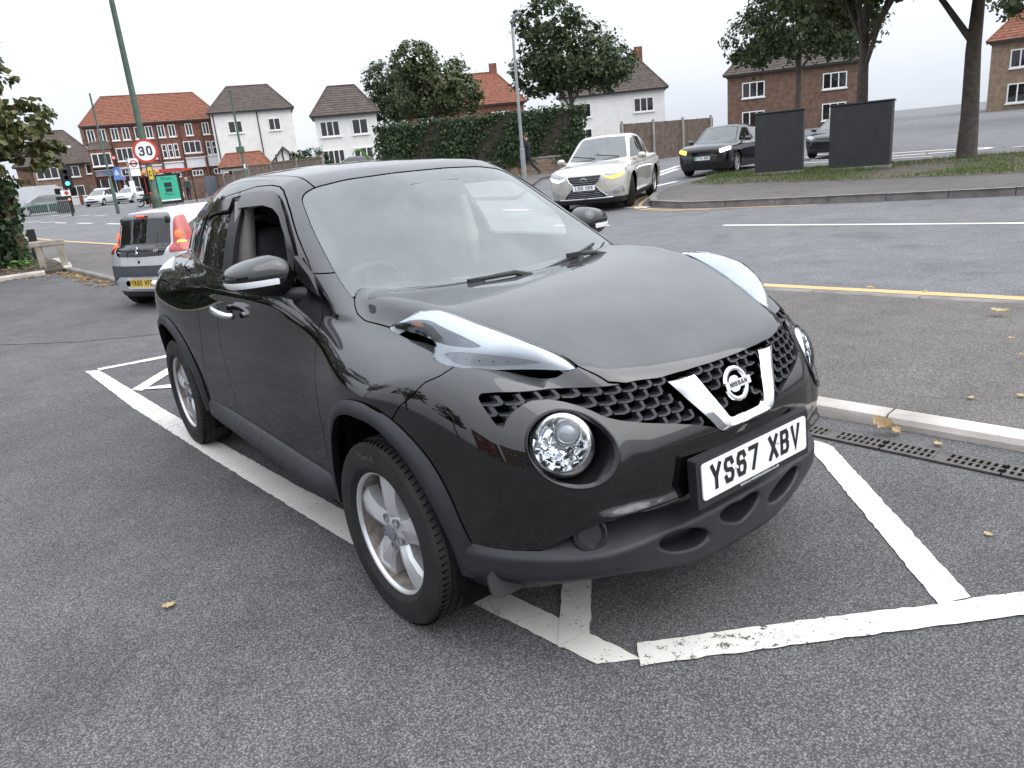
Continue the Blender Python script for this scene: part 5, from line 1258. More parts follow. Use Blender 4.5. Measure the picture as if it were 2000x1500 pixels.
P107 = dict(w=1.63, h=1.47, rear=-1.70, front=1.73, wb=2.34, wr=.275, rimr=.178, belt=.93, gb=1.50, gt=1.16, roofc=-.2, nose=(.6, .25), tail=(.42, .10), rtaper=.05, rbow=.30,
 deck=[(-1.9, .93), (-1.2, .95), (-.5, .94), (.4, .93), (.9, .91), (1.3, .82), (1.75, .66)], roof=[(-1.9, 1.30), (-1.55, 1.385), (-1.0, 1.45), (-.3, 1.47), (.3, 1.43), (.8, 1.28)],
 ws=((1.05, .93), (.30, 1.43)), rs=((-1.60, .93), (-1.44, 1.40)), mirror=(.72, .98), trimz=.27, crown=.03, wmat='silver', spokes=8, wstyle='plain', xlim=dict(tail_light=(.84, -1.22, 1.32, -1.20), hatch_frame=(.98, -1.52, 1.40, -1.36), bumper_insert=(0, -1.30, 1, -1.30)),
 sec=(.90, .975, 1.0, 1.0, .975, .90),
 parts=[('rear_window', 'r', [(-.1, 1.315), (.42, 1.30), (.50, 1.24), (.535, .90), (.48, .80), (-.1, .785)], 'tint', .004, True, None),
  ('tail_light', 'r', [(.545, 1.33), (.66, 1.33), (.95, .90), (.95, .835), (.60, .835), (.575, .86)], 'red', .006, False, None),
  ('hatch_frame', 'r', [(-.1, 1.40), (.50, 1.385), (.58, 1.31), (.57, .99), (.54, .985), (.51, 1.27), (.44, 1.31), (-.1, 1.325)], 'hatch_grey', .008, True, None),
  ('bumper_insert', 'r', [(-.1, .655), (.95, .655), (.95, .44), (.70, .42), (.60, .475), (.50, .505), (-.1, .505)], 'bumper_grey', .010, True, None),
  ('quarter_window', 's', [(-1.28, 1.16), (-1.22, 1.02), (-.80, .955), (-.62, .955), (-.66, 1.30), (-1.0, 1.27)], 'glass', .003, False, None),
  ('side_window', 's', [(-.56, 1.32), (-.56, .96), (.70, .96), (.52, 1.12), (.18, 1.36), (-.2, 1.36)], 'glass', -.004, False, None),
  ('windscreen', 'f', [(-.1, 1.40), (.50, 1.37), (.62, .97), (-.1, .94)], 'glass', -.003, True, None),
  ('headlight', 'f', [(.40, .80), (.66, .90), (.80, .84), (.74, .66), (.48, .64)], 'lens_grey', .004, False, None)],
 gaps=[(-.60, .35, .94, -.57), (.78, .3, .9, .84)])
NX = dict(w=1.845, h=1.645, rear=-2.33, front=2.30, wb=2.66, wr=.365, rimr=.235, tw=.225, belt=1.06, gb=1.66, gt=1.26, roofc=-.2, nose=(.75, .22), tail=(.5, .25), rtaper=.22,
 deck=[(-2.4, 1.08), (-1.5, 1.10), (-.5, 1.07), (.6, 1.06), (1.1, 1.06), (1.6, 1.02), (2.05, .93), (2.35, .80)], roof=[(-2.4, 1.36), (-1.9, 1.50), (-1.2, 1.605), (-.4, 1.645), (.2, 1.615), (.8, 1.42)],
 ws=((1.12, 1.05), (.22, 1.60)), rs=((-2.2, 1.1), (-1.75, 1.52)), mirror=(.68, 1.10), trimz=.30, gapw=.075, steer=.33, spokes=5, flare=.035,
 parts=[('grille', 'f', [(-.1, .80), (.40, .80), (.36, .70), (.24, .60), (.36, .46), (.50, .355), (.44, .315), (-.1, .31)], 'gloss_black', .010, True, None),
  ('headlight', 'f', [(.46, .80), (.66, .865), (.86, .955), (.90, .90), (.80, .80), (.58, .76)], 'lens_grey', .004, False, None),
  ('indicator', 'f', [(.44, .785), (.58, .755), (.80, .795), (.88, .83), (.83, .745), (.64, .70), (.50, .735)], 'drl', .006, False, (1, 'amber_lit')),
  ('fog_intake', 'f', [(.62, .43), (.84, .52), (.86, .40), (.66, .36)], 'silver', .004, False, None),
  ('windscreen', 'f', [(-.1, 1.58), (.52, 1.555), (.70, 1.10), (-.1, 1.06)], 'screen', -.003, True, None),
  ('front_window', 's', [(-.13, 1.53), (-.16, 1.09), (.88, 1.09), (.70, 1.20), (.26, 1.49)], 'tint', -.003, False, None),
  ('rear_side_window', 's', [(-1.55, 1.43), (-1.78, 1.24), (-1.62, 1.12), (-.20, 1.09), (-.18, 1.53), (-.9, 1.52)], 'tint', -.003, False, None)],
 gaps=[(.98, .45, 1.05, .98), (-.18, .45, 1.08, -.15), (-1.1, .62, 1.1, -1.15)])
SUV = dict(w=1.79, h=1.535, rear=-2.05, front=2.10, wb=2.56, wr=.335, rimr=.225, tw=.21, belt=1.0, gb=1.60, gt=1.24, roofc=-.2, nose=(.55, .12), tail=(.5, .25), rtaper=.18,
 deck=[(-2.1, 1.02), (-1.2, 1.04), (0, 1.01), (.8, 1.02), (1.3, 1.0), (1.8, .95), (2.15, .84)], roof=[(-2.1, 1.30), (-1.7, 1.42), (-1.0, 1.515), (-.3, 1.535), (.3, 1.49), (.8, 1.32)],
 ws=((1.02, 1.0), (.25, 1.49)), rs=((-1.95, 1.02), (-1.55, 1.42)), mirror=(.62, 1.05), trimz=.40, spokes=5,
 parts=[('grille', 'f', [(-.1, .80), (.52, .80), (.50, .66), (-.1, .64)], 'gloss_black', .006, True, None),
  ('headlight', 'f', [(.54, .80), (.84, .86), (.86, .76), (.56, .68)], 'drl', .006, False, (-1, 'amber_lit')),
  ('lower_grille', 'f', [(-.1, .44), (.52, .44), (.62, .34), (-.1, .30)], 'trim_dark', .006, True, None),
  ('air_curtain', 'f', [(.70, .62), (.80, .64), (.80, .44), (.66, .42)], 'gloss_black', .004, False, None),
  ('windscreen', 'f', [(-.1, 1.47), (.50, 1.44), (.66, 1.04), (-.1, 1.01)], 'screen', -.003, True, None),
  ('front_window', 's', [(-.15, 1.44), (-.18, 1.04), (.80, 1.04), (.60, 1.18), (.22, 1.40)], 'tint', -.003, False, None),
  ('rear_side_window', 's', [(-1.45, 1.36), (-1.60, 1.12), (-.22, 1.04), (-.20, 1.44), (-.9, 1.43)], 'tint', -.003, False, None)],
 gaps=[(.9, .4, 1.0, .9), (-.18, .4, 1.02, -.16)])
HATCH = dict(w=1.76, h=1.48, rear=-2.0, front=2.05, wb=2.6, wr=.315, rimr=.21, belt=.92, gb=1.58, gt=1.20, roofc=-.2, nose=(.7, .3), tail=(.5, .25), rtaper=.16,
 deck=[(-2.1, .95), (-1.2, .96), (0, .93), (.8, .93), (1.3, .88), (1.8, .78), (2.1, .65)], roof=[(-2.1, 1.20), (-1.7, 1.34), (-1.0, 1.45), (-.3, 1.48), (.3, 1.43), (.9, 1.22)],
 ws=((1.20, .92), (.25, 1.43)), rs=((-1.9, .96), (-1.5, 1.36)), mirror=(.72, .97), trimz=.25,
 parts=[('lower_grille', 'f', [(-.1, .48), (.58, .46), (.70, .34), (-.1, .30)], 'trim_dark', .006, True, None),
  ('grille', 'f', [(-.1, .68), (.40, .70), (.42, .64), (-.1, .60)], 'gloss_black', .006, True, None),
  ('headlight', 'f', [(.46, .70), (.80, .82), (.84, .74), (.56, .62)], 'lens_grey', .006, False, None),
  ('windscreen', 'f', [(-.1, 1.41), (.50, 1.38), (.66, .96), (-.1, .94)], 'screen', -.003, True, None),
  ('front_window', 's', [(-.15, 1.38), (-.18, .96), (.90, .96), (.66, 1.12), (.22, 1.34)], 'tint', -.003, False, None),
  ('rear_side_window', 's', [(-1.35, 1.30), (-1.55, 1.04), (-.22, .96), (-.20, 1.38), (-.9, 1.38)], 'tint', -.003, False, None)],
 gaps=[(-.18, .35, .94, -.16)])
def car_mats(paint_): return dict(paint=paint_)
K['white_paint'] = paint('silver_white_paint', (.50, .515, .535), dust_sheen=.05, metal=.2)
K['silver_paint'] = paint('champagne_silver_paint', (.47, .455, .42), dust_sheen=.05, metal=.35)
K['grey_paint'] = paint('graphite_paint', (.022, .024, .028), dust_sheen=.03)
K['pale_paint'] = paint('pale_silver_paint', (.60, .62, .64), dust_sheen=.04)
K['red'] = plain('tail_lamp_red', (.34, .018, .012), .15, var=.15, coat=1)
K['hatch_grey'] = plain('hatch_grey', (.17, .175, .185), .4, coat=.4)
K['bumper_grey'] = plain('bumper_insert_grey', (.055, .062, .075), .5)
K['drl'] = glow('lit_lamp', (1, .97, .90), 2.2, (.8, .8, .8))
K['amber_lit'] = glow('lit_amber', (1, .50, .05), 1.9, (.8, .4, .05))
K['brake_lit'] = glow('lit_brake', (1, .10, .03), 1.1, (.6, .05, .02))
gz1 = lambda x, y: float(gz(np.array([x]), np.array([y]))[0])
# white hatchback leaving the car park
cx, cy = -9.98, 1.72
PG, Fp, Bp = build_car('white_hatchback', 'small silver white hatchback seen from behind with amber tail lights lit beyond the black car', P107, (cx, cy, -.085), R_(118), car_mats(K['white_paint']), .024)
def rear_M(F, y, z, x0=-1.95): 
    a, b = -.9, x0
    for _ in range(26):
        m = (a+b)/2
        if F(np.array([m]), np.array([abs(y)]), np.array([z]))[0] < 0: a = m
        else: b = m
    g = grad(F, np.array([[a, abs(y), z]]))[0]; return a, Vector((g[0], g[1]*(1 if y >= 0 else -1), g[2]))
for s in (1, -1):
    tlo = [o for o in PG.children if o.name.startswith('tail_light')][0 if s > 0 else 1]
    for (yy, zz, r, mt) in ((.635, 1.075, .062, 'brake_lit'), (.690, .935, .082, 'amber_lit' if s < 0 else 'brake_lit')):
        x, n = rear_M(Fp, s*yy, zz); M2 = face_M((x-.004, s*yy, zz), n)
        t = MB(); t.lathe([(r, -.02), (r*.97, .012), (r*.7, .022), (.0001, .026)], 22, M2); t.build('lamp_bowl', K['red' if mt == 'amber_lit' else mt], tlo, 60)
        if mt == 'amber_lit': t = MB(); t.lathe([(r*.78, .024), (r*.5, .031), (.0001, .034)], 18, M2, 0, math.pi); t.build('indicator_bulb', K[mt], tlo, 60)
x, n = rear_M(Fp, 0, 1.355); t = MB(); t.box((x-.02, 0, 1.358), (.04, .26, .035), bev=.012); bl = t.build('brake_light', K['red'], PG, 50)
t = MB()
for k in range(5): t.box((x-.043, -.075+.0375*k, 1.358), (.008, .022, .016))
t.build('led', K['brake_lit'], bl)
for s in (1, -1):
    x, n = rear_M(Fp, s*.47, 1.285); t = MB(); t.box((x-.012, s*.47, 1.285), (.05, .085, .11), bev=.02); t.build('hatch_hinge', K['trim_dark'], PG, 50)
x, n = rear_M(Fp, 0, .40); pM2 = face_M((x-.018, 0, .405), (-1, 0, .12)); number_plate('YK60 WFD', pM2, PG, 'plate_yellow', False)
t = MB(); t.prism(rrect(.64, .17, .03), -.02, -.004, pM2); t.build('plate_recess', K['silver'], PG)
t = MB(); t.lathe([(.045, -.01), (.045, .02), (.03, .05), (.0001, .06)], 16, pM2 @ Matrix.Translation((.27, .0, 0))); t.build('reversing_lamp', K['white'], PG, 60)
t = MB(); t.lathe([(.045, -.01), (.042, .012), (.0001, .012)], 16, pM2 @ Matrix.Translation((-.29, .0, 0))); t.build('fog_lamp_socket', K['gap'], PG, 60)
x, n = rear_M(Fp, 0, .70); t = MB(); t.lathe([(.02, 0), (.02, .006), (.0001, .008)], 12, face_M((x, 0, .715), n)); t.build('hatch_lock', K['gap'], PG)
x, n = rear_M(Fp, 0, .865); bM2 = face_M((x-.012, 0, .875), n)
t = MB()                                                              # rearing lion mark, as a few solid strokes
for a in ([(-.018, .045), (.0, .055), (.016, .045), (.012, .025), (-.004, .02), (-.002, -.012), (-.018, -.045)], [(-.002, -.012), (.016, -.022), (.012, -.045)], [(-.004, .02), (-.026, .012)], [(-.004, .005), (-.026, -.008)]): t.tube([bM2 @ Vector((q[0], q[1], .004)) for q in a], .0075, 6)
t.build('lion_emblem', K['chrome'], PG, 60)
x, n = rear_M(Fp, -.36, .865); font_mesh('model_lettering', '107', .055, face_M((x-.010, -.37, .868), n) @ Matrix.Rotation(0, 4, 'Z'), .003, K['chrome'], PG, 1.1)
x, n = rear_M(Fp, .36, .865); font_mesh('trim_lettering', 'Urban', .032, face_M((x-.010, .40, .862), n), .002, K['chrome'], PG, 1.0)
PG.scale = (.935,)*3
# silver SUV turning out of the side road
NXp, Fn, _ = build_car('silver_suv', 'silver SUV with left amber indicator lit turning out of the side road', NX, (-11.72, 11.95, .20), R_(301), car_mats(K['silver_paint']), .03)
NXp.rotation_euler = (R_(.6), R_(1.2), R_(301))
x = nose_x(Fn, 0, .52, 1.5, 2.5)
number_plate('LS15 NUX', face_M((x+.024, 0, .55), (1, 0, .05)), NXp, holder=False)
t = MB()
for zz in (.735, .69, .645, .47, .43, .39, .35):
    w_ = .235+.16*abs(zz-.58)/.2 if zz < .6 else .24+.12*(zz-.62)/.12
    pts = [(nose_x(Fn, abs(y), zz, 1.2, 2.5)+.014, y, zz) for y in np.linspace(-w_, w_, 9)]; t = MB(); t.tube(pts, .008, 6); t.build('grille_slat', K['lamp_grey'], NXp, 60)
for s in (1, -1):
    pts = [(nose_x(Fn, abs(y), zz, 1.2, 2.5)+.014, s*y, zz) for y, zz in [(.40, .80), (.355, .70), (.245, .60), (.36, .465), (.495, .355)]]; t = MB(); t.tube(pts, .013, 6); t.build('grille_edge', K['chrome'], NXp, 60)
pts = [(nose_x(Fn, abs(y), .305, 1.2, 2.5)+.02, y, .305-.0*abs(y)) for y in np.linspace(-.62, .62, 13)]; t = MB(); t.tube(pts, .018, 6); t.build('skid_trim', K['silver'], NXp, 60)
eM = face_M((nose_x(Fn, 0, .715, 1.2, 2.5)+.028, 0, .715), (1, 0, .1)); t = MB()
t.tube([eM @ Vector((.062*math.cos(a), .045*math.sin(a), 0)) for a in np.linspace(0, 2*math.pi, 25)], .008, 6, False); t.tube([eM @ Vector(q) for q in ((.0, .032, 0), (-.03, -.025, 0), (.035, -.025, 0))], .007, 6); t.build('brand_emblem', K['chrome'], NXp, 60)
for (y0, y1) in ((-.05, -.62), (.52, -.02)):
    t = MB(); t.tube([(nose_x(Fn, abs(y), 1.13, .2, 1.6)+.02, y, 1.13+.02*k) for k, y in enumerate(np.linspace(y0, y1, 5))], .012, 5); t.build('wiper', K['trim_dark'], NXp)
t = MB(); t.box((.1, 1.0*0+.90, .335), (1.7, .10, .05), bev=.015); t.build('side_step', K['silver'], NXp, 50)
# graphite SUV waiting behind it
SV, Fs, _ = build_car('graphite_suv', 'dark grey SUV with right amber indicator lit waiting behind the first dark cabinet', SUV, (-14.3, 20.1, .39), R_(287), car_mats(K['grey_paint']), .035)
x = nose_x(Fs, 0, .54, 1.5, 2.3); number_plate('DY73 OBC', face_M((x+.012, 0, .55), (1, 0, .05)), SV, holder=False, green=True)
t = MB(); t.prism(rrect(.05, .111, .01), .0045, .0055, face_M((x+.012, 0, .55), (1, 0, .05)) @ Matrix.Translation((-.235, 0, 0))); t.build('plate_flash', plain('plate_green', (.05, .42, .12), .4), SV)
build_car('dark_saloon', 'dark car low behind the gap between the two dark cabinets', HATCH, (-13.0, 25.6, gz1(-13.0, 25.6)), R_(280), car_mats(K['grey_paint']), .05)
# parked far away on the left
build_car('silver_people_carrier', 'silver car left of its pale neighbour, parked before the shops', dict(HATCH, h=1.62, roof=[(-2.1, 1.36), (-1.7, 1.52), (-1.0, 1.60), (-.3, 1.62), (.3, 1.56), (.9, 1.26)], gt=1.28, cat='car', parts=[(a, b, [(q[0], q[1]+(.10 if q[1] > 1.25 else 0)) for q in c], d, e, f, g) for a, b, c, d, e, f, g in HATCH['parts']]), (-81.0, 11.9, gz1(-81.0, 11.9)), R_(322), car_mats(K['pale_paint']), .05, 'cars parked before the shops')
build_car('silver_hatchback', 'low silver hatchback with a wide black lower grille parked right of the taller silver car', HATCH, (-80.0, 14.3, gz1(-80.0, 14.3)), R_(322), car_mats(K['pale_paint']), .05, 'cars parked before the shops')
# ---------------------------------------------------------------- vegetation
K['leaf_olive'] = leafm('olive_leaves', (.045, .062, .022), (.11, .125, .04), (.19, .165, .07))
K['leaf_dark'] = leafm('dark_leaves', (.024, .042, .018), (.055, .085, .030), (.085, .115, .04))
K['leaf_ivy'] = leafm('ivy_leaves', (.012, .030, .011), (.032, .062, .020), (.065, .105, .035))
K['leaf_bright'] = leafm('bright_leaves', (.06, .14, .03), (.12, .24, .05), (.17, .30, .08))
K['leaf_tree'] = leafm('street_tree_leaves', (.035, .055, .02), (.07, .10, .034), (.11, .125, .045))
K['bark'] = plain('bark', (.085, .072, .060), .95, var=.35, sc=7, bump=.9, bsc=26)
K['twig'] = plain('twig', (.045, .035, .028), .95)
def leaves(t, n, fpos, s0, s1, flat=.0, r=rng):
    for _ in range(n):
        p, nn = fpos(); s = r.uniform(s0, s1)
        a = Vector((r.gauss(0, 1), r.gauss(0, 1), r.gauss(0, 1))); nn = (Vector(nn)*.9+a*.55).normalized() if nn else a.normalized()
        u = nn.orthogonal().normalized(); u = (u*math.cos(q := r.uniform(0, 6.28))+nn.cross(u)*math.sin(q)).normalized(); v = nn.cross(u)
        p = Vector(p); w_ = s*.36
        t.add([p-u*s*.5, p+v*w_-u*s*.05+nn*s*.06, p+u*s*.5, p-v*w_-u*s*.05+nn*s*.06], [(0, 1, 2, 3)])
def crown(blobs, n, s0, s1, shell=.55, r=rng):
    """leaf clumps: blobs of (centre, radii)"""
    t = MB(); tot = sum(b[1][0]*b[1][1]+b[1][2]*b[1][0] for b in blobs)
    for c, R3 in blobs:
        m = int(n*(R3[0]*R3[1]+R3[2]*R3[0])/tot); k = max(5, m//26)
        cl = []
        for _ in range(k):
            d = Vector((r.gauss(0, 1), r.gauss(0, 1), r.gauss(0, 1))).normalized(); q = shell+(1-shell)*r.random()**.6
            cl.append((Vector((c[0]+d.x*R3[0]*q, c[1]+d.y*R3[1]*q, c[2]+d.z*R3[2]*q)), d, r.uniform(.10, .26)*sum(R3)/3))
        def f():
            p, d, rr = r.choice(cl); o = Vector((r.gauss(0, 1), r.gauss(0, 1), r.gauss(0, .7)))*rr*.6
            return p+o, d+Vector((0, 0, .5))
        leaves(t, m, f, s0, s1, r=r)
    return t
def limbs(t, base, top, r0, blobs, r=rng):
    b = Vector(base); tp = Vector(top)
    t.tube([b-Vector((0, 0, .1)), b+Vector((0, 0, .12)), b.lerp(tp, .25), b.lerp(tp, .6)+Vector((r.uniform(-.1, .1), r.uniform(-.1, .1), 0)), tp], [r0*1.55, r0*1.15, r0*.95, r0*.8, r0*.55], 12)
    for c, R3 in blobs:
        c = Vector(c); s = b.lerp(tp, r.uniform(.55, .98)); m = s.lerp(c, .5)+Vector((0, 0, .15*(c-s).length))
        t.tube([s, m, c], [r0*.42, r0*.26, r0*.08], 7)
        for _ in range(3): e = c+Vector((r.uniform(-1, 1)*R3[0], r.uniform(-1, 1)*R3[1], r.uniform(-.4, 1)*R3[2]))*.75; t.tube([m.lerp(c, r.uniform(.2, 1)), e], [r0*.15, r0*.04], 5)
def tree(name, label, x, y, h, r0, blobs, n, s0, s1, leafmat, group=None, seed=1, bark='bark'):
    r = random.Random(seed); z = gz1(x, y); T = thing(name, label, 'tree', (x, y, z), 0, group)
    t = MB(); limbs(t, (0, 0, 0), (0, 0, h), r0, blobs, r); t.build('trunk', K[bark], T, 60)
    crown(blobs, n, s0, s1, r=r).build('crown', K[leafmat], T); return T
# big street tree on the island
tb = [((0, 0, 6.4), (2.3, 2.3, 1.5)), ((-2.2, -1.2, 5.4), (1.9, 1.7, 1.1)), ((2.1, 1.0, 5.5), (1.9, 1.8, 1.2)), ((1.0, -2.0, 4.9), (1.9, 1.6, 1.0)), ((-1.2, 1.8, 5.7), (1.7, 1.7, 1.1)), ((3.6, -.4, 4.7), (1.5, 1.3, .9)), ((-3.4, .6, 4.8), (1.4, 1.4, .9))]
tree('street_tree', 'large street tree rooted in the grass verge at the right, only its trunk foot plain', -6.64, 20.0, 4.6, .22, tb, 15000, .15, .28, 'leaf_tree', seed=3)
tree('street_tree', 'second street tree rising from behind the right dark monolith', -8.95, 18.95, 4.2, .17, [((0, 0, 6.0), (2.0, 2.0, 1.4)), ((1.7, -.9, 5.2), (1.7, 1.6, 1.0)), ((-1.6, .6, 5.3), (1.6, 1.5, 1.0)), ((.6, -2.2, 4.9), (1.6, 1.4, .9)), ((2.9, -1.8, 4.7), (1.2, 1.2, .7))], 12000, .14, .26, 'leaf_tree', seed=9)
# hedge and leaning tree at the left end of the car park
HG = thing('hedge_tree', 'dense olive green tree overhanging the planting bed at the far left', 'tree', (-18.6, -1.9, .07))
hb = [((.3, .2, 2.9), (1.5, 1.7, 1.3)), ((.2, 1.6, 3.0), (1.0, 1.15, .75)), ((.2, 2.25, 2.45), (.6, .8, .40)), ((.3, 2.0, 3.4), (.8, 1.0, .7)), ((.2, 1.0, 4.0), (1.0, 1.2, .8)), ((-.4, -2.0, 2.9), (1.5, 1.8, 1.3)), ((.4, 1.1, 2.0), (.9, .9, .55)), ((-.2, -4.4, 2.8), (1.6, 1.8, 1.3)), ((.2, .4, 4.2), (1.3, 1.6, .9)), ((0, -2.6, 4.3), (1.4, 1.9, 1.0)), ((0, -6.6, 2.9), (1.6, 1.8, 1.5))]
t = MB(); limbs(t, (0, 0, 0), (0, -.2, 2.2), .13, hb, random.Random(5)); t.build('trunk', K['twig'], HG, 60)
crown(hb, 20000, .12, .22, .35, random.Random(6)).build('crown', K['leaf_olive'], HG)
IV = thing('ivy_hedge', 'dark ivy covered hedge below the overhanging tree at the far left', 'hedge', (-18.4, -3.4, .07))
t = MB(); rg = random.Random(8)
def ivyf():
    y = rg.uniform(-6, 3.25); z = rg.uniform(.02, 1.9)**1.0; x = .35*math.sin(y*1.7+z)+rg.gauss(.15, .16)+.25*(z < .4); return (x, y, z), (1, 0, .3)
leaves(t, 7500, ivyf, .09, .17, r=rg); t.build('leaves', K['leaf_ivy'], IV)
t = MB(); t.grid([[(-.15+.3*math.sin(y*1.7+z), y, z) for z in (0, .6, 1.2, 1.9)] for y in np.linspace(-6, 3.2, 16)]); t.build('hedge_core', K['twig'], IV, 60)
for (x, y, s, lab) in ((-17.35, -.35, .22, 'low leafy weed at the foot of the wooden post'), (-17.25, -1.1, .26, 'low leafy weed left of the wooden post foot'), (-17.0, -2.1, .3, 'bright ground ivy clump at the far left edge')):
    W = thing('weed', lab, 'plant', (x, y, gz1(x, y)+.07)); t = MB(); rg2 = random.Random(int(-y*100))
    leaves(t, 60, lambda: ((rg2.gauss(0, s), rg2.gauss(0, s), rg2.uniform(.02, .22)), (0, 0, 1)), .07, .13, r=rg2); t.build('leaves', K['leaf_bright'], W)
    t = MB(); [t.tube([(0, 0, -.02), (rg2.gauss(0, s*.6), rg2.gauss(0, s*.6), .16)], .006, 4) for _ in range(6)]; t.build('stems', K['twig'], W)
# grass of the verge
K['grass'] = leafm('verge_grass', (.055, .105, .022), (.10, .16, .038), (.19, .19, .075))
t = MB(); rg3 = random.Random(2); vp_ = np.array(verge)
bx0, by0, bx1, by1 = -12.6, 14.4, 3, 23.5; cand = np.array([(rg3.uniform(bx0, bx1), rg3.uniform(by0, by1)) for _ in range(52000)])
ok_ = poly_sd(cand, verge) > .03
bare = lambda x, y: math.exp(-(((x+6.5)/.9)**2+((y-16.9)/1.6)**2))+.5*math.exp(-(((x+6.5)/.7)**2+((y-19.3)/.8)**2))
for (x, y) in cand[ok_]:
    q = math.sin(x*1.9+y*.7)*.5+math.sin(x*.6-y*1.3)*.5
    if rg3.random() < bare(x, y)*1.25+.10-.12*q: continue
    z = gz1(x, y)+.142 if False else None
    h = rg3.uniform(.03, .075)*(1.15+.5*q)*(1.9 if x < -7.2 and abs(y-17.0-.2*(x+9)) < .45 else 1); a = rg3.uniform(0, 6.28); w_ = .006; c, s = math.cos(a), math.sin(a); l = rg3.gauss(0, .03); l2 = rg3.gauss(0, .03)
    t.v += [(x-c*w_*1.6, y-s*w_*1.6, 0), (x+c*w_*1.6, y+s*w_*1.6, 0), (x+l, y+l2, h)]; b = len(t.v)-3; t.f.append((b, b+1, b+2)); t.m.append(0)
va = np.array(t.v); va[:, 2] += gz(va[:, 0], va[:, 1])+.142; t.v = [tuple(q) for q in va.tolist()]
tag(t.build('verge_grass', K['grass']), 'patchy grass on the verge', 'grass', None, 'stuff')
# ---------------------------------------------------------------- walls, fences, posts
K['brick'] = plain('red_brick', (.20, .085, .058), .9, var=.35, sc=3, bump=.3, bsc=50)
K['brick_brown'] = plain('brown_brick', (.155, .095, .068), .9, var=.35, sc=2.5, bump=.3, bsc=50)
K['brick_buff'] = plain('buff_brick', (.25, .18, .125), .9, var=.3, sc=3, bump=.3, bsc=50)
K['mortar'] = plain('mortar', (.27, .25, .22), .95)
K['timber'] = plain('weathered_timber', (.19, .145, .115), .9, var=.35, sc=5, bump=.5, bsc=40)
K['timber_red'] = plain('stained_post', (.20, .118, .085), .85, var=.3, sc=4, bump=.5, bsc=40)
K['timber_pale'] = plain('pale_sleeper', (.30, .265, .22), .9, var=.25, sc=5, bump=.5, bsc=40)
K['fence_brown'] = plain('fence_brown', (.125, .092, .072), .9, var=.35, sc=4, bump=.5, bsc=30)
K['concrete_post'] = plain('concrete_post', (.28, .26, .235), .9, var=.2)
K['post_green'] = plain('column_green', (.055, .095, .065), .5, var=.25)
K['post_grey'] = plain('galvanised', (.33, .34, .35), .45, metal=.5, var=.15)
K['cab_dark'] = plain('cabinet_charcoal', (.028, .030, .033), .55, var=.2, sc=4, bump=.15, bsc=200)
K['dark_metal'] = plain('dark_metal', (.012, .013, .014), .5)
K['tile_brown'] = plain('brown_roof_tile', (.085, .066, .058), .9, var=.3, sc=2)
K['tile_red'] = plain('red_roof_tile', (.20, .075, .045), .9, var=.35, sc=3)
K['render_white'] = plain('white_render', (.74, .73, .70), .85, var=.07, sc=1.5)
K['white_frame'] = plain('white_frame', (.78, .78, .77), .5, var=.05)
K['window_glass'] = glass('window_glass', (.10, .11, .12), .03, 1.6)
K['curtain'] = plain('net_curtain', (.42, .42, .40), .9, var=.25, sc=4)
K['gate_grey'] = plain('gate_grey', (.105, .12, .145), .6)
def vpost(name, label, cat, x, y, h, mk, lean=(0, 0)):
    o = mk.build(name, None); return o
PT = MB(); PT.box((0, 0, .93), (.17, .17, 1.9), bev=.012)
o = PT.build('wooden_post', K['timber_red']); o.location = (-18.45, -.26, gz1(-18.45, -.2)+.03); o.rotation_euler = (R_(4.5), 0, R_(10)); tag(o, 'tall reddish wooden post leaning at the edge of the ivy hedge', 'post')
t = MB(); t.box((0, 0, .42), (.12, .16, .84), bev=.01); o = t.build('black_bollard', K['dark_metal']); o.location = (-18.6, -.03, gz1(-18.6, 0)); tag(o, 'short black post directly right of the leaning wooden post', 'bollard')
KR = thing('knee_rail', 'low weathered timber rail on two posts at the corner of the planting bed', 'barrier', (-16.75, .06, gz1(-16.7, .1)+.03), R_(72))
for x in (-.20, .22): t = MB(); t.box((x, 0, .24), (.12, .13, .58), bev=.015); t.build('post', K['timber_pale'], KR)
t = MB(); t.box((-.02, .0, .55), (.66, .15, .13), bev=.02); t.build('rail', K['timber_pale'], KR)
# two dark cabinets on the verge
for (x, y, w_, h_, lab) in ((-10.30, 17.16, 1.24, 1.62, 'left dark charcoal monolith standing in the verge, partly in front of the grey SUV'), (-8.34, 17.80, 1.46, 1.62, 'right and wider dark charcoal monolith standing in the verge')):
    cb = thing('dark_cabinet', lab, 'cabinet', (x, y, gz1(x, y)+.12), R_(25 if w_ < 1.3 else 19), 'dark cabinets on the verge')
    t = MB(); t.box((0, .0, h_/2), (w_, .42, h_), bev=.012); t.build('body', K['cab_dark'], cb)
    t = MB(); t.box((0, 0, h_+.025), (w_+.06, .48, .05), bev=.015); t.build('lid', K['cab_dark'], cb)
    t = MB(); t.box((0, 0, .03), (w_+.03, .45, .10), bev=.01); t.build('plinth', K['concrete_post'], cb)
# ivy hedge on a low brick wall across the side road
wa, wb_ = Vector((-23.6, 22.3)), Vector((-30.2, 15.6)); wd = (wb_-wa).normalized(); wn = Vector((wd.y, -wd.x)); wn = wn if wn.dot(Vector((2, -1.8))-wa) > 0 else -wn
BW = thing('garden_wall', 'low buff brick garden wall under the long ivy hedge behind the lamp post', 'wall', (wa.x, wa.y, gz1(wa.x, wa.y)+.1), math.atan2(wd.y, wd.x))
Lw = (wb_-wa).length; s_ = 1 if Vector((-math.sin(math.atan2(wd.y, wd.x)), math.cos(math.atan2(wd.y, wd.x)))).dot(wn) > 0 else -1
t = MB(); t.box((Lw/2, -s_*.11, .2), (Lw, .2, 1.0)); t.build('wall', K['mortar'], BW)
bmesh_b = MB(); bmesh_b.box((0, 0, 0), (.43, .03, .13), bev=.008); bme = bmesh_b.mesh('brick'); bme.materials.append(K['brick_buff'])
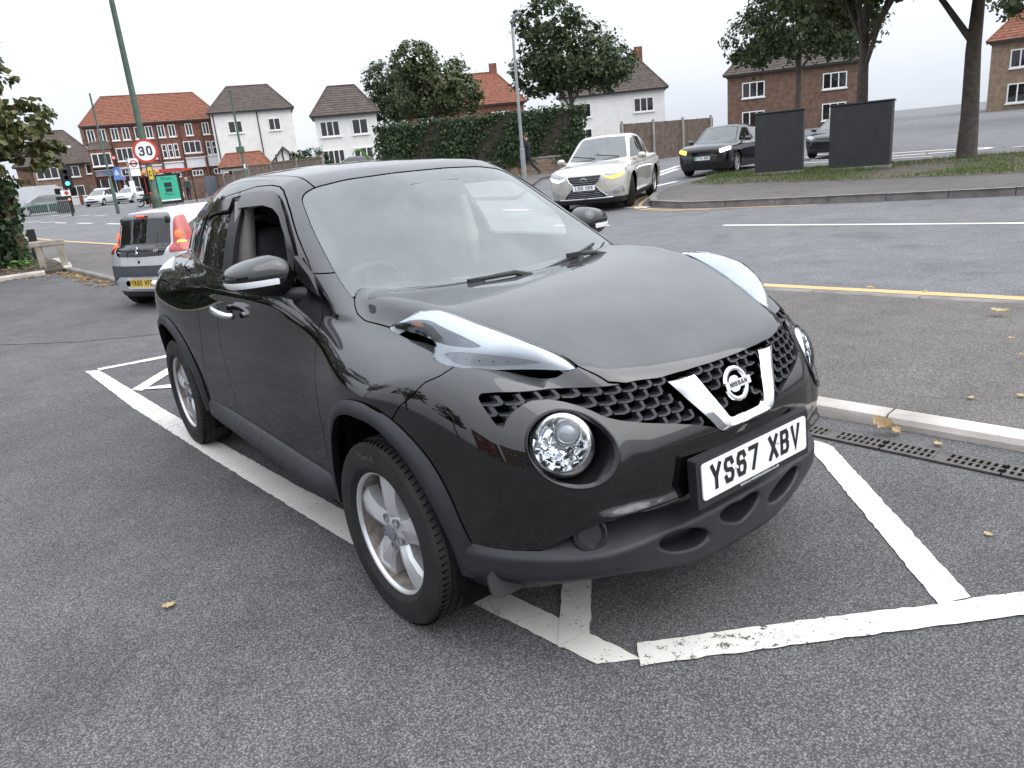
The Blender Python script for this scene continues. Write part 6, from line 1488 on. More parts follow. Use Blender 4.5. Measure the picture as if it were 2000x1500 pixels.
for r in range(5):
    for k in range(int(Lw/.45)):
        o = raw('brick', bme, None, BW); o.location = (.24+k*.45+(r % 2)*.22, s_*.0+rng.uniform(-.004, .004), -.15+.07+r*.145); 
t = MB(); t.box((Lw/2, -s_*.1, .70), (Lw, .28, .07), bev=.01); t.build('coping', K['concrete_post'], BW)
for k in range(4): t = MB(); t.box((.3+k*Lw/3.2, -s_*.05, .3), (.32, .32, 1.1), bev=.01); t.build('pier', K['brick_buff'], BW)
IH = thing('hedge', 'long dense ivy hedge growing over the buff garden wall', 'hedge', (wa.x, wa.y, gz1(wa.x, wa.y)+.1), math.atan2(wd.y, wd.x)); t = MB(); rg = random.Random(12)
def hf():
    x = rg.uniform(-.2, Lw+.3); z = rg.uniform(.42, 2.7); y = -s_*.25+s_*(.28+.14*math.sin(x*2.1+z*1.3)+rg.gauss(0, .06)); return (x, y, z), (0, s_, .3)
leaves(t, 6500, hf, .11, .2, r=rg); leaves(t, 1500, lambda: ((rg.uniform(-.2, Lw+.3), -s_*rg.uniform(-.1, .9), rg.gauss(2.7, .1)), (0, 0, 1)), .12, .2, r=rg); t.build('leaves', K['leaf_ivy'], IH)
t = MB(); t.box((Lw/2, -s_*.45, 1.55), (Lw, .8, 2.2)); t.build('hedge_core', K['twig'], IH)
# close-boarded fence further right
fa = Vector((-25.4, 26.6)); FC = thing('board_fence', 'dark brown close boarded fence right of the silver SUV roof', 'fence', (fa.x, fa.y, gz1(fa.x, fa.y)), math.atan2(6.6, .6))
for k in range(44): t = MB(); t.box((.15*k, rng.uniform(-.006, .006), .95), (.142, .022, 1.9+rng.uniform(-.02, .02))); t.build('board', K['fence_brown'], FC)
for k in range(4): t = MB(); t.box((2.1*k, -.06, 1.0), (.11, .10, 2.05)); t.build('post', K['concrete_post'], FC)
# lamp post and pedestrian in front of the hedge
lz = gz1(-22.95, 18.2)+.1
t = MB(); t.tube([(0, 0, 0), (0, 0, 1.2), (0, 0, 1.22), (0, 0, 5.8)], [.105, .10, .072, .05], 14); LPp = thing('lamp_post', 'grey lamp post standing on the far pavement before the ivy hedge', 'lamp post', (-22.95, 18.2, lz)); t.build('column', K['post_grey'], LPp, 50)
t = MB(); t.tube([(0, 0, 5.75), (.25, -.1, 6.05), (.7, -.3, 6.1)], .03, 8); t.build('arm', K['post_grey'], LPp, 50); t = MB(); t.box((.85, -.36, 6.1), (.5, .18, .09), rz=-.4, bev=.03); t.build('lantern', K['post_grey'], LPp)
# ---------------------------------------------------------------- people
K['skin'] = plain('skin', (.42, .26, .19), .6, var=.08); K['hair_grey'] = plain('grey_hair', (.42, .40, .37), .8); K['hair_dark'] = plain('dark_hair', (.03, .022, .018), .7)
K['teal'] = plain('dark_teal_jacket', (.022, .045, .052), .9, var=.2); K['navy'] = plain('dark_clothes', (.014, .016, .022), .9, var=.2); K['shoe'] = plain('pale_shoe', (.35, .34, .33), .7)
def person(label, x, y, z, heading, top, bottom, hair, stride=.32, shoe='dark_metal', hgt=1.72, phase=1, arm=.35):
    k = hgt/1.75; T = thing('person', label, 'person', (x, y, z), heading); s = phase*stride
    J_ = {'pelvis': (0, 0, .95), 'waist': (.01, 0, 1.12), 'chest': (.03, 0, 1.34), 'neck': (.04, 0, 1.50), 'chin': (.05, 0, 1.56), 'head': (.06, 0, 1.66)}
    ed_ = [('pelvis', 'waist', .125, .118), ('waist', 'chest', .118, .15), ('chest', 'neck', .15, .058), ('neck', 'chin', .055, .07), ('chin', 'head', .07, .098)]
    vv, ee, rr, mk = [], [], [], {}
    def V(n, p, r):
        mk[n] = len(vv); vv.append(tuple(q*k for q in p)); rr.append(r*k)
    V('pelvis', J_['pelvis'], .135)
    for n, r in (('waist', .12), ('chest', .15), ('neck', .058), ('chin', .075), ('head', .095)): V(n, J_[n], r)
    ee += [(mk[a], mk[b]) for a, b in (('pelvis', 'waist'), ('waist', 'chest'), ('chest', 'neck'), ('neck', 'chin'), ('chin', 'head'))]
    for sd, sg in (('l', 1), ('r', -1)):
        f = s*sg
        V('hip'+sd, (0, .09*sg, .90), .105); V('knee'+sd, (f*.55+.05, .10*sg, .50), .065); V('ank'+sd, (f*1.05-(.10 if f < 0 else 0), .10*sg, .09+(.06 if f < 0 else 0)), .045); V('toe'+sd, (f*1.05+.15-(.10 if f < 0 else 0), .11*sg, .04+(.02 if f < 0 else 0)), .036)
        ee += [(mk['pelvis'], mk['hip'+sd]), (mk['hip'+sd], mk['knee'+sd]), (mk['knee'+sd], mk['ank'+sd]), (mk['ank'+sd], mk['toe'+sd])]
        V('sh'+sd, (.02, .18*sg, 1.42), .062); V('el'+sd, (-f*arm-.02, .24*sg, 1.15), .044); V('wr'+sd, (-f*arm*1.2+.12, .23*sg, .95), .030); V('hand'+sd, (-f*arm*1.2+.16, .225*sg, .88), .028)
        ee += [(mk['chest'], mk['sh'+sd]), (mk['sh'+sd], mk['el'+sd]), (mk['el'+sd], mk['wr'+sd]), (mk['wr'+sd], mk['hand'+sd])]
        for q in range(4): V('f%s%d' % (sd, q), (-f*arm*1.2+.175+.004*q, (.225+.018*(q-1.5))*sg, .80+.006*abs(q-1.3)), .009); ee.append((mk['hand'+sd], mk['f%s%d' % (sd, q)]))
        V('th'+sd, (-f*arm*1.2+.205, (.21)*sg, .845), .010); ee.append((mk['hand'+sd], mk['th'+sd]))
    me = bpy.data.meshes.new('body'); me.from_pydata(vv, ee, []); o = bpy.data.objects.new('tmp', me); COL.objects.link(o)
    md = o.modifiers.new('s', 'SKIN'); me.skin_vertices[0].data[0].use_root = True
    for i, r in enumerate(rr): me.skin_vertices[0].data[i].radius = (r, r*(1.25 if i in (0, 1, 2) else 1))
    o.modifiers.new('d', 'SUBSURF').levels = 1
    dg = bpy.context.evaluated_depsgraph_get(); m2 = bpy.data.meshes.new_from_object(o.evaluated_get(dg)); bpy.data.objects.remove(o)
    m2.name = 'body'
    for m in (K[top], K[bottom], K['skin'], K[shoe]): m2.materials.append(m)
    for q in m2.polygons:
        c = q.center/k; q.use_smooth = True
        q.material_index = 3 if c.z < .085 else (1 if c.z < .97 and abs(c.y) < .19 else (2 if c.z > 1.50 or (c.z < .925 and abs(c.y) > .17) else 0))
    raw('body', m2, None, T)
    t = MB(); hd = Vector(J_['head'])*k; M2 = Matrix.Translation(hd+Vector((-.012, 0, .022*k)))
    t.lathe([(.0001, .098*k), (.05*k, .09*k), (.085*k, .06*k), (.103*k, .01*k), (.102*k, -.04*k), (.08*k, -.075*k)], 14, M2, R_(62), R_(298)); t.build('hair', K[hair], T, 180)
    t = MB(); t.tube([hd+Vector((.088, 0, .01)), hd+Vector((.112, 0, -.02))], [.012, .016], 6)
    for e in (1, -1): t.lathe([(.0001, .004), (.011, .001)], 8, face_M(hd+Vector((.092, e*.034, .012)), (1, e*.3, 0))); t.tube([hd+Vector((0, e*.098, .02)), hd+Vector((-.005, e*.104, -.02))], .014, 6)
    t.build('face', K['skin'], T, 60); return T
person('person in a dark teal jacket walking away past the bus shelter', -60.4, 14.6, gz1(-60.4, 14.6)+.05, R_(160), 'teal', 'navy', 'hair_grey', .22, hgt=1.75, phase=1)
t = MB(); t.box((0, 0, .20), (.06, .30, .34), bev=.02); t.tube([(0, -.08, .36), (0, -.06, .48), (0, .06, .48), (0, .08, .36)], .008, 5); o = t.build('carrier_bag', K['white_frame']); o.location = (-60.2, 14.15, gz1(-60.2, 14.2)+.35); o.rotation_euler = (0, 0, R_(75)); tag(o, 'white carrier bag held low by the person at the bus shelter', 'bag')
person('person in dark clothes mid stride behind the grey lamp post', -23.75, 19.15, gz1(-23.75, 19.15)+.11, R_(225), 'navy', 'navy', 'hair_dark', .34, 'shoe', 1.78, -1)
# ---------------------------------------------------------------- the parade of shops and the street at the left
K['fascia_white'] = plain('white_fascia', (.72, .72, .72), .5, var=.05); K['fascia_pink'] = plain('pale_pink_fascia', (.62, .52, .54), .5); K['fascia_blue'] = plain('blue_fascia', (.10, .22, .52), .5); K['fascia_grey'] = plain('grey_fascia', (.30, .27, .29), .6)
K['shop_dark'] = plain('shop_interior', (.016, .016, .018), .6, var=.5, sc=2); K['lilac'] = plain('lilac_panel', (.28, .20, .36), .6)
K['sign_red'] = plain('sign_red', (.52, .045, .03), .45, var=.05); K['sign_white'] = plain('sign_white', (.80, .80, .79), .45, var=.04); K['sign_yellow'] = plain('sign_yellow', (.75, .50, .05), .5, var=.05)
K['poster_green'] = glow('poster_green', (.035, .26, .17), .30, (.04, .30, .20)); K['poster_dark'] = plain('poster_dark', (.02, .03, .035), .5)
K['shelter_red'] = plain('shelter_red', (.45, .05, .035), .5); K['green_lit'] = glow('lit_green', (.05, 1, .55), 4.0, (.05, .6, .35)); K['orange_glow'] = glow('lit_orange', (1, .28, .06), .8, (.7, .25, .1)); K['amber_lens'] = plain('amber_lens', (.60, .24, .02), .3, coat=.6)
def fr(a, b, z=None):
    """frame with x from a to b on the ground plan, y pointing away behind the face"""
    a, b = Vector(a), Vector(b); return (a.x, a.y, (gz1(a.x, a.y)+gz1(b.x, b.y))/2 if z is None else z), math.atan2(b.y-a.y, b.x-a.x), (b-a).length
def facing(y_in): return y_in
def window(par, x, z, w_, h_, nx=2, nz=1, y=0, frame='white_frame', pane='window_glass', sill=True, fw=.09, lights=.0):
    t = MB(); n = nx
    t.box((x, y-.03, z+h_/2-fw/2), (w_, .08, fw)); t.box((x, y-.03, z-h_/2+fw/2), (w_, .08, fw))
    for k in range(n+1): t.box((x-w_/2+fw/2+(w_-fw)*k/n, y-.032, z), (fw, .078, h_-fw*2+.002))
    for k in range(1, nz): t.box((x, y-.031, z-h_/2+h_*k/nz), (w_-fw, .07, fw*.8))
    if lights: t.box((x, y-.031, z+h_/2-h_*lights), (w_-fw, .07, fw*.8))
    f = t.build('window', K[frame], par)
    for k in range(n):
        t = MB(); pw = (w_-fw)/n; t.box((x-w_/2+fw/2+pw*(k+.5), y-.012, z), (pw-fw*.5, .012, h_-fw)); t.build('pane', K[pane], f)
    if n > 1 and pane == 'window_glass':
        t = MB(); t.box((x, y-.0035, z), (w_-fw, .003, h_-fw)); t.build('curtain', K['curtain'], f)
    if sill: t = MB(); t.box((x, y-.06, z-h_/2-.05), (w_+.16, .16, .09)); t.build('sill', K[frame], f)
    return f
def hip_roof(par, x0, x1, y0, y1, z0, h, inset_, mat, over=.35, gable=False):
    x0 -= over; x1 += over; y0 -= over; y1 += over; ym = (y0+y1)/2; i0 = 0 if gable else inset_
    t = MB(); v = [(x0, y0, z0), (x1, y0, z0), (x1, y1, z0), (x0, y1, z0), (x0+i0, ym, z0+h), (x1-i0, ym, z0+h)]
    t.add(v, [(0, 1, 5, 4), (2, 3, 4, 5), (1, 2, 5), (3, 0, 4), (3, 2, 1, 0)]); rf = t.build('roof', K[mat], par)
    # courses of tiles as proud rows
    t = MB(); n = int(math.hypot(ym-y0, h)/.33)
    for k in range(n):
        q = k/n; q2 = (k+.9)/n; e = .03
        t.add([(x0+i0*q, y0+(ym-y0)*q-.01, z0+h*q+e), (x1-i0*q, y0+(ym-y0)*q-.01, z0+h*q+e), (x1-i0*q2, y0+(ym-y0)*q2, z0+h*q2+.006), (x0+i0*q2, y0+(ym-y0)*q2, z0+h*q2+.006)], [(0, 1, 2, 3)])
    t.build('tile_courses', K[mat], rf, kind='stuff')
    t = MB(); t.tube([(x0+i0, ym, z0+h+.03), (x1-i0, ym, z0+h+.03)], .09, 6)
    if not gable:
        for a, b in (((x0, y0), x0+i0), ((x1, y0), x1-i0)): t.tube([(a[0], a[1], z0+.03), (b, ym, z0+h+.03)], .08, 6)
    t.build('ridge', K[mat], rf)
    t = MB(); t.box(((x0+x1)/2, y0+.02, z0-.08), (x1-x0, .10, .16)); t.build('gutter', K['dark_metal'], rf); return rf
# brown roofed house
loc, rz, L = fr((-109.6, 8.0), (-108.3, 17.2), 1.0)
HS = thing('brick_house', 'brown brick house with a big brown hipped roof left of the shops', 'house', loc, rz)
t = MB(); t.box((L/2, 4.5, 2.45), (L, 9, 4.9)); t.build('wall', K['brick_brown'], HS)
hip_roof(HS, 0, L, 0, 9, 4.9, 4.3, 3.6, 'tile_brown')
t = MB(); t.box((3.2, -.25, 2.4), (3.0, .5, 4.6)); t.build('bay', K['brick_buff'], HS)
window(HS, 5.6, 3.95, 2.3, 1.35, 3, y=-.0); window(HS, 3.2, 3.95, 2.4, 1.35, 3, y=-.5); window(HS, 7.9, 4.1, .85, 1.2, 1); window(HS, 3.2, 1.5, 2.4, 1.4, 3, y=-.5); window(HS, 5.9, 1.55, 1.8, 1.3, 2)
t = MB(); t.box((7.9, -.04, 1.05), (.95, .08, 2.1)); t.build('door', K['timber'], HS)
t = MB(); t.box((6.1, -.09, 6.7), (.7, .05, .95), M=Matrix.Translation((0, 2.05, 0)) @ Matrix.Identity(4)); t.build('rooflight', K['sign_white'], HS)
t = MB(); t.box((8.4, 5.2, 8.4), (.9, .9, 2.6)); t.build('chimney', K['brick_brown'], HS)
GWm = thing('front_wall', 'low pale and brick front garden wall before the brown roofed house', 'wall', *fr((-98.5, 9.5), (-97.6, 14.2))[:2]); Lg = 4.8
for k in range(4): t = MB(); t.box((.3+k*1.4, 0, .6), (.35, .35, 1.2), bev=.02); t.build('pier', K['brick'], GWm)
for k in range(3): t = MB(); t.box((1.0+k*1.4, 0, .4), (1.04, .22, .8)); t.build('wall_panel', K['render_white'], GWm)
# parade of shops
loc, rz, L = fr((-92.7, 13.6), (-89.4, 27.3), .95)
SH = thing('shop_parade', 'red brick parade of shops with white fascias and sash windows above', 'shops', loc, rz)
t = MB(); t.box((L/2, 5.0, 4.0), (L, 10, 8.0)); t.build('wall', K['brick'], SH)
hip_roof(SH, 0, L, 0, 10, 8.0, 3.4, 2.5, 'tile_red')
nb = 6; bw = L/nb
fas = [('fascia_grey', 'lilac'), ('fascia_white', None), ('fascia_pink', None), ('fascia_white', None), ('fascia_white', None), ('fascia_white', None)]
for k in range(nb):
    x = bw*(k+.5)
    if k == 0:
        t = MB(); t.box((x, -.45, 4.55), (bw*.9, .9, 2.0)); t.build('bay', K['brick'], SH); window(SH, x, 4.45, bw*.82, 1.35, 3, y=-.9)
        t = MB(); t.add([(x-bw*.52, -1.0, 5.5), (x+bw*.52, -1.0, 5.5), (x+bw*.35, .0, 6.5), (x-bw*.35, .0, 6.5)], [(0, 1, 2, 3)]); t.add([(x-bw*.52, -1.0, 5.5), (x-bw*.35, 0, 6.5), (x-bw*.52, 0, 5.5)], [(0, 1, 2)]); t.add([(x+bw*.52, -1.0, 5.5), (x+bw*.52, 0, 5.5), (x+bw*.35, 0, 6.5)], [(0, 1, 2)]); t.build('bay_roof', K['tile_brown'], SH)
    elif k in (3, 5): 
        for q in (-.62, 0, .62): window(SH, x+q, 4.85, .5, 1.5, 1, lights=.45)
    elif k == 4: window(SH, x, 5.1, bw*.8, 1.3, 3)
    else: window(SH, x, 4.85, bw*.72, 1.4, 3 if k == 1 else 2)
    for q in ((-.55, .55) if k != 4 else (0,)): window(SH, x+q, 7.0, .75, 1.3, 2)
    f1 = {0: (3.0, .55), 1: (2.95, .8), 2: (2.9, .95), 3: (3.05, 1.0), 4: (3.35, 1.0), 5: (3.4, 1.1)}[k]
    t = MB(); t.box((x, -.18, f1[0]), (bw*.93, .3, f1[1])); fa_ = t.build('fascia', K[fas[k][0]], SH)
    t = MB(); t.box((x, -.22, f1[0]+f1[1]/2+.07), (bw*.97, .5, .12)); t.build('cornice', K['fascia_white'], fa_)
    t = MB(); t.box((x, -.04, 1.25), (bw*.84, .09, 2.3)); sf = t.build('shop_front', K['shop_dark'] if k < 3 else K['brick_brown'], SH)
    if k < 3:
        for q in (-.3, .05, .34): t = MB(); t.box((x+q*bw, -.11, 1.25), (.07, .06, 2.3)); t.build('mullion', K['white_frame'], sf)
        t = MB(); t.box((x, -.12, .32), (bw*.84, .07, .5)); t.build('stall_riser', K['render_white'] if k else K['fascia_grey'], sf)
    else:
        window(SH, x, 2.25, 1.15, .62, 3, y=-.1, sill=False)
    t = MB(); t.box((bw*k+.02, -.2, 2.2), (.28, .5, 4.4)); t.build('pilaster', K['brick'], SH)
    t = MB(); t.tube([(bw*k+.12, -.5, .1), (bw*k+.12, -.5, 7.8)], .055, 6); t.build('downpipe', K['dark_metal'], SH)
t = MB(); t.box((bw*1.5, -.35, 2.95), (bw*.55, .04, .62)); pn = t.build('dark_sign', K['ink'], SH)
font_mesh('lettering', 'N·b', .55, Matrix.Translation((bw*1.5, -.375, 2.95)) @ Matrix.Rotation(R_(90), 4, 'X'), .004, K['sign_white'], pn)
t = MB(); t.box((bw*.62, -.36, 3.15), (.9, .06, .55)); t.build('blue_sign', K['fascia_blue'], SH)
t = MB(); t.box((bw*.98, -.7, 2.9), (.75, .08, 1.35)); bs = t.build('projecting_sign', K['fascia_blue'], SH)
font_mesh('lettering', '&', .8, Matrix.Translation((bw*.98, -.745, 2.95)) @ Matrix.Rotation(R_(90), 4, 'X'), .004, K['sign_white'], bs)
t = MB(); t.box((bw*1.05, -.5, 2.35), (bw*.5, .06, .4)); t.build('lilac_panel', K['lilac'], SH)
t = MB(); t.lathe([(.22, 0), (.22, .03), (.0001, .03)], 20, Matrix.Translation((bw*1.0, -1.0, 4.55)) @ Matrix.Rotation(R_(90), 4, 'X')); rs = t.build('round_sign', K['sign_red'], SH)
t = MB(); t.lathe([(.11, .032), (.0001, .032)], 16, Matrix.Translation((bw*1.0, -1.0, 4.55)) @ Matrix.Rotation(R_(90), 4, 'X')); t.build('round_sign_centre', K['sign_white'], rs)
for k in range(7): t = MB(); t.box((bw*1.0+.25+.18*(k % 4), -.55-.2*(k//4), .75+.34*(k % 3)), (.16, .1, .3)); t.build('notice', K[('sign_white', 'sign_red', 'white_frame')[k % 3]], SH)
# white building, red hipped outbuilding, timbered gable
loc, rz, L = fr((-85.9, 25.2), (-82.9, 33.3), 1.2)
WB = thing('white_building', 'tall white rendered building with black downpipes right of the shops', 'building', loc, rz)
t = MB(); t.box((L/2, 4, 4.0), (L, 8, 8.0)); t.build('wall', K['render_white'], WB); hip_roof(WB, 0, L, 0, 8, 8.0, 3.0, 2.4, 'tile_brown')
for x in (.25, 4.9): t = MB(); t.tube([(x, -.06, .2), (x, -.06, 7.9)], .06, 6); t.build('downpipe', K['dark_metal'], WB)
window(WB, 2.4, 6.4, 1.5, 1.3, 2); window(WB, 6.6, 6.4, 1.3, 1.3, 2)
loc, rz, L = fr((-78.3, 22.9), (-76.7, 27.4), .95)
OB = thing('outbuilding', 'small white outbuilding with a red hipped clay tile roof behind the fence', 'building', loc, rz)
t = MB(); t.box((L/2, 1.8, 1.15), (L, 3.6, 2.3)); t.build('wall', K['render_white'], OB); hip_roof(OB, 0, L, 0, 3.6, 2.3, 1.35, .9, 'tile_red', .25); window(OB, 1.0, 1.7, .8, .7, 1)
loc, rz, L = fr((-76.8, 27.5), (-75.5, 30.4), 1.2)
GB = thing('gabled_garage', 'white gable with dark timbers behind the fence', 'building', loc, rz)
t = MB(); t.prism([(0, 0), (L, 0), (L, 1.9), (L/2, 3.5), (0, 1.9)], 0, 6, Matrix(((1, 0, 0, 0), (0, 0, 1, 0), (0, 1, 0, 0), (0, 0, 0, 1)))); t.build('wall', K['render_white'], GB)
for a, b in (((-.25, 1.7), (L/2, 3.68)), ((L+.25, 1.7), (L/2, 3.68))):
    t = MB(); n = Vector((b[0]-a[0], 0, b[1]-a[1])); t.add([(a[0], -.3, a[1]), (b[0], -.3, b[1]), (b[0], 6.1, b[1]), (a[0], 6.1, a[1]), (a[0], -.3, a[1]-.22), (b[0], -.3, b[1]-.22)], [(0, 1, 2, 3), (0, 4, 5, 1)]); t.build('roof_slope', K['tile_brown'], GB)
for x in (.75, 1.45, 2.15): t = MB(); t.box((x, -.03, 1.9+.8*(1-abs(x-L/2)/(L/2))), (.13, .06, 1.9-.75*abs(x-L/2))); t.build('timber', K['dark_metal'], GB)
# pale house with white framed bays, beyond the shrub
loc, rz, L = fr((-61.9, 26.6), (-59.6, 31.4), 1.3)
PH = thing('pale_house', 'pale house with tall white framed windows behind the dark parked car', 'house', loc, rz)
t = MB(); t.box((L/2, 3, 2.6), (L, 6, 5.2)); t.build('wall', K['render_white'], PH); hip_roof(PH, 0, L, 0, 6, 5.2, 2.6, 1.8, 'tile_brown'); 
window(PH, 1.2, 1.6, 1.9, 1.5, 4); window(PH, 3.8, 1.6, 1.7, 1.5, 3); window(PH, 1.2, 4.1, 1.7, 1.3, 3); window(PH, 3.8, 4.1, 1.4, 1.3, 2)
# houses and trees that close the view beyond
for i, (x, y, w_, h_, lab, wm, rm) in enumerate(((-64, 44, 12, 5.4, 'two storey red brick house far behind the ivy hedge', 'brick', 'tile_red'), (-52, 53, 10, 5.2, 'white house with brown roof far behind the ivy hedge', 'render_white', 'tile_brown'), (-37, 60, 11, 5.4, 'brown brick house far up the side road', 'brick_brown', 'tile_brown'), (-120, -12, 12, 5.2, 'brick house far left behind the overhanging tree', 'brick', 'tile_brown'), (-18, 66, 11, 5.3, 'buff brick house far off at the right', 'brick_buff', 'tile_red'))):
    az = math.atan2(y+1.8, x-2.07); hb_ = thing('far_house', lab, 'house', (x, y, gz1(x, y)-.3), az-math.pi/2)
    t = MB(); t.box((0, 4, h_/2), (w_, 8, h_)); t.build('wall', K[wm], hb_); hip_roof(hb_, -w_/2, w_/2, 0, 8, h_, 3.4, 2.8, rm)
    for q in (-.3, .3): window(hb_, q*w_, h_*.74, 1.9, 1.3, 3); window(hb_, q*w_, h_*.28, 1.9, 1.4, 3)
    t = MB(); t.box((w_*.28, 4.3, h_+3.2), (.8, .8, 2.2)); t.build('chimney', K['brick'], hb_)
def bush(name, lab, x, y, blobs, n, s0, s1, m, seed, group=None):
    B_ = thing(name, lab, 'shrub' if name == 'shrub' else 'tree', (x, y, gz1(x, y)), 0, group); r = random.Random(seed)
    t = MB(); limbs(t, (0, 0, 0), (0, 0, blobs[0][0][2]*.7), .09 if name == 'shrub' else .2, blobs, r); t.build('trunk', K['bark'], B_, 60); crown(blobs, n, s0, s1, r=r).build('crown', K[m], B_)
bush('shrub', 'rounded green shrub behind the fence beside the timbered gable', -53.1, 22.0, [((0, 0, 1.6), (1.3, 1.3, 1.1)), ((.5, .8, 1.3), (.9, .9, .9)), ((-.4, -.7, 1.9), (.9, .9, .8))], 2600, .12, .22, 'leaf_ivy', 21)
bt = lambda s: [((0, 0, 5.2*s), (2.4*s, 2.4*s, 1.8*s)), ((1.6*s, .8*s, 4.4*s), (1.7*s, 1.7*s, 1.2*s)), ((-1.6*s, -.6*s, 4.5*s), (1.7*s, 1.6*s, 1.2*s)), ((.2*s, -1.5*s, 6.6*s), (1.6*s, 1.6*s, 1.2*s))]
for i, (x, y, s, lab) in enumerate(((-36, 33, 1.25, 'tall tree behind the ivy hedge, nearest the side road'), (-46, 29, 1.1, 'tree behind the pale house and the palm'), (-26.5, 44, 1.4, 'broad tree far up the side road'), (-12, 48, 1.5, 'broad tree beyond the street at the right'), (2, 46, 1.6, 'dark tree at the far right edge'), (-100, -4, 1.5, 'tree left of the brown roofed house'), (-70, 40, 1.3, 'tree behind the white building'))):
    bush('background_tree', lab, x, y, bt(s), 12000, .18, .34, 'leaf_tree' if i % 2 else 'leaf_dark', 40+i, 'trees behind the street')
PL = thing('palm_plant', 'broad palm like garden plant with arching bright leaves behind the black car roof', 'plant', (-37.2, 20.6, gz1(-37.2, 20.6)+.1)); t = MB(); rg = random.Random(31)
for k in range(26):
    a = rg.uniform(0, 6.28); l = rg.uniform(1.0, 1.9); o = (rg.gauss(0, .7), rg.gauss(0, .7)); rows = []
    for q in np.linspace(0, 1, 8):
        w_ = .20*math.sin(math.pi*min(1, q*.92+.06)); c, s = math.cos(a), math.sin(a); r_ = l*q; h_ = .9+1.35*math.sin(q*2.3)*l*.62-.15*q
        rows.append([(o[0]+c*r_-s*w_, o[1]+s*r_+c*w_, h_-.06), (o[0]+c*r_, o[1]+s*r_, h_), (o[0]+c*r_+s*w_, o[1]+s*r_-c*w_, h_-.06)])
    t2 = MB(); t2.grid(rows); t2.build('leaf', K['leaf_bright'], PL, 180)
for k in range(5): t = MB(); t.tube([(rg.gauss(0, .5), rg.gauss(0, .5), -.1), (rg.gauss(0, .6), rg.gauss(0, .6), 1.1)], .07, 7); t.build('stem', K['bark'], PL)
build_car('dark_estate_car', 'dark green parked car whose roof shows above the black car roof', dict(HATCH, cat='car'), (-49.9, 23.6, gz1(-49.9, 23.6)+.15), R_(250), car_mats(K['grey_paint']), .05)
# fence panels between concrete posts, brick wall with gates
fp = [(-61.9, 18.0), (-60.3, 18.3), (-58.5, 18.95), (-56.0, 19.9), (-52.6, 20.6), (-49.1, 21.1)]; ft = [1.5, 1.75, 1.95, 1.95, 1.85]
FN = thing('panel_fence', 'weathered wooden panel fence between concrete posts behind the black car roof', 'fence', (0, 0, 0))
for k, (a, b) in enumerate(zip(fp[:-1], fp[1:])):
    loc, rz, L = fr(a, b); M2 = Matrix.Translation(loc) @ Matrix.Rotation(rz, 4, 'Z'); nb_ = int(L/.14); t = MB()
    for q in range(nb_): t.box((.08+q*(L-.1)/nb_, rng.uniform(-.008, .008), ft[k]/2+.1), (.13, .02, ft[k]), M=M2)
    t.box((L/2, -.03, ft[k]+.06), (L-.1, .05, .08), M=M2); t.box((L/2, -.03, ft[k]*.62), (L-.1, .04, .06), M=M2); t.box((L/2, -.03, .15), (L-.1, .06, .22), M=M2); t.build('fence_panel', K['timber'], FN, kind='stuff')
for a, h_ in zip(fp, (1.9, 2.0, 2.2, 2.2, 2.1, 2.1)): t = MB(); t.box((0, -.02, h_/2), (.13, .13, h_), M=Matrix.Translation((a[0], a[1], gz1(*a)))); t.build('post', K['concrete_post'], FN)
loc, rz, L = fr((-66.0, 14.9), (-65.3, 17.25)); BWL = thing('brick_wall', 'brown brick boundary wall behind the walking person', 'wall', loc, rz)
t = MB(); t.box((L/2, .12, .9), (L, .24, 1.8)); t.build('wall', K['brick_brown'], BWL); t = MB(); t.box((L/2, .12, 1.84), (L+.05, .32, .09)); t.build('coping', K['brick'], BWL)
loc, rz, L = fr((-65.3, 17.3), (-65.0, 18.3)); GT = thing('grey_gates', 'pair of grey boarded gates with curved tops in the brick wall', 'gate', loc, rz)
for q in (0, 1):
    t = MB(); t.prism([(q*L/2+.01, .05), (q*L/2+L/2-.01, .05), (q*L/2+L/2-.01, 1.75 if q == 0 else 1.62), (q*L/2+L/4, 1.73), (q*L/2+.01, 1.62 if q == 0 else 1.75)], -.03, .03, Matrix(((1, 0, 0, 0), (0, 0, 1, 0), (0, 1, 0, 0), (0, 0, 0, 1)))); t.build('gate_leaf', K['gate_grey'], GT)
loc, rz, L = fr((-64.9, 18.35), (-62.0, 18.2)); B2 = thing('brick_wall', 'short brown brick wall right of the grey gates', 'wall', loc, rz); t = MB(); t.box((L/2, .12, .85), (L, .24, 1.7)); t.build('wall', K['brick_brown'], B2); t = MB(); t.box((L/2, .12, 1.74), (L+.05, .32, .09)); t.build('coping', K['brick'], B2)
# bus shelter with a green poster
loc, rz, L = fr((-56.6, 11.55), (-56.2, 12.95), .50); BS = thing('bus_shelter', 'red roofed bus shelter with a green poster panel facing the road', 'bus shelter', loc, rz)
t = MB(); t.box((L/2, .0, 1.12), (L+.16, .16, 2.05), bev=.03); t.build('poster_case', K['dark_metal'], BS)
t = MB(); t.box((L/2, -.085, 1.18), (L-.12, .012, 1.72)); po = t.build('poster', K['poster_green'], BS)
PX = lambda x, z: Matrix.Translation((x, -.094, z)) @ Matrix.Rotation(R_(90), 4, 'X')
font_mesh('lettering', 'Dream', .26, PX(L/2, 1.86), .002, K['poster_dark'], po); font_mesh('lettering', 'Maker', .26, PX(L/2, .78), .002, K['poster_dark'], po)
t = MB(); t.box((L/2, -.094, 1.42), (.5, .006, .34)); t.box((L/2, -.094, 1.06), (.46, .006, .26)); t.box((L/2+.03, -.098, 1.36), (.34, .006, .12)); t.build('poster_picture', K['poster_dark'], po)
t = MB(); t.box((L/2, -.093, .36), (L-.14, .006, .10)); t.build('poster_strip', K['sign_white'], po)
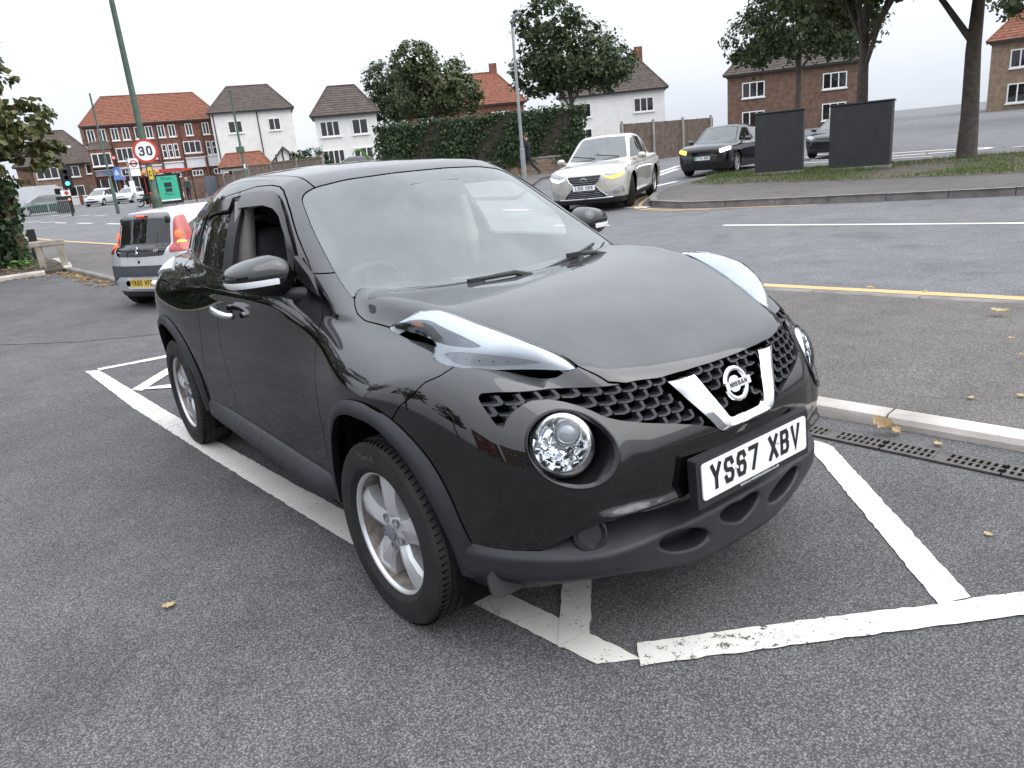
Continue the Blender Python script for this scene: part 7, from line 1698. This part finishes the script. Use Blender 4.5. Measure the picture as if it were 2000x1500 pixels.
t = MB(); t.prism([(-.9, 2.3), (2.5, 2.3), (2.5, 2.42), (1.5, 2.52), (-.1, 2.50), (-.9, 2.42)], -.15, 1.5, Matrix(((1, 0, 0, 0), (0, 0, 1, 0), (0, 1, 0, 0), (0, 0, 0, 1)))); t.build('roof', K['shelter_red'], BS)
t = MB(); t.box((.25, 1.4, 1.15), (2.6, .04, 1.9)); t.build('back_glass', K['window_glass'], BS)
for x in (-.8, 1.0, 2.4): t = MB(); t.box((x, 1.4, 1.15), (.08, .08, 2.3)); t.build('post', K['shelter_red'] if x < 0 else K['dark_metal'], BS)
t = MB(); t.box((.2, 1.1, .55), (2.0, .25, .06)); t.build('bench', K['shelter_red'], BS)
mt_ = thing('motorcycle', 'motorcycle parked between the green column and the bus shelter', 'motorcycle', (-57.2, 11.0, gz1(-57.2, 11.0)+.05), R_(80))
for x in (.68, -.68): t = MB(); t.lathe([(.22, -.06), (.31, -.05), (.31, .05), (.22, .06)], 20, Matrix.Translation((x, 0, .31)) @ Matrix.Rotation(R_(90), 4, 'X')); t.build('wheel', K['tyre'], mt_, 40)
t = MB(); t.tube([(-.7, 0, .35), (-.3, 0, .62), (.35, 0, .66), (.62, 0, .95)], [.06, .14, .15, .05], 8); t.build('frame', K['dark_metal'], mt_, 60); t = MB(); t.tube([(.1, 0, .85), (.4, 0, .90)], [.15, .10], 10); t.build('tank', K['sign_red'], mt_, 60)
t = MB(); t.box((-.3, 0, .83), (.6, .24, .1), bev=.04); t.build('saddle', K['dark_metal'], mt_); t = MB(); t.tube([(.5, -.33, 1.02), (.6, 0, 1.05), (.5, .33, 1.02)], .018, 6); t.tube([(.68, 0, .3), (.58, 0, 1.05)], .03, 6); t.build('handlebar', K['post_grey'], mt_); t = MB(); t.box((.66, 0, .95), (.14, .22, .2), bev=.05); t.build('headlamp', K['sign_white'], mt_)
# green lamp column with the speed sign
z0 = gz1(-14.0, 1.95)+.02; LC = thing('lamp_column', 'thick green lamp column carrying the round speed sign and amber lamps behind the white hatchback', 'lamp post', (-14.08, 1.81, z0), R_(-13))
t = MB(); t.tube([(0, 0, 0), (0, 0, 1.28), (0, 0, 1.36), (0, 0, 1.40), (0, 0, 3.6), (0, 0, 6.2)], [.098, .096, .088, .062, .054, .04], 16); t.build('column', K['post_green'], LC, 40)
t = MB(); t.box((.0995, 0, .75), (.012, .11, .6)); t.build('door', K['post_green'], LC)
fM = Matrix.Translation((.075, .0, 2.20)) @ Matrix.Rotation(R_(90), 4, 'Z') @ Matrix.Rotation(R_(90), 4, 'X')
t = MB(); t.lathe([(.225, -.012), (.225, .0), (.0001, .0)], 40, fM); sg = t.build('speed_sign', K['sign_red'], LC); t = MB(); t.lathe([(.178, .0025), (.0001, .0025)], 40, fM); t.build('sign_face', K['sign_white'], sg)
t = MB(); stroke_text(t, '30', .17, .105, .030, .030, .05, fM @ Matrix.Translation((0, .0, .0032)), .001); t.build('sign_numerals', K['ink'], sg)
t = MB(); t.box((.075, 0, 1.78), (.02, .075, .23), bev=.006); yp = t.build('number_label', K['sign_yellow'], LC); t = MB(); stroke_text(t, 'C', .10, .045, .014, .01, .02, Matrix.Translation((.0855, 0, 1.78)) @ Matrix.Rotation(R_(90), 4, 'Z') @ Matrix.Rotation(R_(90), 4, 'X'), .001); t.build('label_lettering', K['ink'], yp)
for y in (-.115, .115): t = MB(); t.lathe([(.047, -.03), (.047, .02), (.03, .035), (.0001, .038)], 16, Matrix.Translation((.04, y, 1.80)) @ Matrix.Rotation(R_(90), 4, 'Y')); t.build('amber_lamp', K['amber_lens'], LC, 60)
for y in (-.10, .10): t = MB(); t.box((.02, y*.6, 1.80), (.03, .09, .03)); t.build('bracket', K['sign_yellow'], LC)
def simple_column(lab, x, y, h, r0, mat, cat='lamp post', name='lamp_column'):
    T = thing(name, lab, cat, (x, y, gz1(x, y)+.02)); t = MB(); t.tube([(0, 0, 0), (0, 0, 1.5), (0, 0, 1.56), (0, 0, h)], [r0*1.5, r0*1.45, r0, r0*.7], 10); t.build('column', K[mat], T, 50); return T
simple_column('slim green lamp column left of the bus stop pole', -50.1, 7.5, 7.0, .07, 'post_green')
T = simple_column('green lamp column rising before the white building with a small sign box', -41.5, 12.9, 6.0, .075, 'post_green'); t = MB(); t.box((.03, -.05, 2.85), (.12, .42, .32)); t.build('sign_box', K['post_green'], T); t = MB(); t.box((.1, 0, 1.95), (.03, .08, .25)); t.build('notice', K['sign_white'], T)
BP = simple_column('bus stop pole with a roundel flag', -48.4, 8.3, 3.2, .045, 'post_grey', 'bus stop', 'bus_stop')
Mb = Matrix.Translation((.06, .34, 2.83)) @ Matrix.Rotation(R_(90), 4, 'Z') @ Matrix.Rotation(R_(90), 4, 'X')
t = MB(); t.prism(rrect(.56, .56, .02), -.012, .012, Mb); fl_ = t.build('flag', K['sign_white'], BP)
t = MB(); t.lathe([(.20, .014), (.20, .020), (.135, .020), (.135, .014)], 28, Mb); t.build('roundel', K['sign_red'], fl_); t = MB(); t.box((0, 0, .022), (.50, .085, .008), M=Mb); t.build('roundel_bar', K['ink'], fl_)
t = MB(); t.box((0, -.52, .0), (.56, .40, .02), M=Mb); t.build('route_panel', K['sign_white'], BP); t = MB(); t.tube([(.05, .05, 3.12), (.05, .62, 3.12)], .02, 6); t.build('arm', K['post_grey'], BP)
t = MB(); t.box((.06, 0, 1.5), (.04, .3, .7)); t.build('timetable', K['sign_white'], BP)
# traffic signal, cabinet, guard rail, van
TS = thing('traffic_signal', 'traffic signal showing green beside the dark roadside cabinet', 'traffic light', (-54.45, 5.6, gz1(-54.45, 5.6)+.05), R_(-6))
t = MB(); t.tube([(0, 0, 0), (0, 0, 3.05)], .065, 10); t.build('pole', K['dark_metal'], TS, 60)
t = MB(); t.box((.18, .15, 2.40), (.22, .42, 1.15), bev=.03); t.box((.16, .15, 2.40), (.03, .62, 1.35)); hd = t.build('signal_head', K['dark_metal'], TS)
for k, mt in enumerate(('green_lit', 'gap', 'gap')):
    t = MB(); t.lathe([(.115, -.01), (.115, .01), (.08, .03), (.0001, .04)], 18, Matrix.Translation((.295, .15, 2.03+.36*k)) @ Matrix.Rotation(R_(90), 4, 'Y')); t.build('signal_lamp', K[mt], hd, 60)
    t = MB(); t.lathe([(.13, .0), (.13, .16)], 14, Matrix.Translation((.29, .15, 2.03+.36*k)) @ Matrix.Rotation(R_(90), 4, 'Y'), R_(0), R_(180)); t.build('hood', K['dark_metal'], hd)
t = MB(); t.box((.1, -.1, 1.45), (.06, .55, .35)); bx = t.build('sign_panel', K['sign_white'], TS); t = MB(); t.lathe([(.12, 0), (.12, .01), (.0001, .01)], 16, Matrix.Translation((.135, -.05, 1.45)) @ Matrix.Rotation(R_(90), 4, 'Y')); t.build('sign_disc', K['sign_red'], bx)
t = MB(); t.box((.09, .02, 1.05), (.12, .2, .3), bev=.02); pb = t.build('push_button_box', K['dark_metal'], TS); t = MB(); t.lathe([(.07, 0), (.0001, .02)], 12, Matrix.Translation((.152, .02, 1.05)) @ Matrix.Rotation(R_(90), 4, 'Y')); t.build('wait_lamp', K['orange_glow'], pb)
t = MB(); t.box((0, 0, .6), (.5, 1.0, 1.2), bev=.02); t.box((0, 0, 1.22), (.55, 1.05, .05), bev=.01); t.box((.255, 0, .6), (.012, .012, 1.1)); o = t.build('roadside_cabinet', K['dark_metal']); o.location = (-63.3, 6.45, gz1(-63.3, 6.45)+.03); o.rotation_euler = (0, 0, R_(-8)); tag(o, 'dark roadside cabinet behind the green traffic signal', 'cabinet')
loc, rz, L = fr((-59.8, 3.6), (-59.4, 6.2)); GRl = thing('guard_rail', 'grey pedestrian guard railing of thin upright bars by the road', 'railing', loc, rz)
for z in (.12, 1.02): t = MB(); t.box((L/2, 0, z), (L, .05, .05)); t.build('rail', K['post_grey'], GRl)
for k in range(22): t = MB(); t.box((.06+k*L/22, 0, .57), (.022, .022, .86)); t.build('bar', K['post_grey'], GRl)
for k in range(3): t = MB(); t.box((k*L/2, 0, .55), (.06, .06, 1.1)); t.build('post', K['post_grey'], GRl)
VN = thing('white_van', 'white van parked behind the guard railing under the overhanging tree', 'van', (-78.2, 6.6, gz1(-78.2, 6.6)), R_(92))
t = MB(); t.prism([(-2.4, .35), (2.5, .35), (2.5, .95), (2.0, 1.15), (1.45, 1.95), (1.2, 2.25), (-2.4, 2.3)], -.95, .95, Matrix(((1, 0, 0, 0), (0, 0, 1, 0), (0, 1, 0, 0), (0, 0, 0, 1)))); t.build('body', K['white_paint'], VN)
for s in (1, -1): t = MB(); t.prism([(1.0, 1.2), (1.85, 1.2), (1.42, 1.9), (1.0, 1.9)], .952*s, .958*s, Matrix(((1, 0, 0, 0), (0, 0, 1, 0), (0, 1, 0, 0), (0, 0, 0, 1)))); t.build('cab_window', K['window_glass'], VN)
for x in (-1.5, 1.6):
    for s in (1, -1): t = MB(); t.lathe([(.2, -.1), (.34, -.1), (.34, .1), (.2, .1), (.0001, .08)], 20, Matrix.Translation((x, s*.85, .34)) @ Matrix.Rotation(R_(-90*s), 4, 'X')); t.build('wheel', K['tyre'], VN, 40)
build_car('dark_green_car', 'dark green hatchback behind the guard railing in front of the white van', dict(HATCH, cat='car'), (-67.8, 5.4, gz1(-67.8, 5.4)), R_(275), car_mats(paint('dark_green_paint', (.02, .06, .05), dust_sheen=.04)), .06)
# ---------------------------------------------------------------- what stands behind the photographer and mirrors in the paintwork
for i, (x, y, s) in enumerate(((-17, -13, 1.25), (-10.5, -19, 1.35), (-22, -9, 1.1), (-3, -22, 1.2))):
    bush('car_park_tree', ('tall leafy tree at the far back corner of the car park', 'leafy tree in the middle of the back edge of the car park', 'lower tree nearest the ivy hedge at the back of the car park', 'leafy tree beside the red brick shop')[i], x, y, bt(s), 2600, .26, .45, 'leaf_dark', 70+i, 'trees along the back of the car park')
bk = thing('cream_shop', 'cream fronted shop with a blue sign opposite the car bonnet', 'shop', (14.5, -17.5, 0), R_(205))
t = MB(); t.box((0, 4, 3.2), (11, 8, 6.4)); t.build('wall', K['brick_buff'], bk); t = MB(); t.box((-1, -.1, 2.9), (7.5, .2, .8)); t.build('fascia', K['fascia_blue'], bk)
for x in (-3.6, -1.2, 1.2): window(bk, x, 1.3, 1.5, 1.9, 2)
for x in (-3.4, 0, 3.4): window(bk, x, 4.8, 1.3, 1.4, 2)
rb = thing('red_brick_shop', 'red brick shop beside the cream shop', 'shop', (5.5, -21.5, 0), R_(188))
t = MB(); t.box((0, 4, 3.0), (7.5, 8, 6.0)); t.build('wall', K['brick'], rb); t = MB(); t.box((0, -.1, 2.8), (6, .2, .7)); t.build('fascia', K['sign_red'], rb)
for x in (-1.8, 1.8): window(rb, x, 1.3, 1.8, 1.8, 2); window(rb, x, 4.6, 1.2, 1.3, 2)
